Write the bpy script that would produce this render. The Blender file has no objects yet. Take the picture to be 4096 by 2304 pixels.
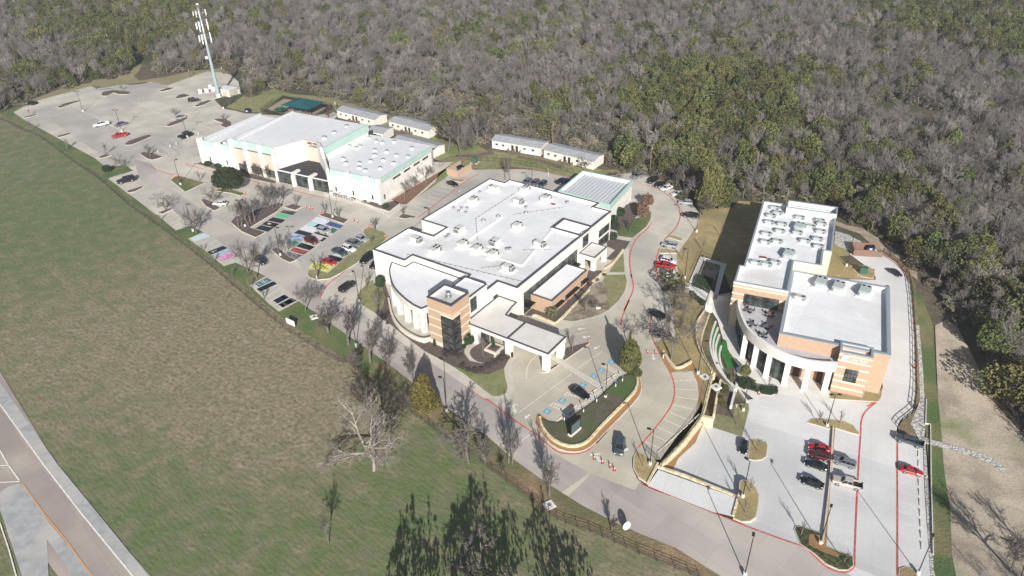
import bpy, bmesh, math, random
from mathutils import Vector, Matrix
from mathutils.geometry import tessellate_polygon
from math import sin, cos, radians as rad, pi

# ------------------------------------------------------------------ camera, sky, sun, exposure
SC = bpy.context.scene
H = 106.0                                   # flying height above the car parks
FPX = 2977.0                                # focal length in pixels of the 4096 px photograph
PITCH, ROLL = rad(32.24), rad(-1.41)
_f = Vector((0, cos(PITCH), -sin(PITCH))); _r = Vector((1, 0, 0)); _u = _r.cross(_f)
RT = _r*cos(ROLL)+_u*sin(ROLL); UP = -_r*sin(ROLL)+_u*cos(ROLL); FW = _f
cd = bpy.data.cameras.new('camera'); cam = bpy.data.objects.new('camera', cd); SC.collection.objects.link(cam)
cam.matrix_world = Matrix(((RT.x, UP.x, -FW.x, 0), (RT.y, UP.y, -FW.y, 0), (RT.z, UP.z, -FW.z, H), (0, 0, 0, 1)))
cd.sensor_width = 36; cd.lens = FPX/4096*36; cd.clip_start = 1; cd.clip_end = 5000
SC.camera = cam
SUN_AZ, SUN_EL = rad(174.5), rad(26.4)
w = bpy.data.worlds.new("World"); SC.world = w; w.use_nodes = True
nt = w.node_tree; bg = nt.nodes['Background']; sky = nt.nodes.new('ShaderNodeTexSky'); sky.sky_type = 'NISHITA'
sky.sun_disc = False; sky.sun_elevation = SUN_EL; sky.sun_rotation = SUN_AZ; sky.air_density = 1.0; sky.dust_density = 1.5
nt.links.new(sky.outputs[0], bg.inputs[0]); bg.inputs[1].default_value = 0.055
sl = bpy.data.lights.new('sun', 'SUN'); so = bpy.data.objects.new('sun', sl); SC.collection.objects.link(so)
sl.energy = 4.9; sl.angle = rad(0.53); sl.color = (1, .968, .925)
sd = Vector((-sin(SUN_AZ)*cos(SUN_EL), -cos(SUN_AZ)*cos(SUN_EL), -sin(SUN_EL)))
so.rotation_euler = sd.to_track_quat('-Z', 'Y').to_euler()
so.location = (0, 0, 300)
SC.view_settings.view_transform = 'Standard'; SC.view_settings.look = 'None'
SC.view_settings.exposure = 0.5; SC.view_settings.gamma = 1
COL = SC.collection
R0 = random.Random(7)

# ------------------------------------------------------------------ survey: regions of the photograph -> ground points in metres
REG = dict(a=(0,250,.42785),b=(700,350,.42785),c=(600,650,.42785),d=(1450,650,.42785),e=(1400,1000,.42785),f=(2000,1200,.42785),
 g=(2500,650,.42785),h=(2700,1000,.42785),i=(2500,1600,.48581),j=(2996,1600,.42785),k=(1200,1450,.48525),l=(0,1450,.58934),
 m=(0,0,.54348),n=(1300,300,.54348),o=(2600,0,.58075),p=(1500,1700,.46584),q=(1450,650,.23328),r=(1900,850,.23328),
 s=(2900,770,.23328),D=(0,0,1.59006),T=(1500,1050,.27609),U=(1750,1150,.31056),W=(2900,1050,.38653),X=(780,420,.24845),
 S=(1100,860,.12422),V=(820,920,.09662),N=(1000,1090,.11044),O=(1000,840,.07797),Y=(2700,1150,.54945),Z=(3350,1000,.79365),
 E=(2740,1000,.31746),F=(3300,940,.24413),C=(1280,760,.27473),B=(2080,1080,.32967),P=(1020,380,.21978),Q=(760,290,.17094),A=(2230,1640,.08278))
LA = Vector((24.14, 97.37, 0)); LN = Vector((.50936, .86055, 0))      # kerb line where the lower site starts, and its uphill normal
def hd(d):
    if d <= 0: return 0.0
    if d < 30: return -2.5*(d/30)**.8
    if d < 58: return -2.5
    if d < 95: return -2.5*(95-d)/37
    return 0.0
def low(x, y):
    d = (x-LA.x)*LN.x+(y-LA.y)*LN.y; i = math.floor(d/2)*2; t = (d-i)/2
    return hd(i)*(1-t)+hd(i+2)*t
def G(k, x, y, z=0.0, lvl=0):
    X, Y, s = REG[k]; a = X+x*s-2048; b = Y+y*s-1152
    d = FW*FPX+RT*a-UP*b
    if lvl == 0:
        t = (z-H)/d.z; return Vector((d.x*t, d.y*t, z))
    zz = -1.0
    for _ in range(14):
        t = (zz+z-H)/d.z; zz = low(d.x*t, d.y*t)
    return Vector((d.x*t, d.y*t, zz+z))
def pts(k, s, z=0.0, lvl=0):
    """'x,y x,y ...' read in region k ('K:x,y' switches region)"""
    o = []
    for q in s.split():
        if ':' in q: k, q = q.split(':')
        x, y = q.split(','); o.append(G(k, float(x), float(y), z, lvl))
    return o

# ------------------------------------------------------------------ materials
def lin(h, K=.93):
    c = [int(h[i:i+2], 16)/255 for i in (0, 2, 4)]
    return tuple(min(.86, (x/12.92 if x <= .04045 else ((x+.055)/1.055)**2.4)*K) for x in c)
MATS = {}
def mat(name, c1, c2=None, sc=1.0, rough=.9, c3=None, sc3=.08, lo=.4, hi=.6, lo3=.45, hi3=.6, metal=0, spec=.25, objrand=0, bump=0, bsc=4, stretch=None, det=5, grain=0, gsc=3.0, c4=None, sc4=.02, lo4=.5, hi4=.62, joint=None):
    if name in MATS: return MATS[name]
    m = bpy.data.materials.new(name); m.use_nodes = True; n = m.node_tree; L = n.links.new
    b = n.nodes['Principled BSDF']; b.inputs['Roughness'].default_value = rough; b.inputs['Metallic'].default_value = metal
    b.inputs['Specular IOR Level'].default_value = spec
    A_ = (lin(c1) if isinstance(c1, str) else c1)+(1,); col = None
    geo = n.nodes.new('ShaderNodeNewGeometry'); pos = geo.outputs['Position']
    if stretch:
        mp = n.nodes.new('ShaderNodeMapping'); mp.vector_type = 'TEXTURE'; mp.inputs['Rotation'].default_value = (0, 0, stretch[0]); mp.inputs['Scale'].default_value = (stretch[1], stretch[2], 1)
        L(pos, mp.inputs['Vector']); pos2 = mp.outputs[0]
    else: pos2 = pos
    def noise(s, d, p):
        t = n.nodes.new('ShaderNodeTexNoise'); t.inputs['Scale'].default_value = s; t.inputs['Detail'].default_value = d; L(p, t.inputs['Vector']); return t.outputs['Fac']
    def ramp(x, lo, hi):
        t = n.nodes.new('ShaderNodeMapRange'); t.inputs['From Min'].default_value = lo; t.inputs['From Max'].default_value = hi; L(x, t.inputs['Value']); return t.outputs[0]
    def mix(f, a, c):
        t = n.nodes.new('ShaderNodeMix'); t.data_type = 'RGBA'; L(f, t.inputs['Factor'])
        for v, s in ((a, 6), (c, 7)):
            if isinstance(v, tuple): t.inputs[s].default_value = v
            else: L(v, t.inputs[s])
        return t.outputs[2]
    col = A_
    if c2: col = mix(ramp(noise(sc, det, pos2), lo, hi), col, (lin(c2) if isinstance(c2, str) else c2)+(1,))
    if c3: col = mix(ramp(noise(sc3, 4, pos), lo3, hi3), col, (lin(c3) if isinstance(c3, str) else c3)+(1,))
    if c4: col = mix(ramp(noise(sc4, 6, pos2), lo4, hi4), col, (lin(c4) if isinstance(c4, str) else c4)+(1,))
    if joint:
        m3 = n.nodes.new('ShaderNodeMapping'); m3.vector_type = 'TEXTURE'; m3.inputs['Rotation'].default_value = (0, 0, joint[0]); L(pos, m3.inputs['Vector'])
        br = n.nodes.new('ShaderNodeTexBrick'); br.offset = 0; br.inputs['Scale'].default_value = 1; br.inputs['Mortar Size'].default_value = joint[4]; br.inputs['Mortar Smooth'].default_value = .6; br.inputs['Brick Width'].default_value = joint[1]; br.inputs['Row Height'].default_value = joint[2]; v_ = joint[5] if len(joint) > 5 else .05
        br.inputs['Color1'].default_value = (1+v_,)*3+(1,); br.inputs['Color2'].default_value = (1-v_,)*3+(1,); br.inputs['Mortar'].default_value = (joint[3],)*3+(1,); L(m3.outputs[0], br.inputs['Vector'])
        mm = n.nodes.new('ShaderNodeMix'); mm.data_type = 'RGBA'; mm.blend_type = 'MULTIPLY'; mm.inputs['Factor'].default_value = 1
        if isinstance(col, tuple): mm.inputs[6].default_value = col
        else: L(col, mm.inputs[6])
        L(br.outputs['Color'], mm.inputs[7]); col = mm.outputs[2]
    if grain:
        hv = n.nodes.new('ShaderNodeHueSaturation'); g1_ = n.nodes.new('ShaderNodeMapRange'); g1_.inputs['From Min'].default_value = .3; g1_.inputs['From Max'].default_value = .7; g1_.inputs['To Min'].default_value = 1-grain; g1_.inputs['To Max'].default_value = 1+grain
        L(noise(gsc, 8, pos), g1_.inputs['Value']); L(g1_.outputs[0], hv.inputs['Value'])
        if isinstance(col, tuple): hv.inputs['Color'].default_value = col
        else: L(col, hv.inputs['Color'])
        col = hv.outputs[0]
    if objrand:
        oi = n.nodes.new('ShaderNodeObjectInfo'); hs = n.nodes.new('ShaderNodeHueSaturation')
        mr = n.nodes.new('ShaderNodeMapRange'); mr.inputs['To Min'].default_value = 1-objrand; mr.inputs['To Max'].default_value = 1+objrand
        L(oi.outputs['Random'], mr.inputs['Value']); L(mr.outputs[0], hs.inputs['Value'])
        mr2 = n.nodes.new('ShaderNodeMapRange'); mr2.inputs['To Min'].default_value = .5-.035*(objrand > .1); mr2.inputs['To Max'].default_value = .5+.03*(objrand > .1)
        ml = n.nodes.new('ShaderNodeMath'); ml.operation = 'FRACT'; m7 = n.nodes.new('ShaderNodeMath'); m7.operation = 'MULTIPLY'; m7.inputs[1].default_value = 7.3
        L(oi.outputs['Random'], m7.inputs[0]); L(m7.outputs[0], ml.inputs[0]); L(ml.outputs[0], mr2.inputs['Value']); L(mr2.outputs[0], hs.inputs['Hue'])
        if isinstance(col, tuple): hs.inputs['Color'].default_value = col
        else: L(col, hs.inputs['Color'])
        col = hs.outputs[0]
    if isinstance(col, tuple): b.inputs['Base Color'].default_value = col
    else: L(col, b.inputs['Base Color'])
    if bump:
        bp = n.nodes.new('ShaderNodeBump'); bp.inputs['Strength'].default_value = bump; bp.inputs['Distance'].default_value = .3
        L(noise(bsc, 6, pos2), bp.inputs['Height']); L(bp.outputs[0], b.inputs['Normal'])
    MATS[name] = m; return m

# ------------------------------------------------------------------ mesh builder
class MB:
    def __init__(s): s.v = []; s.f = []; s.m = []
    def face(s, ps, mi=0):
        i = len(s.v); s.v += [tuple(p) for p in ps]; s.f.append(tuple(range(i, i+len(ps)))); s.m.append(mi)
    def tess(s, ps, mi=0, flip=False):
        i = len(s.v); P_ = [Vector(p) for p in ps]; s.v += [tuple(p) for p in P_]
        for t in tessellate_polygon([P_]):
            a, b, c = (P_[q] for q in t); up = (b-a).cross(c-a).z > 0
            s.f.append(tuple(i+q for q in (t if up != flip else t[::-1]))); s.m.append(mi)
    def prism(s, poly, z0, z1, mi=0, mt=None, bottom=False, top=True):
        poly = ccw(poly); n = len(poly)
        for a in range(n):
            p, q = poly[a], poly[(a+1) % n]
            s.face([(p[0], p[1], z0), (q[0], q[1], z0), (q[0], q[1], z1), (p[0], p[1], z1)], mi)
        if top: s.tess([(p[0], p[1], z1) for p in poly], mi if mt is None else mt)
        if bottom: s.tess([(p[0], p[1], z0) for p in poly], mi, True)
    def ring(s, poly, d, z0, z1, mi=0, out=0.0):
        """closed band of width d running inside poly, from z0 to z1"""
        po = offset(poly, -out) if out else ccw(poly); pi_ = offset(poly, d); n = len(po)
        for a in range(n):
            b = (a+1) % n; p, q, r, t = po[a], po[b], pi_[b], pi_[a]
            s.face([(*p, z0), (*q, z0), (*q, z1), (*p, z1)], mi); s.face([(*t, z1), (*p, z1), (*q, z1), (*r, z1)], mi)
            s.face([(*r, z0), (*t, z0), (*t, z1), (*r, z1)], mi); s.face([(*p, z0), (*t, z0), (*r, z0), (*q, z0)], mi)
    def box(s, x0, x1, y0, y1, z0, z1, mi=0): s.prism([(x0, y0), (x1, y0), (x1, y1), (x0, y1)], z0, z1, mi, bottom=True)
    def tube(s, a, b, r0, r1, n=6, mi=0, cap=True):
        a, b = Vector(a), Vector(b); d = (b-a)
        if d.length < 1e-5: return
        d.normalize(); x = d.orthogonal().normalized(); y = d.cross(x); i = len(s.v)
        for p, r in ((a, r0), (b, r1)):
            for k in range(n):
                t = 2*pi*k/n; s.v.append(tuple(p+x*(r*cos(t))+y*(r*sin(t))))
        for k in range(n):
            l = (k+1) % n; s.f.append((i+k, i+l, i+n+l, i+n+k)); s.m.append(mi)
        if cap: s.f.append(tuple(i+n+k for k in range(n))); s.m.append(mi); s.f.append(tuple(i+k for k in reversed(range(n)))); s.m.append(mi)
    def loft(s, rings, mi=0, cap=True):
        i = len(s.v); n = len(rings[0])
        for r in rings: s.v += [tuple(p) for p in r]
        for a in range(len(rings)-1):
            for k in range(n):
                l = (k+1) % n; s.f.append((i+a*n+k, i+a*n+l, i+(a+1)*n+l, i+(a+1)*n+k)); s.m.append(mi)
        if cap:
            s.f.append(tuple(i+k for k in reversed(range(n)))); s.m.append(mi); s.f.append(tuple(i+(len(rings)-1)*n+k for k in range(n))); s.m.append(mi)
    def mesh(s, name, mats, smooth=False):
        me = bpy.data.meshes.new(name); me.from_pydata(s.v, [], s.f)
        for m in (mats if isinstance(mats, (list, tuple)) else [mats]): me.materials.append(m)
        me.polygons.foreach_set('material_index', s.m)
        if smooth: me.polygons.foreach_set('use_smooth', [True]*len(s.f))
        me.update(); return me
    def build(s, name, mats, parent=None, smooth=False, weld=False):
        me = s.mesh(name, mats, smooth)
        if weld:
            b = bmesh.new(); b.from_mesh(me); bmesh.ops.remove_doubles(b, verts=b.verts, dist=1e-4); bmesh.ops.recalc_face_normals(b, faces=b.faces); b.to_mesh(me); b.free()
        return link(name, me, parent)
def link(name, me, parent=None):
    o = bpy.data.objects.new(name, me); COL.objects.link(o)
    if parent is not None: o.parent = parent
    return o
def area(p): return sum(p[i][0]*p[(i+1) % len(p)][1]-p[(i+1) % len(p)][0]*p[i][1] for i in range(len(p)))/2
def ccw(p):
    p = [(q[0], q[1]) for q in p]; return p if area(p) > 0 else p[::-1]
def offset(poly, d):
    """inset a polygon by d metres (mitred)"""
    p = ccw(poly); n = len(p); o = []
    for i in range(n):
        a, b, c = Vector(p[i-1]), Vector(p[i]), Vector(p[(i+1) % n])
        e1 = (b-a).normalized(); e2 = (c-b).normalized(); n1 = Vector((-e1.y, e1.x)); n2 = Vector((-e2.y, e2.x))
        m = n1+n2; l = m.length
        if l < 1e-3: o.append(tuple(b+n1*d)); continue
        m /= l; k = max(.35, m.dot(n1)); o.append(tuple(b+m*(d/k)))
    return o
def tag(o, label, cat, group=None):
    o['label'] = label; o['category'] = cat
    if group: o['group'] = group
    return o
def thing(name, loc, label, cat, rz=0, group=None):
    o = bpy.data.objects.new(name, None); COL.objects.link(o); o.location = loc; o.rotation_euler = (0, 0, rz); o.empty_display_size = .5
    return tag(o, label, cat, group)
def copy_tree(o, parent=None):
    c = o.copy(); COL.objects.link(c)
    if parent is not None: c.parent = parent
    for ch in o.children: copy_tree(ch, c)
    return c
def setlow(bm, off):
    """lay a flat sheet on the sloping lower site"""
    ds = [(v.co.x-LA.x)*LN.x+(v.co.y-LA.y)*LN.y for v in bm.verts]
    if not ds: return
    d = math.ceil(max(0, min(ds))/2)*2
    while d < min(96, max(ds)):
        bmesh.ops.bisect_plane(bm, geom=bm.verts[:]+bm.edges[:]+bm.faces[:], plane_co=LA+LN*d, plane_no=LN); d += 2
    for v in bm.verts: v.co.z = low(v.co.x, v.co.y)+v.co.z+off
def drape(me, lvl):
    if lvl:
        b = bmesh.new(); b.from_mesh(me); setlow(b, 0); b.to_mesh(me); b.free()
def sheet(name, m, P_, z=.02, lvl=0):
    mb = MB(); mb.tess([(p[0], p[1], z) for p in P_]); me = mb.mesh(name, m); drape(me, lvl)
    o = link(name, me); o['kind'] = 'structure'; return o
def smoothp(P_, n=4, closed=True):
    """Catmull-Rom through the surveyed points"""
    o = []; N = len(P_)
    rng = range(N) if closed else range(N-1)
    for i in rng:
        if closed: p0, p1, p2, p3 = (P_[(i+k) % N] for k in (-1, 0, 1, 2))
        else: p0, p1, p2, p3 = P_[max(0, i-1)], P_[i], P_[i+1], P_[min(N-1, i+2)]
        for k in range(n):
            t = k/n; o.append(.5*((2*p1)+(p2-p0)*t+(2*p0-5*p1+4*p2-p3)*t*t+(3*p1-p0-3*p2+p3)*t*t*t))
    if not closed: o.append(P_[-1])
    return o
def island(name, fill, P_, lvl=0, kerb=.18, h=.14, kmat=None, smooth=0):
    if smooth: P_ = smoothp(P_, smooth)
    P2 = [(p[0], p[1]) for p in P_]
    mb = MB(); mb.prism(P2, -.3, h, 0); mb.tess([(*p, h+.025) for p in offset(P2, kerb)], 1)
    me = mb.mesh(name, [kmat or KERB, fill]); drape(me, lvl); o = link(name, me); o['kind'] = 'structure'; return o
def stripe(mb, a, b, w_=.13, z=.035, mi=0):
    a, b = Vector((a[0], a[1], z)), Vector((b[0], b[1], z)); d = (b-a)
    if d.length < .01: return
    d.normalize(); n_ = Vector((-d.y, d.x, 0))*(w_/2); mb.face([a-n_, b-n_, b+n_, a+n_], mi)
def polystripe(mb, P_, w_=.13, z=.035, mi=0):
    n = len(P_); L_, R_ = [], []
    for i in range(n):
        d = (P_[min(n-1, i+1)]-P_[max(0, i-1)]); d.z = 0; d.normalize(); q = Vector((-d.y, d.x, 0))*(w_/2); p = Vector((P_[i].x, P_[i].y, z)); L_.append(p+q); R_.append(p-q)
    for i in range(n-1): mb.face([R_[i], R_[i+1], L_[i+1], L_[i]], mi)
def row(mb, a0, a1, b0, b1, n, w_=.13, z=.035):
    """n+1 parking lines between line a0-a1 and line b0-b1"""
    for i in range(n+1):
        t = i/n; stripe(mb, a0.lerp(b0, t), a1.lerp(b1, t), w_, z)
def wallstrip(name, P_, w_, z0, z1, mats, parent=None, lvl=0, closed=False):
    """low wall following a line; z0, z1 may be functions of position"""
    mb = MB(); n = len(P_); L_, R_ = [], []
    for i in range(n):
        d = (P_[min(n-1, i+1)]-P_[max(0, i-1)]); d.z = 0; d.normalize(); q = Vector((-d.y, d.x, 0))*(w_/2); L_.append(P_[i]+q); R_.append(P_[i]-q)
    zz = lambda f, p: f(p) if callable(f) else f
    rings = [[(r.x, r.y, zz(z0, p)), (l.x, l.y, zz(z0, p)), (l.x, l.y, zz(z1, p)), (r.x, r.y, zz(z1, p))] for p, l, r in zip(P_, L_, R_)]
    mb.loft(rings)
    me = mb.mesh(name, mats); b = bmesh.new(); b.from_mesh(me); bmesh.ops.recalc_face_normals(b, faces=b.faces); b.to_mesh(me); b.free()
    return link(name, me, parent)
_h = G('l', 1010, 1449)-G('l', 0, 130); A_HWY = math.atan2(_h.y, _h.x); _h = G('p', 2270, 930)-G('c', 1570, 1420); A_ROAD = math.atan2(_h.y, _h.x); A_M = rad(90-34.93); A_G = rad(90-28.2); A_N = rad(90-23.39)
# ------------------------------------------------------------------ ground materials
KERB = mat('kerb_concrete', 'd8cfbf', 'cbc2b2', 1.2)
M_FLOOR = mat('forest_floor', '5f5649', '6f6556', .35, c3='4b4f38', sc3=.02, det=8, grain=.18, gsc=2.5)
M_FIELD = mat('meadow_grass', '857d62', '948870', .45, lo=.3, hi=.7, stretch=(A_HWY, 2.5, 1), det=14, grain=.3, gsc=1.0, bump=.6, bsc=1.5)
n_ = M_FIELD.node_tree; bs_ = n_.nodes['Principled BSDF']; old_ = bs_.inputs['Base Color'].links[0].from_socket; at_ = n_.nodes.new('ShaderNodeAttribute'); at_.attribute_name = 'greenness'
tx_ = [n_.nodes.new('ShaderNodeTexNoise') for _ in range(2)]; gp_ = n_.nodes.new('ShaderNodeNewGeometry')
for t_, sc_ in zip(tx_, (.25, 1.3)): t_.inputs['Scale'].default_value = sc_; t_.inputs['Detail'].default_value = 12; n_.links.new(gp_.outputs['Position'], t_.inputs['Vector'])
def mth_(op, a, b):
    m_ = n_.nodes.new('ShaderNodeMath'); m_.operation = op
    for i_, v_ in enumerate((a, b)):
        if isinstance(v_, float): m_.inputs[i_].default_value = v_
        else: n_.links.new(v_, m_.inputs[i_])
    return m_.outputs[0]
f_ = mth_('ADD', mth_('ADD', at_.outputs['Fac'], mth_('MULTIPLY', mth_('SUBTRACT', tx_[0].outputs['Fac'], .5), 3.4)), mth_('MULTIPLY', mth_('SUBTRACT', tx_[1].outputs['Fac'], .5), 2.2))
mr_ = n_.nodes.new('ShaderNodeMapRange'); mr_.inputs['From Min'].default_value = -.45; mr_.inputs['From Max'].default_value = 1.0; n_.links.new(f_, mr_.inputs['Value'])
mx_ = n_.nodes.new('ShaderNodeMix'); mx_.data_type = 'RGBA'; n_.links.new(mr_.outputs[0], mx_.inputs['Factor']); n_.links.new(old_, mx_.inputs[6]); mx_.inputs[7].default_value = lin('67744d')+(1,)
mt_ = n_.nodes.new('ShaderNodeMix'); mt_.data_type = 'RGBA'; mt_.blend_type = 'MULTIPLY'; mt_.inputs['Factor'].default_value = 1; n_.links.new(mx_.outputs[2], mt_.inputs[6])
m4_ = n_.nodes.new('ShaderNodeMapRange'); m4_.inputs['From Min'].default_value = .3; m4_.inputs['From Max'].default_value = .7; m4_.inputs['To Min'].default_value = .78; m4_.inputs['To Max'].default_value = 1.15; n_.links.new(tx_[1].outputs['Fac'], m4_.inputs['Value']); n_.links.new(m4_.outputs[0], mt_.inputs[7]); n_.links.new(mt_.outputs[2], bs_.inputs['Base Color'])
M_VERGE = mat('dry_verge', '85735b', '9a8468', .6, c3='6d6c4c', sc3=.06, bump=.5, bsc=2, det=8, grain=.18, gsc=2.5)
M_GREEN = mat('verge_grass', '66734a', '7f7857', .25, c3='586b40', sc3=.07, bump=.4, bsc=2, grain=.18, gsc=2.5)
M_LAWN = mat('dormant_lawn', '94906a', '85835c', .5, c3='6f824d', sc3=.05, lo3=.52, hi3=.7, bump=.3, bsc=3, grain=.18, gsc=2.5)
M_LAWN2 = mat('dormant_turf', 'b09e74', 'a08f67', .35, c3='948861', sc3=.06, bump=.3, bsc=3, grain=.18, gsc=2.5)
M_TURF = mat('green_turf', '3f7a38', '366c31', 1.0, bump=.2)
M_MULCH = mat('bark_mulch', '5f5450', '6e625c', 3.0, bump=.4, grain=.18, gsc=2.5)
M_TAN = mat('tan_mulch', 'b08a62', '9c7a55', 2.5, bump=.3, grain=.18, gsc=2.5)
M_BEDS = mat('dormant_bed', '8d7f70', '6f655a', .8, c3='a59a88', sc3=.25, bump=.5, grain=.18, gsc=2.5)
M_GRAV = mat('white_gravel', 'd6d4ce', '8e8a84', 2.2, lo=.42, hi=.62, bump=.8, bsc=3)
M_DIRT = mat('bare_dirt', 'beb19d', 'a29585', .16, c3='7f8a5c', sc3=.05, lo3=.56, hi3=.7, det=9, bump=.3, grain=.18, gsc=2.5)
M_LOT = mat('concrete_lot', 'cdc6b8', 'bfb9ad', .12, c3='b0aba3', sc3=.03, lo3=.46, hi3=.66, det=10, grain=.07, gsc=4, joint=(A_M, 4.6, 4.6, .88, .045))
M_ROAD = mat('road_concrete', 'b3aaa4', 'a59d98', .22, c3='c0b8ae', sc3=.035, det=9, grain=.06, gsc=4, stretch=(A_ROAD, 9, 1), joint=(A_ROAD, 5, 3.8, .88, .05))
M_AISLE = mat('aisle_concrete', 'bfb9b0', 'b3aea7', .12, c3='aaa6a0', sc3=.04, det=9, grain=.06, gsc=4)
M_DRIVE = mat('entry_concrete', 'cbc3b0', 'bdb6a5', .15, c3='b3ac9e', sc3=.04, det=10, grain=.06, gsc=4, joint=(A_M, 4.5, 4.5, .89, .05))
M_NEW = mat('new_concrete', 'dfdedc', 'd5d4d2', .12, c3='cfcecc', sc3=.03, lo3=.48, hi3=.68, det=10, grain=.05, gsc=4, joint=(A_N, 4.5, 4.5, .9, .045, .02))
M_WALK = mat('sidewalk_concrete', 'cfc7b9', 'c4bdb0', .3, grain=.06, gsc=4)
M_PLAZA = mat('plaza_concrete', 'e2dfd8', 'd8d5ce', .3, grain=.06, gsc=4)
M_WHITE = mat('line_paint', 'f2efe6', 'dedad0', 1.5); M_RED = mat('fire_lane_paint', 'c9564f', 'd88880', 1.0, lo=.45, hi=.75)
M_STONE = mat('limestone_block', 'e6d8b8', 'c9b892', 1.6, det=3, bump=.5, bsc=2)
M_BRICKD = mat('red_brick', (.17, .07, .045), (.13, .055, .04), 4)
M_HWY = mat('highway_concrete', 'b5aaa0', 'a49a92', .2, c3='a1968e', sc3=.05, grain=.07, gsc=4, stretch=(A_HWY, 8, 1), joint=(A_HWY, 5.5, 3.9, .84, .06)); M_SHOULDER = mat('highway_shoulder', 'b2b2b1', 'a1a2a3', .6, c3='bcb9b2', sc3=.1, joint=(A_HWY, 12, 40, .8, .06), grain=.06, gsc=4)

# ------------------------------------------------------------------ terrain
LOWP = [tuple(p[:2]) for p in pts('i', "150,712 275,548 300,480 450,370 f:1890,1085 f:1965,800 f:1985,700 f:1900,560 f:1850,430 f:1835,250 f:1870,170 f:1915,95 g:775,1300 g:800,1240 g:840,1190 g:985,1180")]
LOWP += [(92, 170), (100, 215), (130, 330), (700, 420), (700, -60), (90, 20), tuple(G('D', 2330, 1560)[:2])]
def inlow(x, y):
    c = False; n = len(LOWP)
    for i in range(n):
        (x1, y1), (x2, y2) = LOWP[i], LOWP[i-1]
        if (y1 > y) != (y2 > y) and x < (x2-x1)*(y-y1)/(y2-y1)+x1: c = not c
    return c
def terrain(x, y):
    for dx, dy in ((0, 0), (2.2, 0), (-2.2, 0), (0, 2.2), (0, -2.2)):
        if inlow(x+dx, y+dy): return low(x, y)
    return 0.0
def axis_(a, b, c, d, fine, coarse):
    o = []; x = a
    while x < d:
        o.append(x); x += fine if b <= x < c else coarse
    return o
xs = axis_(-900, -10, 190, 901, 2.0, 30); ys = axis_(-30, 50, 260, 1001, 2.0, 30)
mb = MB(); mb.v = [(x, y, terrain(x, y)-.2) for y in ys for x in xs]; nx = len(xs)
mb.f = [(j*nx+i, j*nx+i+1, (j+1)*nx+i+1, (j+1)*nx+i) for j in range(len(ys)-1) for i in range(nx-1)]; mb.m = [0]*len(mb.f)
o = mb.build('ground', M_FLOOR); o['kind'] = 'structure'

MEADOW = sheet('meadow', M_FIELD, pts('D', "-700,330 0,284 60,264 150,275 400,320 700,600 1000,800 1300,1050 1620,1240 1860,1449 1990,1560 1000,1720 -300,1720 -800,1200"), -.1)
ZN = [(G('D', x, y), r, v) for x, y, r, v in ((60,340,22,.9),(100,430,30,.9),(230,540,26,.8),(60,560,26,.6),(330,640,22,.5),(120,700,22,.4),(200,1180,12,.8),(280,1290,10,1.2),(430,1380,10,1.2),(150,1060,12,.7),(1000,1330,12,.8),(1080,1120,8,1.1),(960,1170,8,.8),(1230,1330,10,.8),(900,1400,12,.6),(640,1420,12,.6),(500,1180,14,.4),(470,700,20,-.9),(640,850,18,-1.1),(560,960,20,-.6),(760,990,14,-.9),(330,870,20,-.45),(700,1140,12,-.5),(880,1050,8,-.7),(30,900,14,-.3))]
b_ = bmesh.new(); b_.from_mesh(MEADOW.data)
for ax_ in (0, 1):
    for q_ in range(-420, 340, 6):
        no_ = Vector((1, 0, 0)) if ax_ == 0 else Vector((0, 1, 0)); bmesh.ops.bisect_plane(b_, geom=b_.verts[:]+b_.edges[:]+b_.faces[:], plane_co=no_*q_, plane_no=no_)
b_.to_mesh(MEADOW.data); b_.free(); ga_ = MEADOW.data.attributes.new('greenness', 'FLOAT', 'POINT')
ga_.data.foreach_set('value', [.36*sum(v*math.exp(-((p.co.x-c.x)**2+(p.co.y-c.y)**2)/(3.6*r*r)) for c, r, v in ZN) for p in MEADOW.data.vertices])
sheet('grass_verge', M_GREEN, pts('D', "0,284 60,264 150,275 400,320 700,600 900,790 1010,900 960,960 850,890 730,815 520,645 330,505 250,436 180,390 100,330 20,300"), -.07)
sheet('dirt_verge', M_VERGE, pts('p', "700,100 880,290 1000,350 1100,450 1330,620 1640,845 1950,950 2576,1210 2900,1350 2900,1150 2270,920 2050,820 1780,680 1500,520 1250,320 900,60 k:1000,150 k:700,0 k:600,0 k:900,350"), -.05)
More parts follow.
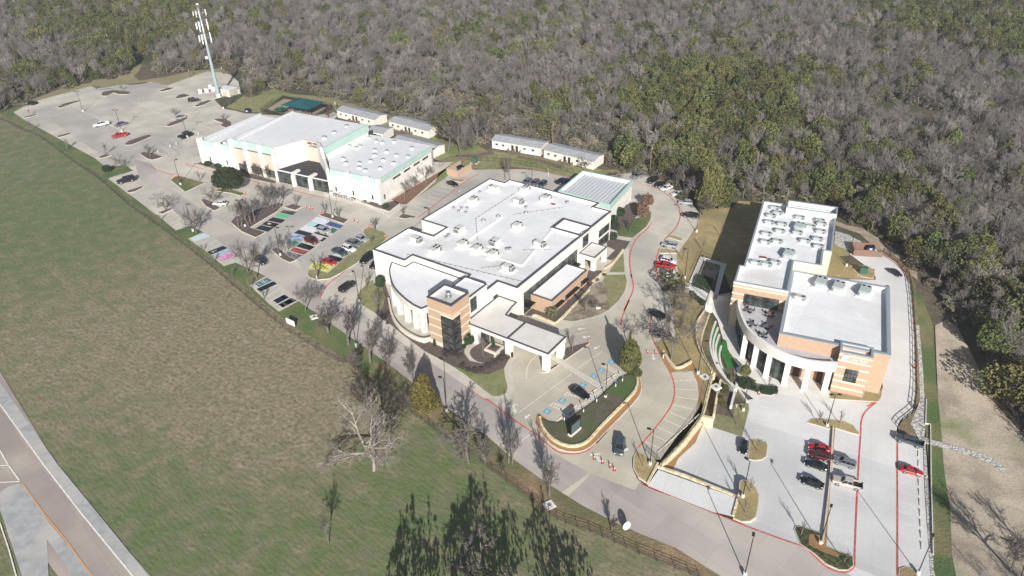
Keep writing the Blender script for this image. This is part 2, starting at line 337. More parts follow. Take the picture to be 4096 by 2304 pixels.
sheet('car_park', M_LOT, pts('a', "125,465 215,530 530,700 740,815 885,893 905,912 990,978 1170,960 1248,1010 1010,1085 1170,1205 1300,1300 1440,1410 c:75,495 c:240,635 c:380,590 c:505,655 c:355,712 c:540,845 c:690,970 c:800,935 c:1085,1062 c:935,1150 c:1110,1320 c:1205,1395 c:1390,1295 c:1570,1420 k:735,15 k:915,155 k:1140,320 k:1560,620 k:1750,790 k:2060,1010 p:1780,690 p:2050,830 p:2270,930 p:2576,1050 D:1990,1560 D:2330,1560 i:1480,1220 i:1080,1070 i:700,920 i:175,710 i:100,650 i:58,560 i:60,470 i:95,415 i:195,490 i:290,490 f:1650,1280 f:1800,1100 f:1850,1010 f:1862,900 f:1850,780 f:1800,660 f:1590,683 f:1500,530 f:1440,400 f:1640,350 f:1620,100 g:500,1290 g:330,1180 g:500,1100 g:485,860 g:590,715 g:690,560 g:690,470 g:640,405 g:570,320 g:455,250 g:330,180 g:200,130 g:140,115 n:2280,720 n:2150,730 n:2080,745 n:1900,765 n:1800,752 n:1640,715 n:1500,695 n:1330,690 n:1110,697 n:1060,690 n:1060,640 n:800,640 b:1900,500 b:1500,300 b:1400,250 b:1100,270 b:800,250 a:2460,480 a:2290,475 a:2200,450 a:2085,430 a:1990,330 a:2250,290 a:2230,180 a:2150,110 a:2060,92 a:1935,83 a:1565,213 a:1400,180 a:1300,212 a:1150,205 a:1020,230 a:940,235 a:900,245 a:850,220 a:345,355 a:360,385 a:235,405"), 0)
sheet('road', M_ROAD, pts('c', "1570,1420 k:735,15 k:915,155 k:1140,320 k:1560,620 k:1750,790 k:2060,1010 p:1780,690 p:2050,830 p:2270,930 p:2576,1050 D:1990,1560 D:2330,1560 i:1480,1220 i:1080,1080 i:700,930 i:175,725 i:120,690 p:2230,560 p:1880,430 p:1560,260 f:310,1245 f:0,1005 k:1600,330 k:1100,0 e:400,800 e:20,530 c:1590,1270 c:1640,1160 c:1480,1040 c:1130,840 c:850,660 c:720,580 c:480,440 c:180,230 a:1420,950 a:1250,900 a:1300,1080 c:210,440 c:300,520 c:510,655 c:600,700 c:880,920 c:1090,1060 c:1190,1130 c:1400,1290"), .02)
sheet('entry_drive', M_DRIVE, pts('f', "-20,1000 130,900 130,780 90,700 120,570 230,470 450,470 560,280 800,230 930,190 1120,40 1190,0 1420,0 1400,200 1500,520 1600,690 1800,660 1860,900 1800,1110 1650,1280 i:290,490 i:195,490 i:95,415 i:58,470 i:60,560 i:110,680 p:2230,560 p:1880,430 p:1560,260 f:470,1390 f:310,1245"), .03)
for q in ("a:400,470 a:560,440 a:700,420 a:1250,720 a:1350,800 a:1330,850 a:1080,880 a:900,830 a:560,600", "a:900,260 a:1400,190 a:1600,240 a:2000,430 a:2300,500 a:2400,560 a:2250,640 a:2180,560 a:1800,430 a:1300,270 a:960,240",
          "c:1085,655 c:1270,550 c:1425,420 c:1560,490 c:1480,540 c:1290,690 c:1130,800 c:1000,720", "c:1380,910 c:1500,850 c:1810,590 c:1990,640 c:1990,740 c:1700,870 c:1600,960 c:1470,1030",
          "b:2230,1290 b:2300,1230 q:1200,780 q:1700,380 q:2050,200 q:2250,160 q:2300,260 q:1100,1000 q:800,1120"):
    sheet('drive_aisle', M_AISLE, smoothp(pts('a', q), 3), .012)
sheet('patched_strip', M_DRIVE, pts('f', "1290,110 1330,120 1310,250 1390,480 1510,880 1480,960 p:2190,0 p:2100,100 p:1860,420 p:1660,610 p:1600,580 p:1800,440 p:2030,80 f:1440,950 f:1470,880 f:1360,520 f:1270,260"), .045)
sheet('highway', M_HWY, pts('l', "-60,-20 0,60 380,690 520,880 700,1080 1120,1560 500,1600 0,900 -300,600"), -.02)
sheet('highway_shoulder', M_SHOULDER, pts('l', "-40,60 0,130 390,690 670,1030 1010,1449 1150,1640 1060,1640 890,1449 540,1020 320,730 0,290 -50,220"), .01)
sheet('highway_shoulder', M_SHOULDER, pts('l', "0,880 60,840 130,820 160,840 330,1080 640,1449 740,1600 600,1600 320,1200 330,1449 200,1600 0,1000"), .012)
mb = MB()
for q, w_ in (("-20,260 0,285 300,700 540,1010 900,1449 1000,1580", .25), ("-20,570 0,600 60,700 130,800", .25), ("-80,703 60,698", .25), ("-80,818 135,808", .25), ("0,1090 60,1270 110,1449", .2)): polystripe(mb, pts('l', q), w_, .03)
mb2 = MB(); polystripe(mb2, pts('l', "150,820 300,1030 450,1210 620,1449 720,1590"), .25, .03)
o = mb.build('highway_marking', M_WHITE); o['kind'] = 'structure'
o = mb2.build('highway_edge_marking', mat('yellow_paint', 'd8a070')); o['kind'] = 'structure'

# lower site
sheet('new_car_park', M_NEW, pts('i', "300,553 395,570 440,480 580,350 625,240 640,200 930,290 960,260 1010,30 1010,0 W:350,1400 W:520,1390 W:600,1372 W:1000,1400 W:1450,1449 Z:180,770 Z:222,735 Z:228,690 W:1600,900 W:1600,250 g:1850,1050 g:2040,1090 g:2345,1100 g:2330,1000 g:2240,960 g:2090,850 g:2200,840 g:2330,830 g:2330,790 Z:200,5 Z:290,60 Z:340,115 Z:362,170 Z:375,300 Z:385,450 Z:388,600 Z:390,720 Z:380,800 i:2390,0 i:2400,60 i:2360,110 i:2270,180 i:2240,220 i:2240,330 i:2450,390 j:1625,450 j:1660,1160 j:1690,1449 i:2620,1700 D:2330,1560 i:1480,1220 i:1080,1070 i:930,1000 i:880,960 i:935,790", 0, 1), .02, 1)
sheet('upper_stalls', M_NEW, pts('i', "185,708 275,575 930,812 885,960 700,918"), .045)
sheet('plaza', M_PLAZA, pts('Y', "225,165 262,60 400,40 480,300 W:1085,1330 W:1085,1425 W:600,1372 W:520,1392 W:350,1400 W:340,1449 W:215,1350 W:100,1270 W:130,1190 W:120,1110 W:60,1010 W:20,870 W:0,800 Y:350,380 Y:330,310 Y:310,240 Y:275,185", 0, 1), .06, 1)
sheet('dirt_ground', M_DIRT, pts('j', "1740,-700 1900,-780 2150,-300 2280,0 2571,330 2700,700 2700,1700 1880,1700 1800,500 1770,0", 0, 1), -.05, 1)
sheet('grass_strip', M_GREEN, pts('j', "1480,-1000 1600,-1010 1720,-700 1740,-300 1770,0 1800,300 1820,600 1880,1000 1900,1449 1950,1700 1730,1700 1700,800 1650,300 1650,0 1610,-400", 0, 1), -.03, 1)
sheet('gravel_bed', M_GRAV, pts('j', "1510,220 1560,100 1600,0 1590,-300 1560,-700 1590,-700 1625,-300 1645,0 1650,230 1640,350 1690,370 1900,420 2230,520 2400,640 2390,680 2200,570 1900,470 1650,410 1690,900 1720,1449 1730,1700 1700,1700 1665,1160 1630,450", 0, 1), .05, 1)
sheet('gravel_bed', M_GRAV, pts('s', "1890,660 2100,720 2350,850 2140,1000 1990,950 1880,890", 0, 1), .05, 1)
sheet('retention_slope', M_TAN, pts('i', "640,150 625,240 580,350 440,480 395,570 330,550 310,548", 0, 1), .05, 1)
sheet('dry_lawn', M_LAWN2, pts('g', "500,1110 485,860 590,715 690,560 700,440 1010,420 1060,360 1300,370 1100,1100 985,1180 900,950 720,860 590,1130", 0), .03)
sheet('dry_lawn', M_LAWN2, pts('f', "1640,350 1620,100 1560,-90 1900,-80 1915,95 1870,150 1830,250 1850,430 1900,570 1980,690 1900,1000 1862,900 1850,780 1800,660 1790,590 1700,640 1600,620 1540,520 1440,400"), .04)
sheet('dry_lawn', M_LAWN2, pts('g', "1960,680 2110,870 2000,880 2080,960 2250,960 2345,1100 2100,1090 1850,1050 1930,830", 0, 1), .04, 1)
sheet('dry_lawn', M_LAWN, pts('f', "2060,980 2320,960 2330,1020 2260,1280 1890,1160 1890,1120 1960,1110 1990,1050", 0, 1), .05, 1)
sheet('bark_bed', M_MULCH, pts('f', "2080,720 2200,800 2180,1100 2000,1060 2050,900", 0, 1), .07, 1)
sheet('trail', mat('trail_dirt', 'b3a48e', '9b8d79', .3), pts('s', "1890,480 2100,560 2350,610 2600,760 3300,1250 3300,1500 2500,880 2300,700 2000,600 1890,560"), -.03)

sheet('verge_strip', M_VERGE, pts('Z', "232,14 300,69 343,114 364,172 376,300 386,450 389,600 392,720 382,800 i:2400,70 i:2360,115 i:2275,182 i:2248,225 i:2250,330 i:2440,385 j:1510,220 j:1560,100 j:1600,0 Z:415,600 Z:408,400 Z:395,180 Z:355,90 Z:265,10", 0, 1), .03, 1)

# gym frontage, planting, back-of-gym grass
sheet('pavement', M_WALK, pts('b', "110,700 150,650 270,640 900,840 1450,970 1950,1110 2560,720 2571,790 2150,1110 2240,1180 2240,1235 2150,1250 1900,1170 1400,1030 1080,955 430,795"), .1)
sheet('bark_bed', M_MULCH, pts('b', "205,715 270,690 600,770 950,880 930,900 700,850 430,780"), .13)
sheet('bark_bed', M_MULCH, pts('b', "1480,990 1640,1020 1700,1040 1660,1070 1470,1010"), .13)
sheet('bark_bed', M_MULCH, pts('b', "1720,1080 1780,1050 1920,1095 2050,1060 2110,1090 2000,1160"), .13)
sheet('bark_bed', mat('red_bed', '8d6a58', '75604f', 1.2, bump=.4), pts('q', "500,640 1500,60 1400,160 760,720 640,740 560,680"), .13)
sheet('dormant_strip', M_LAWN, pts('q', "1300,200 1560,0 1600,20 1500,180 1420,270 1000,560 900,640 1250,330"), .13)
sheet('dormant_grass', M_LAWN, pts('a', "2110,420 2290,462 2500,470 P:130,300 P:500,10 P:1000,100 P:1400,190 n:110,300 n:460,400 n:800,620 n:930,650 n:1200,560 n:900,380 n:700,300 n:200,180 b:1100,60 a:2571,250 a:2350,260"), -.02)
sheet('dormant_grass', M_LAWN, pts('n', "860,700 1000,610 1110,600 1230,560 1700,620 2050,700 2100,720 1980,760 1800,752 1640,715 1450,685 1330,675 1240,695 1110,690"), .03)
sheet('play_surface', mat('play_sand', 'a89b85', '9a8d78', .8), pts('P', "220,250 530,70 700,95 1300,230 1050,400 700,420 300,290"), .02)
sheet('back_path', M_WALK, pts('n', "-30,330 60,270 100,290 60,340 470,440 460,480 -40,380"), .02)
sheet('bare_clearing', mat('clearing_grass', '8b8764', '9a8c70', .1, det=8), pts('a', "600,230 850,190 900,120 950,60 1200,0 1330,20 1300,80 1250,130 1310,170 1560,130 1780,80 2080,50 2150,100 2060,92 1935,83 1565,213 1400,180 1150,205 1020,230 850,220 350,350 240,390 170,400"), -.03)
sheet('bare_clearing', mat('clearing_grass', '8b8764', '9a8c70', .1, det=8), pts('n', "2050,700 2300,690 2400,700 g:120,90 g:330,160 g:470,240 g:330,180 n:2290,720 n:2150,730"), .02)

# kerbed islands (bark, grass)
for q in ("945,300 960,275 1060,258 1225,275 1200,300 1110,300 1060,285 1000,315 955,315", "530,420 600,385 720,358 772,358 700,380 560,428", "215,515 330,485 360,488 280,512 225,522", "530,690 640,660 678,665 600,690 540,705", "905,890 990,858 1045,868 950,898",
          "1160,765 1200,735 1350,685 1410,675 1415,695 1300,745 1230,772 1180,776", "1540,595 1600,560 1730,520 1762,522 1690,565 1590,598", "1490,265 1560,240 1640,235 1580,260 1510,275", "1640,330 1670,305 1720,293 1785,310 1720,330 1650,342",
          "1815,410 1880,375 1950,352 1985,360 1900,400 1840,416", "1990,535 2040,525 2110,530 2165,560 2165,590 2110,612 2055,590 2085,570", "1305,855 1330,838 1420,845 1530,885 1460,905 1420,915 1370,900", "1180,1205 1320,1160 1350,1165 1260,1210 1200,1222", "1470,1410 1590,1362 1618,1372 1520,1420",
          "c:475,355 c:500,340 c:590,370 c:660,430 c:600,455 c:520,410", "c:750,560 c:790,515 c:1200,375 c:1255,395 c:1190,460 c:940,610 c:1085,655 c:985,705 c:860,650", "c:1250,420 c:1340,388 c:1425,415 c:1360,450", "c:1575,495 c:1640,470 c:1860,535 c:1810,575", "c:1130,815 c:1190,790 c:1300,880 c:1375,912 c:1310,940 c:1230,905",
          "q:605,945 q:690,880 q:930,935 q:900,960 q:830,955 q:720,970", "f:390,680 f:450,680 f:555,610 f:530,600 f:430,655 f:400,640", "f:610,450 f:830,390 f:840,410 f:600,575 f:580,560"):
    island('kerbed_island', M_MULCH, pts('a', q))
for q in ("a:1595,1105 a:1620,1080 a:1680,1062 a:1920,1125 a:1730,1215", "c:600,265 c:700,235 c:895,290 c:850,318 c:760,290"): island('kerbed_island', M_GREEN, pts('a', q))
island('kerbed_island', M_LAWN, pts('c', "1465,1050 1480,1010 1560,1000 1660,1035 1810,900 1960,790 2045,730 1990,660 2000,625 2080,612 2200,660 2220,700 2190,740 1960,930 1780,1040 1680,1090 1560,1102 1490,1080"))
island('kerbed_island', M_LAWN2, pts('q', "1440,270 1540,280 1780,300 1700,345 1560,320")); island('kerbed_island', M_LAWN2, pts('g', "405,690 440,680 545,715 530,740 410,705")); island('kerbed_island', M_LAWN2, pts('g', "320,825 350,805 490,825 500,850 330,850"))
island('kerbed_island', M_LAWN2, pts('d', "1780,155 1900,150 1990,165 2030,180 1860,185 1800,180"))
for q in ("1010,490 1025,330 1100,330 1165,350 1178,380 1165,470 1130,495 1070,503",): island('kerbed_island', M_LAWN2, pts('i', q, 0, 1), 1)
island('kerbed_island', M_LAWN2, pts('i', "930,790 945,670 970,658 1020,670 1080,720 1108,790 1100,880 1080,970 1030,1005 960,1008 890,980 880,940"), 0)
island('kerbed_island', M_LAWN2, pts('i', "1500,190 1530,160 1600,152 1800,175 1880,210 1935,280 1925,293 1730,235 1690,245"), 0) if 0 else island('kerbed_island', M_LAWN2, pts('i', "1500,190 1530,160 1600,152 1800,175 1880,210 1935,280 1925,293 1730,235 1690,245", 0, 1), 1)
M_COVER = mat('ivy_cover', '5a6a42', '433f2c', 1.6, bump=.8)
island('kerbed_island', M_COVER, pts('i', "1390,1070 1400,1042 1440,1040 1610,1095 1640,1200 1760,1250 1880,1290 1885,1370 1840,1408 1760,1405 1650,1355 1560,1275 1440,1190", 0, 1), 1)
sheet('tan_bed', M_TAN, pts('i', "1520,1100 1640,1120 1660,1210 1770,1265 1760,1295 1650,1260 1510,1190", .2, 1), .2, 1)
island('kerbed_island', M_LAWN2, pts('i', "70,470 100,418 190,470 265,515 265,560 190,690 110,640 65,560"))
island('kerbed_island', M_LAWN2, pts('i', "2250,1449 2255,1390 2300,1375 2400,1400 2420,1500 2260,1520", 0, 1), 1)
island('kerbed_island', M_LAWN2, pts('W', "1085,1330 1415,1400 1440,1330 1595,1360 1625,1300 1625,1390 1590,1449 1080,1415", 0, 1), 1)
island('kerbed_island', M_COVER, pts('W', "115,1240 140,1180 230,1170 335,1230 200,1330 135,1290", 0, 1), 1); island('kerbed_island', M_MULCH, pts('W', "350,1340 400,1290 540,1320 550,1345 480,1385 380,1370", 0, 1), 1)
island('kerbed_island', M_LAWN2, pts('g', "2130,1000 2240,960 2300,985 2340,1040 2320,1090 2200,1070", 0, 1), 1)
# raised sign bed: outer bark ring, limestone wall, inner bed
island('kerbed_island', M_TAN, pts('f', "325,1120 335,1075 380,1065 540,1165 700,1060 900,920 1110,720 1200,700 1290,700 1325,780 1318,870 1240,980 1000,1230 870,1360 760,1420 620,1420 480,1360 360,1220"), smooth=2)
SB = smoothp(pts('f', "375,1110 395,1125 540,1168 720,1075 920,935 1120,745 1200,715 1260,690 1285,760 1270,840 1200,930 950,1180 830,1320 720,1370 600,1360 480,1300 390,1180"), 2)
sheet('sign_bed', mat('sign_bed', '6b605a', '5a5d42', .5, c3='53693c', sc3=.09, bump=.5), SB, .5)
o = wallstrip('stone_edging', smoothp(pts('f', "372,1110 395,1200 480,1305 600,1370 720,1378 830,1325 950,1190 1200,935 1272,840 1285,760 1258,690"), 4, False), .45, -.2, .75, M_STONE); tag(o, 'low curved limestone wall round the bed with the dark sign', 'retaining wall')

# main school frontage
sheet('pavement', M_WALK, pts('e', "15,530 8,480 30,400 100,320 170,270 d:95,1000 d:600,600 d:1500,1000 e:1660,680 U:1010,800 U:960,900 U:950,1000 U:990,1240 U:1000,1330 U:920,1420 U:780,1440 U:700,1430 e:1250,1390 e:900,1150 e:660,990 e:400,810 e:150,620"), .1)
sheet('dormant_lawn', M_LAWN, pts('e', "65,430 100,380 160,310 215,285 230,330 300,350 330,440 310,540 235,590 150,540 90,490"), .14)
sheet('bark_bed', M_MULCH, pts('e', "210,330 250,300 330,320 370,440 400,600 500,740 620,830 690,880 770,850 900,930 1010,930 1080,850 1150,810 1210,830 1130,860 1070,920 1070,970 1120,1040 1230,1065 1340,1030 1430,960 1480,960 1500,1000 1440,1110 1300,1165 1180,1165 1060,1120 950,1085 870,1040 700,950 500,800 380,700 300,650 235,590 310,540 330,440 300,350"), .15)
sheet('dormant_lawn', M_LAWN, pts('e', "950,1085 1060,1120 1180,1165 1300,1165 1440,1110 1450,1200 1475,1290 1460,1340 1400,1370 1330,1370 1250,1310 1080,1170"), .14)
sheet('bark_bed', M_MULCH, smoothp(pts('e', "1120,960 1160,910 1260,860 1340,900 1290,940 1350,980 1310,1040 1230,1058 1150,1020"), 3), .16)
sheet('pavement', M_WALK, pts('B', "440,690 900,590 1100,510 1215,410 1300,290 1330,150 1320,0 g:30,740 g:110,680 g:210,610 g:270,540 g:295,470 g:280,420 g:240,390 g:180,330 g:60,340 d:2300,300 d:1700,700 d:1500,1150"), .1)
sheet('dormant_lawn', M_LAWN, pts('B', "1000,130 1050,65 1280,60 1295,150 1270,260 1200,370 1090,475 1075,400 1060,240"), .14)
sheet('garden_bed', M_BEDS, pts('B', "520,610 900,170 1000,140 1060,240 1080,400 1085,480 1000,530 900,570 780,600 640,625 560,615"), .13)
sheet('bark_bed', M_MULCH, pts('B', "50,560 150,470 350,540 430,520 790,180 830,10 1000,10 890,160 510,580 420,635 200,560"), .15)
sheet('green_lawn', M_GREEN, pts('g', "90,530 180,500 245,460 240,530 200,600 70,708 -60,690 -50,640 20,600"), .14)
sheet('bark_bed', M_MULCH, pts('g', "-60,690 -110,560 0,400 100,370 180,420 90,530 20,600 -50,640"), .13)
sheet('dormant_lawn', M_LAWN, pts('r', "2310,1000 2400,870 2540,700 d:2440,860 d:2450,1030 d:2310,1030"), .14)
sheet('bark_bed', M_MULCH, pts('r', "2240,480 2420,460 d:2500,740 d:2470,800 r:2350,830 r:2250,800 r:2400,650 r:2270,590"), .14)

# ------------------------------------------------------------------ painted markings
LINES = MB()
def az_dir(a): return Vector((sin(rad(a)), cos(rad(a)), 0))
def spine(p0, p1, az, l0, l1, step=2.8, ln=False):
    n = max(1, round((p1-p0).length/step)); d = az_dir(az)
    for i in range(n+1): q = p0.lerp(p1, i/n); stripe(LINES, q+d*l0, q+d*l1, .13)
    if ln: stripe(LINES, p0, p1, .13)
g2 = lambda k, x, y: G(k, x, y)
spine(g2('a',680,405), g2('a',1270,712), 30, -5.6, 5.6, ln=True); spine(g2('a',1120,305), g2('a',1640,545), 30, -5.6, 5.6, ln=True)
for k, x, y, k2, x2, y2 in (('a',130,468,'a',885,893),('a',915,912,'a',985,975),('a',1015,1085,'a',1440,1410),('c',80,500,'c',240,630),('c',365,715,'c',680,965),('c',945,1150,'c',1200,1390)): spine(g2(k,x,y), g2(k2,x2,y2), 32, .3, 5.6)
spine(g2('a',350,360), g2('a',850,224), 122, .3, 5.6); spine(g2('a',1580,218), g2('a',1935,88), 122, .3, 5.6)
row(LINES, g2('a',1405,805), g2('a',1570,880), g2('a',1960,560), g2('a',2110,640), 9)
row(LINES, g2('q',805,815), g2('q',1030,885), g2('q',1350,410), g2('q',1560,455), 7)
row(LINES, g2('c',620,330), g2('c',700,290), g2('c',760,365), g2('c',850,318), 2)
for s_ in ("1630,758 1825,748", "1635,832 1845,843", "1635,905 1848,933", "1615,980 1830,1028", "1580,1048 1755,1120", "1530,1115 1700,1190", "1470,1185 1620,1255", "1410,1250 1560,1325", "1360,1325 1500,1390", "1595,683 1785,655", "720,645 960,475", "175,1055 670,690", "630,335 815,300", "1410,230 1530,228", "g:515,545 g:650,580", "g:500,600 g:640,630", "g:475,640 g:610,680", "g:440,690 g:560,720", "g:210,130 g:170,170", "g:640,410 g:560,400", "g:80,1150 g:290,1160"):
    polystripe(LINES, pts('f', s_), .13)
polystripe(LINES, smoothp(pts('f', "350,520 290,570 255,640 248,740"), 4, False), .13)
row(LINES, g2('i',375,632), g2('i',322,762), g2('i',790,780), g2('i',755,925), 4, z=.07)
def ladder(k, a0, a1, b0, b1, n, edge=True):
    A0, A1, B0, B1 = (g2(k, *q) for q in (a0, a1, b0, b1))
    for i in range(n+1): stripe(LINES, A0.lerp(A1, i/n), B0.lerp(B1, i/n), .2)
    if edge: stripe(LINES, A0, A1, .15); stripe(LINES, B0, B1, .15)
ladder('f', (470,540), (940,835), (500,530), (975,808), 26); ladder('f', (950,612), (1110,712), (975,600), (1190,705), 8); ladder('f', (600,888), (840,930), (640,860), (850,925), 8); ladder('f', (465,990), (700,1090), (500,962), (760,1050), 9)
ladder('f', (1100,705), (620,1090), (1190,705), (690,1090), 22); ladder('a', (1540,820), (1620,870), (1590,805), (1650,850), 6); ladder('a', (1700,745), (1760,785), (1740,730), (1810,765), 6); ladder('a', (1800,700), (1860,735), (1830,690), (1890,725), 5)
def arrow(k, x, y, x2, y2, turn=0):
    a, b = g2(k, x, y), g2(k, x2, y2); d = (b-a); L_ = d.length; d.normalize(); n_ = Vector((-d.y, d.x, 0))
    stripe(LINES, a, a+d*(L_*.6), .3, .05); P_ = [a+d*(L_*.55)+n_*.55, a+d*(L_*.55)-n_*.55, b]; LINES.tess([(p.x, p.y, .05) for p in P_])
for q in ((795,266,720,274), (840,342,765,352), (930,430,875,462), (165,980,45,998), (120,990,150,1060), (282,1068,232,1110), (1285,530,1305,565), (1428,512,1440,565), (1210,560,1160,590)): arrow('f', *q)
arrow('p', 1935,245, 1835,262); arrow('p', 1900,270, 1950,325); arrow('e', 415,880, 450,905); arrow('c', 1850,1048, 1895,1040); arrow('q', 1650,500, 1680,480); arrow('c', 2090,585, 2130,600)
# dashed stop bars across the road
for a_, b_, n in ((g2('p',1360,65), g2('p',1140,215), 18), (g2('g',205,630), g2('g',395,690), 18)):
    for i in range(n): stripe(LINES, a_.lerp(b_, (i+.1)/n), a_.lerp(b_, (i+.65)/n), .35, .05)
LINES.m = [0]*len(LINES.f); o = LINES.build('road_marking', M_WHITE); o['kind'] = 'structure'
LINES = MB(); GL = lambda k, x, y: G(k, x, y, 0, 1)
row(LINES, GL('j',1395,425), GL('j',1620,478), GL('j',1395,1340), GL('j',1650,1410), 10); row(LINES, GL('j',810,375), GL('j',1030,425), GL('j',720,1280), GL('j',985,1347), 10)
row(LINES, GL('j',530,315), GL('j',750,362), GL('j',430,1078), GL('j',680,1145), 9); row(LINES, GL('i',1100,0), GL('i',1245,30), GL('i',1040,295), GL('i',1190,325), 6)
row(LINES, GL('i',700,265), GL('i',665,385), GL('i',860,320), GL('i',825,440), 2); row(LINES, GL('i',605,545), GL('i',570,640), GL('i',865,640), GL('i',835,735), 3)
for i in range(6): stripe(LINES, GL('i',420,500).lerp(GL('i',470,490), i/6), GL('i',440,540).lerp(GL('i',520,600), i/6), .15)
me = LINES.mesh('bay_marking', M_WHITE); drape(me, 1); o = link('bay_marking', me); o['kind'] = 'structure'
RED = MB()
for q in ("c:1590,1270 c:1630,1180 c:1700,1110 c:1780,1050 c:1890,960", "e:0,505 e:150,610 e:400,800 e:660,980 e:900,1140 e:1250,1390 k:1550,310 k:1750,460 k:1915,575 p:1360,60 p:1450,140 p:1560,225 p:1650,247 p:1740,247 p:1830,215 p:1900,150 p:1990,60 f:900,1340 f:1100,1120 f:1240,960 f:1300,880 f:1330,800",
          "f:1130,240 f:1140,170 f:1170,90 f:1210,0 B:1260,500 B:1300,400 B:1360,280 B:1375,180 B:1345,50 g:65,1080 g:45,950 g:50,850 g:80,760 g:130,690 g:200,630 g:250,560 g:285,490", "f:1400,300 f:1405,200 f:1430,120", "f:1420,350 f:1500,520 f:1590,680 f:1625,780 f:1630,880 f:1600,990 f:1520,1110 f:1400,1260 f:1280,1390",
          "g:200,210 g:300,240 g:380,290 g:440,340 g:490,400 g:515,480 g:505,550 g:460,630 g:400,690 g:365,730", "g:325,800 g:300,870 g:292,960 g:310,1080", "b:105,710 b:150,735 b:430,800", "b:690,865 b:860,905", "b:1100,962 b:1400,1035", "q:930,965 q:1170,780 q:1640,420 q:1780,310 q:2000,195", "n:1240,699 n:1330,694 n:1480,694 n:1640,719 n:1790,756", "a:1405,970 a:1480,1010 a:1640,1060", "c:895,300 c:870,312"):
    polystripe(RED, smoothp(pts('c', q), 4, False), .3, .04)
o = RED.build('fire_lane_marking', M_RED); o['kind'] = 'structure'
RED = MB()
for q in ("i:55,540 i:100,650 i:180,715 i:430,810 i:700,915 i:900,1000 i:1080,1070 i:1300,1150 i:1480,1215 i:1560,1290 i:1650,1370 i:1750,1415 i:1830,1415 i:1885,1370 i:1890,1290 i:1905,900 i:1925,500 i:1940,280 i:1945,180 i:1970,110 i:2030,50 i:2100,0", "i:2243,340 i:2243,800 i:2243,1449", "Z:190,5 Z:280,60 Z:330,110 Z:350,150", "Z:215,735 Z:200,755 Z:150,790"):
    polystripe(RED, smoothp(pts('i', q, 0, 1), 4, False), .3, .06)
me = RED.mesh('kerb_marking', M_RED); drape(me, 1); o = link('kerb_marking', me); o['kind'] = 'structure'
# ------------------------------------------------------------------ building materials
M_STUCCO = mat('white_stucco', (.74, .72, .68), (.68, .655, .61), .6, c3=(.62, .585, .53), sc3=.3, lo3=.55, hi3=.8); M_ROOF = mat('roof_membrane', (.80, .80, .80), (.74, .74, .745), .16, c3=(.60, .57, .53), sc3=.07, lo3=.55, hi3=.8, det=11, rough=.7, grain=.05, joint=(A_M, 3.1, 26, .86, .07, .02))
M_ROOFW = mat('white_parapet', (.78, .78, .78)); M_COPING = mat('dark_coping', (.09, .085, .09), rough=.5); M_COPG = mat('grey_coping', (.30, .34, .37), rough=.45, spec=.5)
M_BRICK = mat('tan_brick', (.50, .355, .25), (.45, .315, .22), 1.5, c3=(.41, .28, .19), sc3=9, lo3=.5, hi3=.6); M_BAND = mat('cream_band', (.70, .60, .47)); M_STONEW = mat('cream_stone', (.66, .61, .52), (.58, .53, .45), 2)
M_CREAM = mat('cream_stucco', (.66, .58, .46), (.62, .55, .44), .5)
M_GLASS = mat('window_glass', (.012, .02, .02), (.085, .10, .095), .5, rough=.06, spec=.6); M_FRAME = mat('bronze_frame', (.035, .033, .03), rough=.5)
M_TEAL = mat('green_fascia', (.40, .56, .50), (.43, .58, .52), .5, rough=.55); M_CORR = mat('metal_panel', (.52, .53, .54), rough=.5); M_METROOF = mat('white_metal_roof', (.80, .80, .81), (.76, .76, .77), .4, rough=.55)
M_TANWALL = mat('split_face_block', (.60, .50, .42), (.56, .46, .385), 2.5); M_DKROOF = mat('charcoal_roof', (.05, .047, .052), rough=.85); M_AC = mat('hvac_housing', (.62, .62, .59), (.56, .56, .53), 1); M_ACG = mat('hvac_grey_green', (.43, .47, .46), rough=.5); M_ACD = mat('fan_dark', (.02, .02, .022)); M_GRILLE = mat('coil_grille', (.16, .165, .165))
M_METAL = mat('galvanised_metal', (.42, .44, .45), rough=.4, metal=.6); M_BLACK = mat('black_metal', (.012, .012, .013), rough=.45); M_BRONZE = mat('pole_paint', (.035, .03, .028), rough=.5); M_WHITEM = mat('white_metal', (.72, .72, .71), rough=.45)

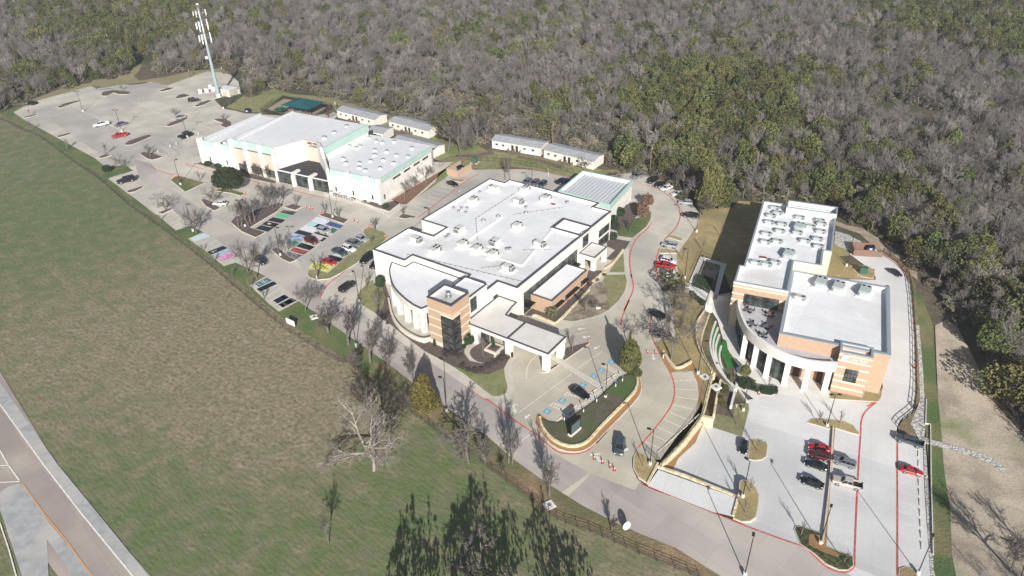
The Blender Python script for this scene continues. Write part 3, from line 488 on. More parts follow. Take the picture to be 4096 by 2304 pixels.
class Bld:
    def __init__(s, name, O, az, label, cat):
        s.az = az; s.O = Vector(O); s.root = thing(name, O, label, cat, -rad(az))
        s.eu = az_dir(az); s.ev = Vector((cos(rad(az)), -sin(rad(az)), 0))
    def xy(s, P_): return [(v, u) for u, v in P_]
    def world(s, u, v, z=0): return s.O+s.eu*u+s.ev*v+Vector((0, 0, z))
    def local(s, p): d = p-s.O; return d.dot(s.eu), d.dot(s.ev)
    def block(s, P_, z0, z1, drop, wm, rm=None, cm=None, cw=.45, im=None, names=('wall', 'roof', 'coping'), parent=None):
        """one storey mass: walls, a roof sunk behind the parapet, a coping on top"""
        P2 = ccw(s.xy(P_)); par = parent or s.root
        mb = MB(); n = len(P2); Q = offset(P2, cw*.75)
        for a in range(n):
            b = (a+1) % n
            mb.face([(*P2[a], z0), (*P2[b], z0), (*P2[b], z1), (*P2[a], z1)]); mb.face([(*Q[b], z1-drop-.1), (*Q[a], z1-drop-.1), (*Q[a], z1), (*Q[b], z1)], 1)
            mb.face([(*P2[a], z1), (*P2[b], z1), (*Q[b], z1), (*Q[a], z1)], 1)
        wo = mb.build(names[0], [wm, im or M_ROOFW], par)
        if cm:
            m2 = MB(); m2.ring(P2, cw*.78, z1-.12, z1+.1, out=.06); m2.build(names[2], cm, par)
        m3 = MB(); m3.tess([(*q, z1-drop) for q in Q]); m3.build(names[1], rm or M_ROOF, par); return wo
    def win(s, axis, c, a0, a1, z0, z1, nx, nz, out, parent=None, t=.12, name='window', depth=.08):
        """window in the wall plane axis=c, from a0 to a1; out = +1/-1 outward side"""
        f = MB(); p = MB(); A_, B_ = min(a0, a1), max(a0, a1)
        def bx(m, lo, hi, zl, zh, d0, d1):
            c0, c1 = sorted((c+out*d0, c+out*d1))
            if axis == 'u': m.box(lo, hi, c0, c1, zl, zh)
            else: m.box(c0, c1, lo, hi, zl, zh)
        bx(p, A_, B_, z0, z1, .0, .03)
        for i in range(nx+1): x = A_+(B_-A_)*i/nx; bx(f, max(A_, x-t/2), min(B_, x+t/2), z0, z1, .031, depth)
        for i in range(nz+1): z = z0+(z1-z0)*i/nz; bx(f, A_, B_, max(z0, z-t/2), min(z1, z+t/2), .032, depth+.004)
        o = f.build(name, M_FRAME, parent or s.root); p.build('pane', M_GLASS, o); return o
    def band(s, segs, z0, z1, m, name='band', th=.05, parent=None):
        """string course: segs = list of (axis, c, a0, a1, out)"""
        b = MB()
        for axis, c, a0, a1, out in segs:
            lo, hi = sorted((a0, a1)); c0, c1 = sorted((c-out*.02, c+out*th))
            if axis == 'u': b.box(lo, hi, c0, c1, z0, z1)
            else: b.box(c0, c1, lo, hi, z0, z1)
        return b.build(name, m, parent or s.root)
    def boxpart(s, name, u0, u1, v0, v1, z0, z1, m, parent=None):
        b = MB(); b.box(v0, v1, u0, u1, z0, z1); return b.build(name, m, parent or s.root)

# ------------------------------------------------------------------ main school building
S1 = Bld('school_building', (-36.99, 174.35, 0), 34.93, 'white school building with white roof, tan brick corner tower and flat entrance canopy', 'school')
ZR = 9.4
S1.block([(0,0),(0,11.2),(3.2,11.2),(3.2,30),(0,30),(0,37.8),(4.5,37.8),(4.5,43.5),(36.2,43.5),(36.2,34.2),(42.3,34.2),(42.3,43.4),(53.5,43.4),(53.5,37.7),(56.6,37.7),(56.6,5.6),(53.9,5.6),(53.9,-.2),(20.4,-.2),(20.4,9),(14.5,9),(14.5,0)], -.3, ZR, .75, M_STUCCO, M_ROOF, M_COPING)
S1.block([(36.2,34.25),(36.2,43.5),(39.6,43.5),(42.25,43.3),(42.25,34.25)], -.3, ZR-.02, 2.2, M_STUCCO, M_ROOF, M_COPING, cw=.4, names=('bay_wall', 'bay_roof', 'coping'))
S1.boxpart('loading_canopy', 14.6, 20.3, .6, 8.9, 0, 6.0, M_STUCCO)
b = MB(); P2 = S1.xy([(14.6,.6),(20.3,.6),(20.3,8.9),(14.6,8.9)]); b.ring(P2, .35, 6.0, 6.6); b.build('low_parapet', M_STUCCO, S1.root)
# raised roof seams
b = MB()
for q in (((14.8,18),(14.8,38)), ((14.8,38),(40,33.5)), ((14.8,18),(34,18))):
    (u0, v0), (u1, v1) = q; b.tube((v0, u0, ZR-.68), (v1, u1, ZR-.68), .35, .35, 6)
b.build('roof_ridge', M_ROOFW, S1.root)
b = MB()
for q in (((3.5,9),(8.5,43)), ((20,20),(30,12)), ((8.5,30),(14,36)), ((22,34),(26,40)), ((30,12),(50,12)), ((38,20),(50,30))):
    (u0, v0), (u1, v1) = q; L_ = math.hypot(u1-u0, v1-v0); n = int(L_/1.6)
    b.tube((v0, u0, ZR-.5), (v1, u1, ZR-.5), .05, .05, 4)
    for i in range(n): t = i/n; x = v0+(v1-v0)*t; y = u0+(u1-u0)*t; b.box(x-.12, x+.12, y-.12, y+.12, ZR-.75, ZR-.52)
b.build('gas_pipe', mat('pipe_grey', (.22, .22, .22)), S1.root)
# curved wing
arc = smoothp([Vector((u, v, 0)) for u, v in ((-.0,6.6),(-3.6,8.9),(-7.6,13.2),(-9.9,16.8),(-11.7,21.2),(-12.7,24.8),(-13.0,27.6))], 5, False)
cw_ = [(p.x, p.y) for p in arc]+[(-11.2,28.2),(-11.2,31.2),(-.05,31.2),(-.05,29.9),(3.15,29.9),(3.15,11.3),(-.05,11.3)]
S1.block(cw_, 5.6, 7.5, .35, M_STUCCO, M_ROOF, M_COPING, cw=.3, names=('wing_fascia', 'wing_roof', 'wing_coping'))
b = MB(); b.prism(S1.xy([(p.x+1.6, p.y+1.2) for p in arc if p.x+1.6 < 2.9]+[(3.15,30),(3.15,11.3)]), 5.5, 5.58, 0, bottom=True); b.build('wing_soffit', M_STUCCO, S1.root)
for u, v in ((-7.3,13.2),(-9.6,16.9),(-11.2,20.9),(-12.2,24.6),(-12.6,27.3)):
    S1.boxpart('column', u-.1, u+.95, v-.65, v+.65, 0, 5.6, M_STUCCO)
gp = [(p.x+3.4, p.y+1.4) for p in arc][8:]
for i in range(0, len(gp)-4, 4):
    a_, c_ = gp[i], gp[i+4]; f = MB(); p = MB()
    for t in (0, .5, 1):
        u, v = a_[0]+(c_[0]-a_[0])*t, a_[1]+(c_[1]-a_[1])*t; f.box(v-.07, v+.07, u-.07, u+.07, .1, 5.5)
    for z in (.9, 2.6, 4.3, 5.4):f.tube((a_[1], a_[0], z), (c_[1], c_[0], z), .07, .07, 4)
    p.face([(a_[1], a_[0], .1), (c_[1], c_[0], .1), (c_[1], c_[0], 5.5), (a_[1], a_[0], 5.5)]); o = f.build('window', M_FRAME, S1.root); p.build('pane', M_GLASS, o)
b = MB(); lw = smoothp([Vector((v, u, 0)) for u, v in ((-6.6,10.4),(-11.4,15.8),(-14.0,19.9),(-15.3,23.3),(-15.9,26.8),(-15.7,29.6),(-14.0,31.0))], 5, False)
n = len(lw); rg = []
for i in range(n):
    d = (lw[min(n-1, i+1)]-lw[max(0, i-1)]).normalized(); q = Vector((-d.y, d.x, 0))*.22; rg.append([(*(lw[i]-q).xy, -.2), (*(lw[i]+q).xy, -.2), (*(lw[i]+q).xy, 1.25), (*(lw[i]-q).xy, 1.25)])
b.loft(rg); b.build('terrace_wall', M_STONEW, S1.root, weld=True)
# brick tower
tw = [(-14.7,31.3),(-14.7,38.5),(-8.1,38.5),(-8.1,31.3)]
S1.block(tw, -.3, 13.1, .9, M_BRICK, mat('tower_roof', (.62, .60, .58), (.42, .40, .39), .25), M_COPING, cw=.5, names=('tower_wall', 'tower_roof', 'tower_coping'))
for z in (1.0, 3.2, 5.5, 7.8, 10.1): S1.band([('u',-14.7,31.25,38.55,-1), ('v',38.5,-14.75,-8.05,1)], z-.12 if z > 1.5 else -.3, z+.22, M_BAND)
o = S1.boxpart('oriel', -15.3, -12.5, 35.6, 39.1, 0, 10.0, M_FRAME); S1.boxpart('oriel_cap', -15.4, -12.4, 35.5, 39.2, 10.0, 10.35, M_BAND)
for i in range(4):
    z = .9+i*2.3; S1.win('u', -15.3, 35.8, 38.9, z, z+1.75, 2, 3, -1); S1.win('v', 39.1, -15.1, -12.7, z, z+1.75, 2, 3, 1)
S1.win('v', 37.8, -6.9, -4.5, 6.5, 10.2, 3, 5, 1)
S1.block([(-8.2,31.3),(-8.2,37.75),(-.05,37.75),(-.05,31.3)], -.3, 11.0, .4, M_STUCCO, M_ROOF, M_COPING, cw=.3, names=('link_wall', 'link_roof', 'coping'))
b = MB(); P2 = (( -11.4,34.9)); b.tube((34.9, -11.2, 12.2), (34.9, -11.2, 12.6), .75, .75, 12); b.tube((34.9, -11.2, 12.6), (34.9, -11.2, 13.4), .4, .4, 10); b.tube((34.9, -11.2, 13.4), (34.9, -11.2, 13.7), .6, .5, 10); b.build('roof_vent', M_METAL, S1.root)
# canopy
S1.block([(-9.4,39.2),(-9.4,50),(-1.6,50),(-1.6,44.3),(1.9,43.6),(4.4,43.4),(4.4,37.9),(-7.9,37.9)], 4.3, 5.3, .12, M_STUCCO, mat('canopy_roof', (.70, .67, .63), (.64, .61, .57), .3), M_COPING, cw=.25, names=('canopy_fascia', 'canopy_roof', 'canopy_coping'))
S1.block([(-9.5,50.05),(-9.5,61.1),(-1.7,61.1),(-1.7,50.05)], 4.2, 5.45, .12, M_STUCCO, MATS['canopy_roof'], M_COPING, cw=.3, names=('canopy_fascia', 'canopy_roof', 'canopy_coping'))
b = MB(); b.box(38.5, 61, -9.3, -1.8, 4.22, 4.28); b.build('canopy_soffit', M_STUCCO, S1.root)
for u, v in ((-9.35,59.4),(-3.2,59.4),(-9.3,49.2),(-3.2,49.2)): S1.boxpart('canopy_pier', u, u+1.3, v, v+1.5, -.1, 4.25, M_STUCCO)
S1.boxpart('canopy_pier', -9.3, -8.0, 39.3, 41.4, -.1, 4.3, M_STUCCO)
S1.win('u', -7.5, 38.6, 43.4, .1, 3.6, 4, 2, -1)
# south-east front: ribbon glazing, brick wing, porch, bays
S1.win('v', 43.5, 7.3, 33.8, 2.6, 6.3, 22, 3, 1); S1.win('v', 43.5, 7.3, 10.6, .1, 2.55, 3, 2, 1); S1.win('v', 43.5, 28.4, 33.8, .1, 2.55, 5, 2, 1)
S1.win('v', 43.5, 36.8, 39.9, 5.2, 8.5, 3, 4, 1); S1.win('v', 37.8, 2.3, 4.1, 3.8, 6.1, 2, 3, 1); S1.win('v', 43.4, 46.4, 52.6, 3.9, 6.2, 5, 2, 1); S1.win('v', 43.4, 46.4, 52.6, .3, 3.1, 5, 2, 1)
S1.block([(10.5,43.52),(10.5,49.8),(28.2,49.8),(28.2,43.52)], -.3, 4.5, .35, M_BRICK, M_ROOF, M_COPING, cw=.35, names=('brick_wall', 'wing_roof', 'coping'))
for a0, a1 in ((11.6, 14.8), (17, 22.3), (25, 27.4)):
    S1.win('v', 49.8, a0, a1, .9, 2.1, max(2, int((a1-a0)/1.2)), 1, 1)
    b = MB(); b.prism([(49.85, a0-.2), (51.0, a0-.2), (51.0, a1+.2), (49.85, a1+.2)], 2.35, 2.5, bottom=True); b.build('awning', M_BLACK, S1.root)
b = MB(); b.prism([(43.6, 7.2), (45.2, 7.2), (45.2, 10.2), (43.6, 10.2)], 2.5, 2.65, bottom=True); b.build('awning', M_BLACK, S1.root); b = MB(); b.prism([(43.6, 28.6), (45.4, 28.6), (45.4, 33), (43.6, 33)], 2.5, 2.65, bottom=True); b.build('awning', M_BLACK, S1.root)
S1.block([(35,43.55),(35,48.4),(42.1,48.4),(42.1,43.55)], 3.1, 4.5, .25, M_STUCCO, MATS['canopy_roof'], M_COPING, cw=.25, names=('porch_fascia', 'porch_roof', 'coping'))
for u, v in ((35,47.2),(41,47.2),(35,43.6)): S1.boxpart('porch_pier', u, u+1.1, v, v+1.2, 0, 3.1, M_STUCCO)
S1.win('v', 43.5, 36.3, 41.5, .1, 2.9, 5, 1, 1)
o = wallstrip('stone_edging', pts('B', "150,565 190,560 425,660 520,580 840,250"), .5, 0, .55, M_STONE); tag(o, 'low stacked stone wall in front of the brown brick wing', 'garden wall')
o = wallstrip('stone_edging', pts('B', "880,150 1010,40 1040,40"), .5, 0, .55, M_STONE); tag(o, 'short stone wall by the garden path beside the porch steps', 'garden wall')
o = wallstrip('stone_edging', pts('r', "2230,970 2380,870 2540,650"), .45, 0, .5, M_STONE); tag(o, 'stone edging along the lawn in front of the small porch', 'garden wall')

# shed-like rear hall with white skylit roof
SA = Bld('rear_hall', (-36.99, 174.35, 0), 34.93, 'white hall behind the school with a mono-pitch gridded roof and green fascia', 'hall')
SA.block([(63,20),(80.3,18.8),(81.6,36.4),(62.3,38.6)], -.3, 6.6, 1.0, M_STUCCO, mat('skylit_roof', (.66, .67, .68)), M_TEAL, cw=.4)
b = MB()
for i in range(17):
    for j in range(13):
        u = 64.2+i*.97; v = 20.8+j*1.25+(i*-.06); b.box(v, v+.8, u, u+.62, 5.58, 5.68)
b.build('roof_panel', mat('skylight_panel', (.36, .38, .40), rough=.4), SA.root)
b = MB(); P2 = SA.xy([(62.3,38.65),(81.65,36.45),(81.68,36.55),(62.25,38.75)]); b.prism(P2, 5.0, 6.72); b.prism(SA.xy([(62.2,38.7),(62.9,20),(62.8,20),(62.1,38.7)]), 5.0, 6.72); b.build('fascia', M_TEAL, SA.root)

# ------------------------------------------------------------------ gym
S2 = Bld('gym_building', (-42.18, 220.79, 0), 28.2, 'white gym building with ribbed white roofs, pale green fascias and upright fins', 'gym')
# east block
S2.block([(.9,-20.5),(.9,-.3),(31.8,-.3),(34.5,-1.5),(34.5,-30),(12,-30)], -.3, 7.4, .05, M_STUCCO, None, None, names=('wall', 'roof', 'coping'))
b = MB(); rg = []
for i in range(42):
    u = 1.6+i*.8; v0 = -21.2-(u-1)*.8 if u < 12.5 else -30
    b.face([(max(v0,-29.3), u, 7.6), (-.7, u, 7.6), (-.7, u+.72, 7.6), (max(v0,-29.3), u+.72, 7.6)]); b.face([(max(v0,-29.3), u+.72, 7.52), (max(v0,-29.3), u+.72, 7.6), (-.7, u+.72, 7.6), (-.7, u+.72, 7.52)])
b.build('ribbed_roof', M_METROOF, S2.root)
b = MB(); P2 = S2.xy([(.7,-20.2),(.7,-.15),(32.2,-.15),(32.2,-.55),(1.1,-.55),(1.1,-20.2)]); b.prism(P2, 6.9, 8.75, bottom=True); b.build('fascia', M_TEAL, S2.root)
for a0, a1 in ((8.2,12.6),(14.6,18.5),(20.5,24.2),(26,29.6)): S2.win('v', -.3, a0, a1, 5.6, 6.25, 3, 1, 1)
for v in (-18.8,-13.9,-11.6,-6.2,-3.7): S2.win('u', .9, v-.32, v+.32, .9, 2.6, 1, 1, -1)
S2.win('v', -.3, 2.6, 3.2, .9, 2.6, 1, 1, 1)
def fin(u0, v, z, w_=1.0, d=1.6, name='fin'): S2.boxpart(name, u0, u0+d, v-w_/2, v+w_/2, -.2, z, M_STUCCO)
for v, z in ((-.3,9.2),(-5.1,9.2),(-13.1,9.2)): fin(-.1, v, z)
# high block
S2.block([(2,-65),(2,-44.4),(11.8,-39.6),(11.8,-33.2),(9,-29.2),(34,-29.2),(34,-65)], -.3, 10.6, .04, M_STUCCO, None, None)
b = MB()
for i in range(40):
    u = 2.6+i*.79; z = 10.6+(u-2)*.03; v1 = -44.6+(u-2)*.49 if u < 11.8 else -29.6
    b.face([(-64.6, u, z), (v1, u, z), (v1, u+.7, z+.02), (-64.6, u+.7, z+.02)]); b.face([(-64.6, u+.7, z-.07), (-64.6, u+.7, z+.02), (v1, u+.7, z+.02), (v1, u+.7, z-.07)])
b.build('ribbed_roof', M_METROOF, S2.root)
b = MB(); b.prism(S2.xy([(1.7,-64.8),(1.7,-45.5),(2.1,-45.5),(2.1,-64.8)]), 9.0, 11.9, bottom=True); b.prism(S2.xy([(8.6,-29.4),(8.6,-28.9),(34.3,-28.9),(34.3,-29.4)]), 9.2, 11.85, bottom=True); b.build('fascia', M_TEAL, S2.root)
b = MB(); b.prism(S2.xy([(1.8,-65.1),(1.8,-64.6),(34.3,-64.6),(34.3,-65.1)]), 10.4, 12.0, bottom=True); b.build('metal_parapet', M_CORR, S2.root)
b = MB(); b.prism(S2.xy([(1.9,-64.9),(1.9,-45),(2.05,-45),(2.05,-64.9)]), 2.9, 8.9); b.build('block_wall', M_TANWALL, S2.root)
S2.win('u', 1.9, -64, -45.5, 8.55, 8.98, 12, 1, -1); S2.win('u', 1.95, -64, -45.5, .1, 2.85, 10, 1, -1)
for v in (-65,-58.4,-51.5): fin(.9, v, 12.1, .9, 1.3)
fin(.2, -44.4, 12.0, 1.2, 2.4)
# entrance notch: diagonal white wall, sign wall, sloping side wall, dark roof and glass
b = MB(); b.prism(S2.xy([(1.5,-44.8),(12,-39.8),(12,-39.4),(1.5,-43.9)]), 0, 12.1); b.build('diagonal_wall', M_STUCCO, S2.root)
b = MB(); b.prism(S2.xy([(11.6,-39.8),(11.6,-33),(12,-33),(12,-39.8)]), 0, 12.1); b.build('sign_wall', M_TANWALL, S2.root)
b = MB(); q = [(12,-33.4,12.1),(8.5,-29.0,12.1),(6.5,-26.5,9.2),(.4,-20.2,9.0)]; lo = [(v, u, 0) for u, v, z in q]; hi = [(v, u, z) for u, v, z in q]; lo2 = [(v-1.0, u-.3, 0) for u, v, z in q]; hi2 = [(v-1.0, u-.3, z) for u, v, z in q]
b.loft([[lo[i], lo2[i], hi2[i], hi[i]] for i in range(4)]); b.build('side_wall', M_STUCCO, S2.root, weld=True)
b = MB(); b.tess([(v, u, 4.5) for u, v in ((.4,-43.8),(.2,-21.6),(11.6,-33.1),(11.6,-39.7))]); b.build('entrance_roof', M_DKROOF, S2.root)
S2.win('u', .1, -43.6, -21.4, .1, 4.4, 15, 3, -1, t=.16)
S2.boxpart('eave_trim', -.1, .4, -43.8, -21.2, 4.4, 4.62, M_WHITEM)
for v in (-36,-28.5):
    b = MB(); b.prism([(v-.55, -1.0), (v+.55, -1.0), (v+.55, .9), (v-.55, .9)], -.2, 4.3); b.prism([(v-.6, -.4), (v+.6, -.4), (v+.6, 2.8), (v-.6, 2.8)], 4.3, 5.1, bottom=True); b.build('entrance_pier', M_STUCCO, S2.root)
# west block
S2.block([(2.6,-82),(2.6,-65.2),(33.6,-65.2),(33.6,-82)], -.3, 7.3, .04, M_STUCCO, None, None)
b = MB()
for i in range(38):
    u = 3.2+i*.79; z = 7.35+(u-2)*.025; b.face([(-81.6, u, z), (-65.3, u, z), (-65.3, u+.7, z+.02), (-81.6, u+.7, z+.02)]); b.face([(-81.6, u+.7, z-.07), (-81.6, u+.7, z+.02), (-65.3, u+.7, z+.02), (-65.3, u+.7, z-.07)])
b.build('ribbed_roof', M_METROOF, S2.root)
b = MB(); b.prism(S2.xy([(2.4,-81.9),(2.4,-65.3),(2.8,-65.3),(2.8,-81.9)]), 6.5, 8.6, bottom=True); b.build('fascia', M_TEAL, S2.root)
b = MB(); b.prism(S2.xy([(2.5,-82.2),(2.5,-81.7),(33.8,-81.7),(33.8,-82.2)]), 7.2, 8.9, bottom=True); b.build('metal_parapet', M_CORR, S2.root)
for v, z in ((-81.6,9.6),(-72.6,9.6)): fin(1.0, v, z, 1.1, 2.0)
for v in (-79,-74.8,-70.5): S2.win('u', 2.6, v-.32, v+.32, .8, 2.5, 1, 1, -1)
def lettering(txt, size, loc, rot, m, parent, ext=.03, name='lettering'):
    c = bpy.data.curves.new(name, 'FONT'); c.body = txt; c.size = size; c.extrude = ext; c.align_x = 'CENTER'; c.align_y = 'CENTER'; c.materials.append(m); c.offset = .012
    t_ = bpy.data.objects.new('t', c); COL.objects.link(t_); bpy.context.view_layer.update(); me = bpy.data.meshes.new_from_object(t_.evaluated_get(bpy.context.evaluated_depsgraph_get())); bpy.data.objects.remove(t_); me.materials.clear(); me.materials.append(m); o = link(name, me, parent); o.location = loc; o.rotation_euler = rot; return o
M_SIGN = mat('sign_navy', (.02, .035, .06), rough=.5)
lettering('UME PREP', 1.25, (-36.0, 11.5, 11.2), (pi/2, 0, 0), M_SIGN, S2.root); lettering('ACADEMY', .8, (-35.9, 11.5, 10.2), (pi/2, 0, 0), M_SIGN, S2.root)
b = MB(); b.prism([(-39.4+.55*cos(i*pi/7), .55*sin(i*pi/7)) for i in range(14)], 0, .05); o = b.build('emblem', M_WHITEM, S2.root); o.rotation_euler = (pi/2, 0, 0); o.location = (0, 11.55, 11.1)

# ------------------------------------------------------------------ new school building on the lower site
S3 = Bld('academy_building', (69.75, 126.27, -2.5), 23.39, 'tan brick and white academy building with a curved colonnade, roof terrace and many rooftop units', 'school')
S3.block([(2.6,-12.7),(2.6,-.1),(2.6,6.5),(2.7,9.95),(31.9,9.95),(31.9,-12.6)], -2, 10.5, .9, M_BRICK, M_ROOF, M_COPG, cw=.9)
S3.block([(0,0),(0,6.5),(3.9,6.5),(3.9,0)], -2, 10.75, .8, M_BRICK, M_ROOF, M_COPG, cw=.55, names=('stair_wall', 'stair_roof', 'coping'))
S3.block([(17.1,-25),(25.4,-25),(25.4,-23.85),(65,-23.85),(65,-4),(40.6,-4),(40.6,-6.05),(32.3,-6.05),(32.3,-12.6),(17.1,-12.6)], -2, 13, 1.0, M_CREAM, M_ROOF, M_COPG, cw=.5, names=('upper_wall', 'upper_roof', 'upper_coping'))
S3.block([(60.6,-17.2),(65.3,-17.2),(65.3,-3.9),(60.6,-3.9)], 11.5, 14.2, 1.4, M_STUCCO, M_ROOF, M_COPG, cw=.4, names=('penthouse_wall', 'penthouse_roof', 'coping'))
S3.boxpart('facade_brick', 16.95, 17.2, -25.05, -12.55, 6.4, 12.45, M_BRICK)
b = MB(); b.box(-25.06, -24.8, 16.95, 25.4, -2, 12.45); b.build('facade_brick', M_BRICK, S3.root)
for z in (11.7, 9.75, 8.0, 6.55): S3.band([('u',16.95,-25.1,-12.5,-1)], z, z+.4, M_BAND)
S3.boxpart('upper_trim', 16.9, 17.2, -25.1, -12.5, 12.5, 13.02, M_WHITEM)
S3.win('u', 16.9, -22.2, -14.1, 7.3, 10.3, 7, 3, -1)
for z in (9.9, 8.4, 6.7, 4.4, 2.9, 1.2): S3.band([('u',0,-.05,6.5 if z < 6 and not 3.2 < z < 6.9 else 6.5,-1)] if not 3.3 < z < 6.8 else [('u',0,-.05,1.9,-1),('u',0,4.5,6.5,-1)], z, z+.42, M_BAND)
S3.win('u', 0, 1.9, 4.5, 3.4, 6.7, 4, 3, -1)
lettering('UME PREP', .78, (3.95, -.06, 9.35), (pi/2, 0, 0), M_WHITEM, S3.root); lettering('DUNCANVILLE', .3, (3.95, -.06, 8.82), (pi/2, 0, 0), M_WHITEM, S3.root) if 0 else None
# horse-helmet style emblem plate
hp = [(-.8,-.55),(-.85,.1),(-.55,.6),(-.1,.8),(.35,.72),(.65,.35),(.85,.05),(.55,-.05),(.2,-.12),(.45,-.45),(.7,-.65),(.2,-.55),(-.35,-.5)]
b = MB(); b.prism(hp, 0, .06); o = b.build('emblem', M_WHITEM, S3.root); o.rotation_euler = (pi/2, 0, 0); o.location = (1.35, -.03, 9.45)
b = MB(); b.prism([(x*1.13, y*1.13+.02) for x, y in hp], 0, .04); o = b.build('emblem_outline', mat('emblem_dark', (.03, .06, .045)), S3.root); o.rotation_euler = (pi/2, 0, 0); o.location = (1.35, -.01, 9.45)
# curved colonnade and terrace
ca = smoothp([Vector((u, v, 0)) for u, v in ((17.1,-23.6),(13.4,-22.9),(9.4,-21.6),(5.3,-19.7),(2.2,-16.9),(-.1,-13.7),(-1.8,-9.7),(-2.3,-5.4),(-1.5,-1.2),(-1.0,0))], 5, False)
def ribbon(P_, th, z0, z1, name, m):
    b = MB(); n = len(P_); rg = []
    for i in range(n):
        d = (P_[min(n-1, i+1)]-P_[max(0, i-1)]).normalized(); q = Vector((-d.y, d.x, 0))
        if q.dot(Vector((9, -9, 0))-P_[i]) < 0: q = -q
        a_, c_ = P_[i], P_[i]+q*th; rg.append([(a_.y, a_.x, z0), (c_.y, c_.x, z0), (c_.y, c_.x, z1), (a_.y, a_.x, z1)])
    b.loft(rg); return b.build(name, m, S3.root, weld=True)
ribbon(ca, .55, 6.0, 8.45, 'colonnade_band', M_STUCCO)
b = MB(); b.tess([(p.y, p.x, 7.2) for p in ca]+[(-.1, 2.7, 7.2), (-12.7, 2.7, 7.2), (-12.7, 17, 7.2)]); b.build('terrace_floor', mat('terrace_paver', (.50, .50, .52), (.44, .44, .46), .9), S3.root)
b = MB(); b.tess([(p.y, p.x, 5.95) for p in ca]+[(-.1, 2.7, 5.95), (-12.7, 2.7, 5.95), (-12.7, 17, 5.95)], flip=True); b.build('soffit', M_STUCCO, S3.root)
cols = [(-1.0,-1.2),(-2.2,-5.4),(-1.8,-9.6),(-.1,-13.7),(2.3,-16.8),(5.3,-19.6)]
for u, v in cols: b = MB(); b.box(v-.6, v+.6, u-.1, u+1.0, -1, 6.0); b.build('column', M_STUCCO, S3.root)
gl = [(-.1,-13.3),(2.3,-16.4),(5.4,-19.2),(9.5,-21.1),(16.9,-23.2)]; gl = [(-1.6,-9.0),]+gl
for i in range(len(gl)-1):
    (u0, v0), (u1, v1) = gl[i], gl[i+1]; f = MB(); p = MB(); k = 4
    for t in range(k+1): u, v = u0+.45+(u1-u0)*t/k, v0+(v1-v0)*t/k; f.box(v-.06, v+.06, u-.06, u+.06, -.5, 6.0)
    for z in (.2, 2.1, 4.0, 5.8): f.tube((v0, u0+.45, z), (v1, u1+.45, z), .06, .06, 4)
    p.face([(v0, u0+.5, -.5), (v1, u1+.5, -.5), (v1, u1+.5, 6.0), (v0, u0+.5, 6.0)]); o = f.build('window', M_FRAME, S3.root); p.build('pane', M_GLASS, o)
b = MB(); b.box(-25.0, -22.5, 17.2, 17.4, -2, 7); b.build('facade_brick', M_BRICKD, S3.root)
for v in (-8.2, -3.2): S3.boxpart('recess_door', 2.45, 2.62, v, v+1.8, -.2, 2.6, mat('brown_door', (.10, .06, .045)))
# ------------------------------------------------------------------ rooftop equipment
def make_unit(name, L_, W_, Hh, fans, body, label, nd=1):
    """packaged rooftop unit: curb, housing, coil grille end, fans on top"""
    r = thing(name, (0, 0, 0), label, 'rooftop unit')
    b = MB(); b.box(-L_/2-.5, L_/2+.5, -W_/2-.5, W_/2+.5, 0, .12); b.build('curb', M_ROOFW, r)
    b = MB(); b.box(-L_/2, L_/2, -W_/2, W_/2, .12, .3); b.box(-L_/2, L_/2, -W_/2, W_/2, .32, Hh); b.box(-L_/2-.35, -L_/2, -W_/2*.7, W_/2*.7, .5, Hh-.2); b.build('housing', body, r)
    g = MB(); g.box(L_/2, L_/2+.04, -W_/2+.1, W_/2-.1, .4, Hh-.15); g.box(L_/4, L_/2-.1, -W_/2-.03, -W_/2, .4, Hh-.15); g.build('coil', M_GRILLE, r)
    for i in range(fans):
        fx = L_/2-.55-(i//2)*.95; fy = (0 if fans == 1 else (-.25 if i % 2 else .25)*W_); f = MB(); f.tube((fx, fy, Hh), (fx, fy, Hh+.06), .36, .36, 14); f.build('fan', M_ACD, r)
    return r
def put(proto, used, bld, k, x, y, z, daz, label, group, s=1):
    p = G(k, x, y, bld.O.z+z); o = proto if not used else copy_tree(proto)
    o.location = p; o.rotation_euler = (0, 0, rad(90-bld.az-daz)); o.scale = (s, s, s); o['label'] = label; o['group'] = group; return o
U1 = make_unit('rooftop_unit', 3.2, 2.0, 1.7, 2, M_AC, ''); U2 = make_unit('rooftop_unit', 3.6, 2.3, 1.75, 4, M_AC, '')
n1 = n2 = 0; grp = 'rooftop units on the main school roof'
for i, (q, x, y, da) in enumerate((('d',505,745,90),('d',680,845,0),('d',905,650,180),('d',940,785,0),('d',1075,830,0),('d',1240,770,180),('d',1225,880,0),('d',1365,1010,90),('d',1660,785,90),('d',1448,615,0),('d',1460,385,90),('d',1520,270,0),('d',1715,355,0),('d',1035,375,0),('d',1225,262,270))):
    four = i in (1, 11, 12, 13); pr = U2 if four else U1
    put(pr, n2 if four else n1, S1, q, x, y, ZR-.75, da, 'beige rooftop unit on the white school roof, one of a scattered field of them', grp, .92)
    if four: n2 = 1
    else: n1 = 1
V1 = make_unit('rooftop_unit', 2.3, 1.5, 1.15, 1, M_ACG, ''); V2 = make_unit('rooftop_unit', 3.6, 2.4, 1.6, 2, M_ACG, '')
grp = 'grey-green rooftop units on the academy roof'
c1 = c2 = 0
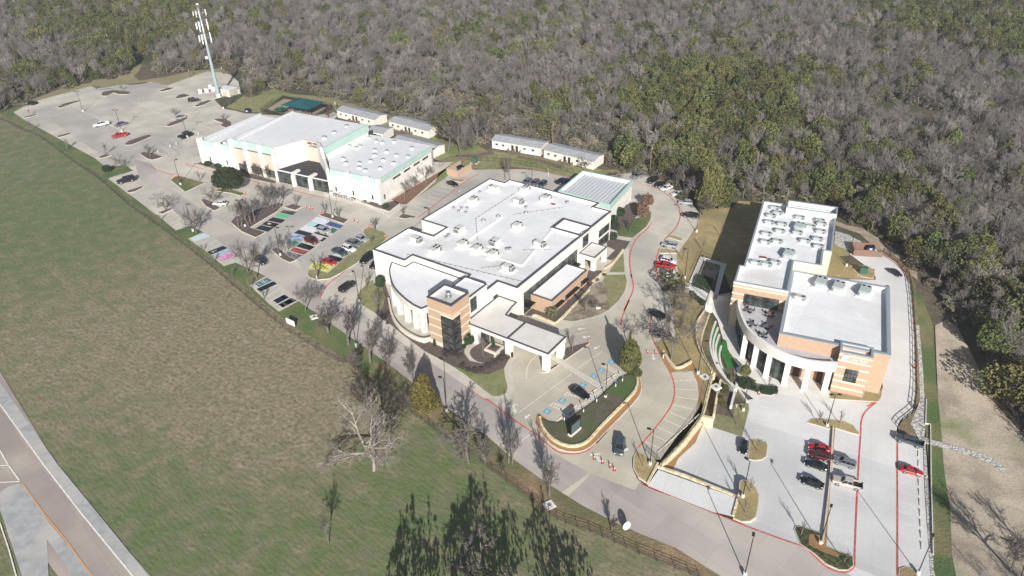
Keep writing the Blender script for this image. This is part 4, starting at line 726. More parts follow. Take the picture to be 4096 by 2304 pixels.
for i, (x, y, big) in enumerate(((855,290,0),(905,380,0),(795,430,0),(765,540,0),(980,575,0),(1285,460,0),(1655,570,0),(1630,515,0),(1465,620,0),(1245,720,0),(1640,700,0),(945,690,0),(715,740,0),(695,880,0),(900,870,0),(1370,860,0),(1590,830,0),(1605,955,0),(530,1235,0),(715,1265,0),(860,1230,0),(1265,630,1),(1085,1100,1))):
    pr = V2 if big else V1
    put(pr, c2 if big else c1, S3, 's', x, y, 12.05, 100 if not big else 10, 'large two-fan unit on the upper academy roof' if big else 'small grey-green unit among rows on the upper academy roof', 'large units on the academy upper roof' if big else grp, .95)
    if big: c2 = 1
    else: c1 = 1
for i, (x, y, t) in enumerate(((985,235,'first from the left'),(1170,280,'middle one'),(1440,325,'rightmost, near the corner'))): put(V2, 1, S3, 'W', x, y, 9.65, 10, 'big two-fan unit along the rear parapet of the lower academy roof, '+t, 'big units on the lower academy roof')
put(V1, 1, S3, 'W', 775, 385, 9.65, 100, 'single small unit on the lower academy roof by the upper wall', 'small unit on the lower academy roof')
# domes, vents, hatches
def vent(kind):
    b = MB()
    r = thing('roof_vent', (0, 0, 0), '', 'roof vent')
    if kind == 0: b.tube((0, 0, 0), (0, 0, .3), .75, .7, 12); b.tube((0, 0, .3), (0, 0, .62), .55, .3, 12); b.build('dome', M_METAL, r)
    elif kind == 1: b.tube((0, 0, 0), (0, 0, .7), .35, .35, 10); b.build('stack', M_METAL, r); b = MB(); b.tube((0, 0, .7), (0, 0, .95), .55, .5, 10); b.build('cap', M_METAL, r)
    else: b.box(-.6, .6, -.6, .6, 0, .45); b.build('base', M_ROOFW, r); b = MB(); b.tube((0, 0, .45), (0, 0, .8), .7, .6, 12); b.build('hood', M_METAL, r)
    return r
PV = [vent(i) for i in range(3)]; uv_ = [0, 0, 0]
def putv(kind, k, x, y, z, label, group, s=1):
    o = copy_tree(PV[kind]) if uv_[kind] else PV[kind]; uv_[kind] = 1; o.location = G(k, x, y, z); o.scale = (s,)*3; o['label'] = label; o['group'] = group
for x, y in ((1130,545),(1268,505),(1530,472)): putv(0, 'd', x, y, ZR-.75, 'shiny dome vent on the bare middle of the white school roof', 'dome vents on the school roof')
for x, y in ((852,440),(925,440),(980,440),(1098,290),(1915,385),(900,470),(968,480),(805,695),(780,715),(1350,825),(1380,820),(1530,432)): putv(1, 'd', x, y, ZR-.75, 'small capped exhaust stack on the white school roof', 'exhaust stacks on the school roof', .9)
for x, y in ((1605,372),(1490,430),(1398,478),): putv(2, 'b', x, y, 11, 'round roof exhaust on the high ribbed gym roof', 'exhausts on the high gym roof', 1.2)
for x, y in ((468,518),(500,500)): putv(2, 'b', x, y, 7.6, 'round exhaust on the low west roof of the gym', 'exhausts on the low west gym roof')
for x, y in ((1815,475),(1885,508),(1940,520),(2050,512),(1630,552),(1665,520),(1733,557),(1700,573),(1870,592),(1980,605),(1868,638),(2072,640),(2180,652),(1948,683),(1600,712),(1725,712),(1830,692),(2045,712),(1722,755),(1918,760),(1782,780),(1575,672),(2215,573)): putv(2, 'b', x, y, 7.6, 'low round exhaust in the field of vents on the east gym roof', 'exhausts on the east gym roof', 1.0)
for k, x, y, l in (('s', 660, 1130, 'red roof hatch on the upper academy roof'), ('d', 1782, 398, 'red roof hatch near the rear of the white school roof')):
    r = thing('roof_hatch', G(k, x, y, (9.6 if k == 's' else ZR-.75)), l, 'hatch', -rad(25 if k == 's' else 35)); b = MB(); b.box(-.7, .7, -.45, .45, 0, .28); b.build('curb', M_ROOFW, r); b = MB(); b.box(-.75, .75, -.5, .5, .28, .36); b.build('lid', mat('hatch_red', (.28, .05, .05)), r)

# ------------------------------------------------------------------ cars
M_TYRE = mat('tyre_rubber', (.012, .012, .012)); M_RIM = mat('alloy_rim', (.45, .46, .47), rough=.35, metal=.7); M_CGLASS = mat('car_glass', (.012, .016, .018), rough=.05, spec=.7)
M_HEAD = mat('headlamp', (.75, .77, .78), rough=.15, spec=.7); M_TAIL = mat('tail_lamp', (.35, .01, .01), rough=.25); M_LINER = mat('bed_liner', (.02, .02, .022))
def paint(n, c):
    m = mat('paint_'+n, c, rough=.28, spec=.6); b = m.node_tree.nodes['Principled BSDF']; b.inputs['Coat Weight'].default_value = .6; b.inputs['Coat Roughness'].default_value = .06; return m
PT = dict(black=paint('black', (.008, .008, .01)), white=paint('white', (.72, .72, .71)), silver=paint('silver', (.34, .36, .38)), grey=paint('grey', (.16, .175, .19)), red=paint('red', (.42, .012, .022)), maroon=paint('maroon', (.09, .012, .014)), slate=paint('slate', (.05, .07, .09)), navy=paint('navy', (.012, .02, .05)), tan=paint('tan', (.46, .42, .38)), plum=paint('plum', (.13, .12, .17)))
def sect(x, hw, zb, zt, r=.14):
    """rounded cross-section ring at station x"""
    return [(x, -hw+r, zb), (x, hw-r, zb), (x, hw, zb+r), (x, hw, zt-r*1.3), (x, hw-r*.7, zt-r*.35), (x, hw-r*2.2, zt), (x, -hw+r*2.2, zt), (x, -hw+r*.7, zt-r*.35), (x, -hw, zt-r*1.3), (x, -hw, zb+r)]
def cabin(r, x0, x1, y0, z0, xa, xb, y1, z1, posts):
    """glass house between belt (x0..x1) and roof (xa..xb), with painted roof and pillars in the returned mesh"""
    g = MB(); B_ = [(x0, -y0, z0), (x0, y0, z0), (x1, y0, z0), (x1, -y0, z0)]; T_ = [(xa, -y1, z1), (xa, y1, z1), (xb, y1, z1), (xb, -y1, z1)]; g.loft([B_, T_]); g.build('window', M_CGLASS, r, weld=True)
    p = MB(); p.loft([[(xa+.06, -y1-.02, z1-.03), (xa+.06, y1+.02, z1-.03), (xb-.06, y1+.02, z1-.03), (xb-.06, -y1-.02, z1-.03)], [(xa-.05, -y1+.05, z1+.04), (xa-.05, y1-.05, z1+.04), (xb+.05, y1-.05, z1+.04), (xb+.05, -y1+.05, z1+.04)]])
    for a, c in list(zip(B_, T_)): p.tube(a, c, .055, .045, 4)
    for t in posts:
        for s in (-1, 1): p.tube((x0+(x1-x0)*t, s*y0, z0), (xa+(xb-xa)*t, s*y1, z1), .05, .05, 4)
    return p
def make_car(kind):
    r = thing('parked_car', (0, 0, 0), '', 'car'); b = MB()
    if kind == 'sedan': st = ((2.38,.66,.38,.66),(2.22,.82,.28,.74),(1.6,.9,.2,.86),(.9,.92,.2,.94),(-.3,.92,.2,.96),(-1.4,.92,.2,.99),(-2.0,.88,.26,1.02),(-2.3,.82,.3,.98),(-2.4,.7,.42,.85)); W_, wx, wr = .92, (1.42, -1.38), .33; p = cabin(r, 1.05, -1.85, .8, .93, .25, -1.15, .6, 1.42, (.45,)); zl = .66
    elif kind == 'suv': st = ((2.38,.7,.42,.8),(2.22,.86,.32,.98),(1.5,.94,.24,1.08),(.9,.96,.24,1.12),(-.3,.96,.24,1.14),(-1.6,.96,.24,1.16),(-2.25,.9,.3,1.15),(-2.4,.82,.42,1.05)); W_, wx, wr = .96, (1.44, -1.42), .38; p = cabin(r, 1.05, -2.3, .86, 1.1, .3, -2.0, .68, 1.74, (.35, .7)); zl = .85
    elif kind == 'longsuv': st = ((2.72,.74,.45,.9),(2.56,.92,.34,1.08),(1.7,1.0,.28,1.16),(1.1,1.0,.28,1.2),(-.4,1.0,.28,1.2),(-2.0,1.0,.28,1.22),(-2.6,.96,.34,1.2),(-2.75,.88,.46,1.1)); W_, wx, wr = 1.0, (1.62, -1.62), .41; p = cabin(r, 1.2, -2.65, .9, 1.17, .5, -2.45, .76, 1.86, (.28, .6)); zl = .92
    else:
        crew = kind == 'pickup'; L_ = 2.9; ce = -.95 if crew else -.1
        st = ((L_,.78,.5,.98),(L_-.15,.95,.4,1.12),(1.9,1.0,.34,1.18),(1.25,1.0,.34,1.2),(ce,1.0,.34,1.2),(ce-.05,1.0,.34,.72),(-2.8,1.0,.4,.72),(-2.9,.97,.5,.7)); W_, wx, wr = 1.0, (1.85, -1.75), .42
        p = cabin(r, 1.35, ce, .9, 1.17, .65, ce+.12, .74, 1.84, (.5,) if crew else ()); zl = 1.0
        p.box(ce-.06, -2.88, .9, 1.0, .68, 1.2); p.box(ce-.06, -2.88, -1.0, -.9, .68, 1.2); p.box(-2.9, -2.8, -.9, .9, .68, 1.2)
        q = MB(); q.box(-2.8, ce-.06, -.9, .9, .725, .75); q.build('bed', M_LINER, r)
    b.loft([sect(*s) for s in st]); i = len(b.v); b.v += p.v; b.f += [tuple(i+a for a in f) for f in p.f]; b.m += p.m
    b.build('body', PT['black'], r, smooth=False, weld=False)
    for x in wx:
        for s in (-1, 1):
            t = MB(); t.tube((x, s*(W_-.2), wr), (x, s*(W_+.02), wr), wr, wr, 16); w_ = t.build('wheel', M_TYRE, r); t = MB(); t.tube((x, s*(W_+.02), wr), (x, s*(W_+.035), wr), wr*.66, wr*.6, 12); t.build('rim', M_RIM, w_)
    f = st[0][0]; e = st[-1][0]
    for s in (-1, 1):
        t = MB(); t.box(f-.2, f-.04, s*.72-.17, s*.72+.17, zl-.08, zl+.06); t.build('headlight', M_HEAD, r); t = MB(); t.box(e+.0, e+.12, s*.74-.14, s*.74+.14, zl, zl+.16); t.build('tail_light', M_TAIL, r)
    for s in (-1, 1):
        t = MB(); t.box(.75, .95, s*(W_+.02)-.1, s*(W_+.02)+.1, zl+.18, zl+.34); t.build('mirror', M_BLACK, r)
    return r
CP = {}
def car(kind, col, k, f, e, label, sc=1.0, lvl=0, cat='car'):
    a, c = G(k, *f, .7*sc, lvl), G(k, *e, .7*sc, lvl); m = (a+c)/2; d = a-c
    if kind not in CP: CP[kind] = make_car(kind); o = CP[kind]
    else: o = copy_tree(CP[kind])
    z0 = low(m.x, m.y) if lvl else 0; gz = lambda p: (low(p.x, p.y) if lvl else 0)
    dd = Vector((d.x, d.y, 0)).normalized(); sl_ = (gz(m+dd*2)-gz(m-dd*2))/4
    o.location = (m.x, m.y, z0+.035); o.rotation_euler = (0, -math.atan(sl_), math.atan2(d.y, d.x)); o.scale = (sc,)*3
    o['label'] = label; o['category'] = cat; o['group'] = 'vehicles parked and driving on the site'
    for ch in o.children:
        if ch.name.split('.')[0] == 'body': ch.material_slots[0].link = 'OBJECT'; ch.material_slots[0].material = PT[col]
    return o
for a in (('pickup','white','a',(872,592),(1015,562),'white crew cab pickup in the wide open far left car park',1.08,0,'pickup'),
 ('sedan','plum','a',(1070,590),(1178,560),'purple-grey sedan beside the white pickup in the far left car park',1.08),
 ('shortpickup','red','a',(1045,698),(1188,665),'red single cab pickup near a light pole in the far left car park',1.05,0,'pickup'),
 ('sedan','silver','a',(1625,525),(1728,500),'silver sedan alongside a bark island in the far left car park',1.08),
 ('suv','black','a',(1866,342),(1755,358),'black SUV parked below the phone mast compound',1.05,0,'SUV'),
 ('sedan','black','a',(1652,672),(1740,712),'black sedan in the accessible bays left of the gym',1.0),
 ('longsuv','black','a',(1695,645),(1800,690),'large black SUV next to the sedan in the accessible bays left of the gym',1.0,0,'SUV'),
 ('suv','black','a',(245,365),(340,392),'dark car alone at the far left corner of the car park',1.0,0,'SUV'),
 ('longsuv','black','a',(1088,1120),(1265,1080),'long black SUV parked by the meadow verge left of the gym',1.12,0,'SUV'),
 ('suv','navy','c',(1090,950),(990,890),'dark SUV half hidden under bare trees near the meadow',.95,0,'SUV'),
 ('suv','silver','c',(1690,655),(1560,618),'silver SUV on brightly painted bays in front of the gym',.98,0,'SUV'),
 ('suv','maroon','c',(1578,755),(1442,705),'dark maroon SUV on painted bays in front of the gym',1.0,0,'SUV'),
 ('sedan','silver','c',(2035,730),(1915,688),'silver grey sedan at the top of the row by the long grass island',1.0),
 ('pickup','grey','c',(1985,785),(1828,730),'grey pickup between the silver sedan and a white SUV by the grass island',.98,0,'pickup'),
 ('suv','white','c',(1925,828),(1795,780),'pearl white SUV between two pickups by the grass island',.98,0,'SUV'),
 ('pickup','slate','c',(1850,868),(1702,808),'dark green-grey pickup in the row by the grass island',.95,0,'pickup'),
 ('sedan','red','c',(1745,945),(1612,903),'red sedan beside the yellow painted bay',1.0),
 ('suv','black','c',(1975,935),(2075,860),'black SUV driving past the left wall of the white school',1.1,0,'SUV'),
 ('suv','black','c',(2065,985),(2160,915),'black SUV almost hidden by the corner of the white school',1.0,0,'SUV'),
 ('longsuv','black','c',(1905,1118),(1782,1205),'black SUV driving away on the road below the white school',.98,0,'SUV'),
 ('sedan','black','q',(1640,395),(1450,325),'black sedan alone in the bays between gym and school',1.0),
 ('suv','grey','n',(1470,800),(1500,775),'grey SUV behind the school roof by the rear loop road',.95,0,'SUV'),
 ('suv','plum','n',(1530,808),(1560,783),'dark car in the middle of three behind the school roof',.95,0,'SUV'),
 ('suv','slate','n',(1585,818),(1615,793),'blue-black SUV nearest the gridded hall behind the school roof',.95,0,'SUV'),
 ('pickup','navy','n',(1800,768),(1700,795),'dark blue pickup in the shade of the gridded hall',.95,0,'pickup'),
 ('suv','grey','g',(75,140),(155,112),'grey SUV first in the curved row by the trees',.95,0,'SUV'),
 ('suv','black','g',(208,190),(305,145),'black SUV second in the curved row by the trees',.98,0,'SUV'),
 ('sedan','black','g',(275,218),(368,185),'black sedan between the black SUV and a white car in the curved row',.95),
 ('sedan','white','g',(335,252),(438,218),'white sedan next to the black sedan in the curved row',.98),
 ('sedan','white','g',(440,298),(555,282),'white sporty car alone in the bend of the curved row',1.0),
 ('suv','silver','g',(500,368),(635,378),'silver SUV with a dark roof shadow under bare trees',.95,0,'SUV'),
 ('longsuv','black','g',(535,482),(680,508),'long black SUV near the light pole in the curved row',.9,0,'SUV'),
 ('suv','silver','g',(340,758),(492,782),'silver SUV alone between two grass islands',.95,0,'SUV'),
 ('suv','white','g',(482,935),(340,900),'white SUV above the red pickup by the dry lawn',.92,0,'SUV'),
 ('pickup','red','g',(478,978),(288,950),'dark red pickup between white cars by the dry lawn',.95,0,'pickup'),
 ('sedan','white','g',(485,1030),(345,1018),'white sedan just below the red pickup',.9),
 ('sedan','white','g',(490,1085),(350,1075),'white car partly under the green tree below the other white cars',.9),
 ('suv','black','f',(1420,110),(1510,160),'black SUV under the large bare tree, the upper of two',.95,0,'SUV'),
 ('suv','black','f',(1440,305),(1570,345),'black SUV under the large bare tree, the lower of two',.98,0,'SUV'),
 ('sedan','black','f',(838,918),(662,815),'black sedan in the accessible bays in front of the school canopy',1.0),
 ('sedan','black','i',(965,468),(990,305),'black sedan beside the small square tree island',.85,1),
 ('sedan','red','i',(1510,370),(1687,408),'bright red coupe at the top of the row in the new car park',.88,1),
 ('suv','maroon','i',(1512,430),(1690,482),'dark maroon SUV between the red coupe and a black sedan',.9,1,'SUV'),
 ('sedan','black','i',(1480,502),(1665,562),'black sedan touching the maroon SUV row in the new car park',.9,1),
 ('sedan','black','i',(1445,642),(1635,712),'black sedan lowest in the left row of the new car park',.9,1),
 ('suv','grey','i',(1715,482),(1900,542),'grey-green wagon with roof rails across the low wall',.88,1),
 ('pickup','tan','i',(1712,650),(1952,715),'tan-white pickup with a black bed in the new car park',.92,1,'pickup'),
 ('pickup','slate','i',(2232,300),(2455,372),'dark slate pickup beside the white gravel bed',.9,1,'pickup'),
 ('sedan','red','i',(2447,602),(2275,560),'red sedan alone in the right-hand bays of the new car park',.85,1),
 ('sedan','navy','h',(2122,245),(2000,175),'dark blue car on the drive behind the academy building',.85,1)):
    car(*a)
oc = car('suv','slate','p',(2085,280),(2118,95),'dark blue-grey SUV stopped at the entry with its door open',.98,0,'SUV')
b = MB(); b.loft([[(.85, .98, .35), (.85, 1.03, .35), (.85, 1.03, 1.1), (.85, .98, 1.1)], [(.35, 1.75, .35), (.39, 1.78, .35), (.39, 1.78, 1.1), (.35, 1.75, 1.1)]]); b.tube((.85, .98, 1.1), (.4, 1.6, 1.6), .03, .03, 4); b.tube((.4, 1.6, 1.6), (.36, 1.76, 1.1), .03, .03, 4); b.build('door', PT['silver'], oc, weld=True)  # open door in lighter paint; the white reflection is put into its colour
oc = car('sedan','white','c',(593,378),(712,380),'white sedan with its boot lid raised by a bark island',1.0)
b = MB(); b.loft([[(-1.75, -.7, 1.0), (-1.75, .7, 1.0), (-1.8, .7, 1.05), (-1.8, -.7, 1.05)], [(-2.1, -.68, 1.75), (-2.1, .68, 1.75), (-2.16, .68, 1.75), (-2.16, -.68, 1.75)]]); b.build('boot_lid', PT['white'], oc, weld=True); b = MB(); b.box(-2.3, -1.8, -.6, .6, .995, 1.04); b.build('boot', M_LINER, oc)
# ------------------------------------------------------------------ trees
M_BARK = mat('grey_bark', (.19, .17, .152), (.12, .105, .095), 3); M_TWIG = mat('grey_twigs', (.135, .12, .108), (.095, .083, .073), .3, objrand=.3); M_PALE = mat('pale_bark', (.36, .32, .285), (.24, .21, .185), 2)
M_LEAF = mat('juniper_foliage', (.14, .142, .046), (.07, .084, .034), .9, objrand=.35, rough=.8); M_OAK = mat('oak_foliage', (.050, .062, .030), (.028, .038, .018), 1.2, rough=.8); M_GOLD = mat('golden_foliage', (.155, .125, .035), (.095, .085, .025), 1.5, rough=.8); M_RUST = mat('rust_foliage', (.21, .135, .085), (.14, .09, .06), 1.5); M_SHRUB = mat('clipped_foliage', (.045, .075, .035), (.028, .05, .024), 3, rough=.8); M_BRUSH = mat('brush_twigs', (.20, .175, .13), (.13, .125, .08), .15, objrand=.3)
def ribbon_tri(mb, a, b, w_):
    d = b-a; s_ = d.cross(Vector((.3, .5, .8))); 
    if s_.length < 1e-4: return
    s_.normalize(); s_ *= w_/2; mb.face([a-s_, a+s_, b])
def grow(rn, p, d, L_, r, lv, limb, twig, spec):
    nseg = 3 if lv < 2 else 2; q = p; dirs = []; pos = [p]
    for i in range(nseg):
        d = (d+Vector((rn.gauss(0, 1), rn.gauss(0, 1), rn.gauss(0, .6)+spec['up']*(lv > 0)))*spec['bend']).normalized(); e = q+d*(L_/nseg)
        r2 = r*(1-.6*(i+1)/nseg) if lv > 0 else r*(1-.3*(i+1)/nseg)
        if lv < spec['tube']: limb.tube(q, e, r*(1-.6*i/nseg) if lv else r*(1-.3*i/nseg), r2, 6 if lv == 0 else 4 if lv == 1 else 3, cap=False)
        else: ribbon_tri(twig, q, e, max(spec['tw'], r*1.6))
        q = e; pos.append(e); dirs.append(d)
    if lv >= len(spec['n']): return
    n = spec['n'][lv]
    for k in range(n):
        t = spec['t0'][lv]+(1-spec['t0'][lv])*(k+rn.random())/n; f = t*nseg; i = min(nseg-1, int(f)); b = pos[i].lerp(pos[i+1], f-i); dd = dirs[i]
        o = dd.orthogonal().normalized(); o = Matrix.Rotation(k*2.4+rn.uniform(-.5, .5), 3, dd) @ o; an = spec['ang'][lv]*rn.uniform(.7, 1.25)
        nd = (dd*cos(an)+o*sin(an)).normalized()
        grow(rn, b, nd, L_*spec['l'][lv]*rn.uniform(.75, 1.2)*(1-.35*t if lv else 1), r*spec['r'][lv], lv+1, limb, twig, spec)
def bare_mesh(seed, n=(6, 5, 5, 6, 3), tw=.06, tube=3, bark=None, twigm=None, up=.12, ang=(.75, .7, .7, .75, .8), l=(.75, .62, .6, .55, .6), bend=.16, t0=(.55, .25, .2, .15, .1), h=1.0, rr0=.2):
    """bare crown normalised to height 1, half-width 1"""
    rn = random.Random(seed); limb = MB(); twig = MB()
    sp = dict(n=n, tw=tw, tube=tube, up=up, ang=ang, l=l, r=(.6, .55, .5, .5, .5), bend=bend, t0=t0)
    grow(rn, Vector((0, 0, 0)), Vector((0, 0, 1)), 4.0, rr0, 0, limb, twig, sp)
    allv = limb.v+twig.v; zt = max(v[2] for v in allv); rad_ = sorted(math.hypot(v[0], v[1]) for v in allv)[int(len(allv)*.97)]
    for m in (limb, twig): m.v = [(x/rad_, y/rad_, z/zt) for x, y, z in m.v]
    return limb.mesh('trunk', bark or M_BARK), twig.mesh('crown', twigm or M_TWIG)
def leaf_mesh(seed, n, shape, size, m, trunk_h=.2, bark=None, lump=.25):
    """foliage of many leaf-sprays spread through the crown volume, plus a stem; height 1, half-width 1"""
    rn = random.Random(seed); f = MB(); lumps = [(Vector((rn.gauss(0, 1), rn.gauss(0, 1), rn.gauss(0, .8))).normalized(), rn.uniform(-lump, lump)) for _ in range(16)]
    for _ in range(n):
        d = Vector((rn.gauss(0, 1), rn.gauss(0, 1), rn.gauss(0, 1))).normalized(); rr = rn.uniform(.45, 1)**.5
        k = 1+sum(a*max(0, d.dot(l)-.55)*2 for l, a in lumps)
        z = (d.z*rr*k+1)/2
        w_ = shape(max(0, min(1, z))); h = math.hypot(d.x, d.y) or 1
        rad_ = w_*(rr*k if abs(d.z) < .8 else rr*rn.random()); c = Vector((d.x/h*rad_*min(1, h*1.5), d.y/h*rad_*min(1, h*1.5), trunk_h+(1-trunk_h)*z))
        s = size*rn.uniform(.6, 1.4); a_ = Vector((rn.gauss(0, 1), rn.gauss(0, 1), rn.gauss(0, .5))).normalized(); b_ = a_.cross(Vector((rn.gauss(0, 1), rn.gauss(0, 1), rn.gauss(0, 1)))).normalized()
        a_ = a_*s; b_ = b_*s*.6; a_.z *= .5; b_.z *= .5; f.face([c-a_, c-b_*.8, c+a_, c+b_])
    t = MB(); t.tube((0, 0, 0), (0, 0, .8), .07, .02, 6)
    for k in range(6):
        q = k*1.05; t.tube((0, 0, trunk_h+.06*k), (cos(q)*.5, sin(q)*.5, trunk_h+.1+.09*k), .03, .01, 4)
    return t.mesh('trunk', bark or M_BARK), f.mesh('crown', m)
oval = lambda z: math.sqrt(max(0, 1-(2*z-1)**2))*.9+.1; cone = lambda z: (1-z)**.55*.95+.05; dome = lambda z: math.sqrt(max(0, 1-max(0, z-.2)**2/.66))*(.75+.25*min(1, z*4)); colm = lambda z: min(1, z*3+.25)*(1-z)**.45
BARE = [bare_mesh(s) for s in (1, 2, 3, 4)]
SPRD = [bare_mesh(s, ang=(1.0, .75, .75, .8, .8), l=(1.0, .62, .6, .55, .6), up=.1) for s in (11, 12)]
THIN = [bare_mesh(s, n=(8, 5, 4, 3), ang=(.6, .6, .7, .8), tube=2, tw=.05, l=(.42, .55, .6, .6), t0=(.35, .2, .2, .2), bend=.1) for s in (21, 22, 23)]
OVALT = [bare_mesh(s, n=(15, 6, 6, 7), ang=(.55, .6, .7, .8), tube=2, tw=.05, l=(.5, .5, .55, .6), t0=(.3, .2, .2, .1), up=.25, bend=.1) for s in (31, 32)]
SYC = [bare_mesh(s, n=(6, 6, 6, 6, 4), rr0=.17, ang=(.85, .7, .7, .7, .8), l=(1.0, .65, .6, .55, .6), tube=4, tw=.035, bark=M_PALE, twigm=mat('pale_twigs', (.24, .21, .19), (.17, .148, .132), 1), bend=.2, t0=(.3, .2, .2, .1, .1)) for s in (41,)]
LIVE = [leaf_mesh(51, 5200, dome, .075, M_OAK, .18)]; CEDAR = [leaf_mesh(s, 4200, colm, .11, M_LEAF, .04, lump=.5) for s in (61, 62)]; GOLD = [leaf_mesh(63, 8000, cone, .07, M_GOLD, .02, lump=.3)]
RUST = [leaf_mesh(71, 1600, oval, .11, M_RUST, .2, lump=.5)]; GREEN = [leaf_mesh(72, 500, oval, .11, M_LEAF, .25, lump=.5)]; DENSE = [leaf_mesh(s, 1500, oval, .085, M_OAK, .12, lump=.9) for s in (81, 82, 83)]
NT = [0]
def tree(kind, k, x, y, ytop, r, label, name='bare_tree', cat='tree', group=None, h=None, lvl=0, dz=0):
    """tree standing at pixel x,y of region k; its height comes from the pixel row of its top"""
    p = G(k, x, y, dz, lvl)
    if h is None:
        X, Y, s = REG[k]; yt = Y+ytop*s; h = 1.0
        for i in range(300):
            v = Vector((p.x, p.y, p.z+h-H))
            if 1152-FPX*(v.dot(UP))/(v.dot(FW)) <= yt: break
            h += .1
    t = thing(name, p, label, cat, R0.uniform(0, 6.28), group); NT[0] += 1; a = kind[NT[0] % len(kind)]
    for me, nm in zip(a, ('trunk', 'crown')): o = link(nm, me, t); o.scale = (r, r, h)
    return t
T_ = tree
g1 = 'bare trees among the car park islands'
for q in (('a',1150,990,845,4.2,'spreading bare tree at the corner of the meadow and the far left car park'),('c',150,445,270,4.2,'wide bare tree on a bark strip beside the meadow, left of the painted bays'),('c',560,408,215,3.3,'bare tree beside the white sedan with its boot lid up'),('c',440,668,430,3.6,'leaning bare tree on the grass notch left of the pale blue bay'),('c',400,638,400,3.2,'bare tree by a grey light pole left of the pale blue bay'),
          ('c',915,1015,690,4.6,'large bare tree hiding the end of the pink painted bay'),('c',1000,1085,770,4.4,'large bare tree above the dark SUV near the meadow'),('c',1455,1390,1120,4.2,'broad bare tree by the road left of the curved school wing'),('c',1215,870,650,2.6,'bare tree on the lower bark island, beside the white light pole base'),('c',1268,880,660,2.4,'forked bare tree on the lower bark island, right of its twin')):
    T_(SPRD, *q[:5], q[5], group=g1)
for x, y, r in ((830,600,2.8),(860,605,2.9),(925,612,3.0),(890,590,2.7),(985,560,3.0),(945,575,2.7),(1160,440,2.8),(1190,415,3.0),(1220,420,2.9),(1105,420,2.7),(1075,425,2.6)): T_(BARE, 'c', x, y, y-250, r, 'multi-stemmed bare tree crowded on the long bark bed in front of the gym', group='crowded bare trees on the long bark bed')
for k, x, y, t, r, l in (('c',1365,405,285,1.3,'slim bare tree at the top of the green painted bays'),('c',1635,480,340,1.6,'small bare tree left on the bark island before the gym railing'),('c',1770,530,395,1.5,'small bare tree right on the bark island before the gym railing'),('c',2100,650,505,1.7,'round-headed bare tree at the tip of the long grass island'),('c',2065,775,670,1.1,'little bare tree halfway down the long grass island'),('c',2380,500,405,1.5,'small bare tree on the bark island at the corner of the gym railing'),('c',1565,1085,860,1.9,'bare tree with a yellow sign at the lower end of the long grass island'),('e',150,385,215,1.6,'small bare tree on the lawn beside the left school wall'),('e',265,570,380,1.5,'slim bare tree in the lawn below the clipped cone shrub'),('e',1245,1000,810,1.0,'slim bare tree in the round bark bed by the canopy'),('e',2080,945,790,1.5,'small bare tree right of the canopy pier'),
   ('a',300,635,545,1.0,'sapling on the verge of the far left car park, first from the left'),('a',630,810,705,1.4,'sapling on the verge below the red pickup'),('a',985,862,735,2.0,'young bare tree above the last verge island of the far left car park'),('a',1385,842,760,1.4,'young bare tree on the left of the pointed bark island'),('a',1408,872,780,1.5,'young bare tree on the right of the pointed bark island'),('a',1855,402,335,.9,'sapling by the dark SUV below the mast'),('a',2105,548,470,1.8,'bare tree on the rounded bark island behind the gym'),('a',1640,495,425,1.7,'young bare tree by the silver sedan'),('a',285,500,430,1.0,'sapling on the narrow island at the far left end'),('a',1150,265,200,1.2,'sapling on the angled bark island at the back'),('a',1870,1105,1010,1.2,'small bare tree at the right of the grass triangle'),('a',1690,1135,1060,1.6,'grey bush-like tree on the grass triangle'),('c',100,562,470,.8,'thin sapling by the meadow fence below the wide bare tree'),('c',605,935,850,.7,'thin sapling beside the magenta painted bay'),('c',945,1205,1080,.8,'thin sapling at the corner of the lettered bay'),('c',1065,1285,1180,1.0,'thin bare tree above the black and white bays'),('c',495,835,760,.8,'thin sapling beside the pale bays'),('c',770,1065,970,1.0,'greenish sapling in the grass near the meadow fence')):
    T_(THIN, k, x, y, t, r, l, group='small bare trees around the lots')
for k, x, y, t, r, l in (('e',190,1050,625,2.6,'oval bare tree by the road, second along the curb from the brick tower'),('e',355,1100,830,2.0,'smaller oval bare tree by the road next to the brick tower'),('e',590,1225,975,1.7,'narrow oval bare tree just left of the golden conifer'),('D',825,835,762,2.4,'bare tree standing in the grass right of the lettered bays'),('D',877,868,772,2.4,'bare tree by the road with a manhole lid to its left'),('e',70,1130,940,1.6,'small sparse tree near the meadow fence left of the golden conifer'),('k',1750,845,480,1.5,'tall thin bare tree at the curb by the dashed bar'),('k',2055,1105,760,1.4,'tall thin bare tree at the curb opposite the entry'),('k',1670,915,800,.9,'thin green-tinged sapling by the meadow fence'),('k',1530,845,600,1.6,'slender bare tree against the large grey one'),('p',2030,912,745,1.0,'small leafy sapling by the satellite dish'),('D',1280,1165,1075,1.3,'slim bare tree on the verge left of the dashed bar')):
    T_(OVALT, k, x, y, t, r*1.3, l, group='bare roadside trees')
T_(SYC, 'k', 610, 892, 280, 9.2, 'big pale sycamore with white limbs standing alone in the meadow')
T_(BARE, 'k', 1390, 825, 425, 5.6, 'large dense grey bare tree on the meadow fence line')
T_(BARE, 'k', 690, 420, 130, 5.0, 'dark bare tree standing in for the cast shadow behind the pale sycamore'); T_(BARE, 'k', 520, 330, 120, 3.6, 'scrubby bare tree left of the golden conifer by the fence'); T_(BARE, 'k', 830, 400, 230, 3.2, 'dark bushy bare tree standing in for the sycamore shadow near the golden conifer')  # the two dark trees stand in for the cast shadow of the sycamore
T_(GOLD, 'k', 1030, 392, 92, 3.6, 'dense golden-brown conifer beside the road', 'conifer', 'conifer')
T_(LIVE, 'b', 515, 965, 745, 4.9, 'large dark evergreen oak in front of the gym', 'evergreen_oak')
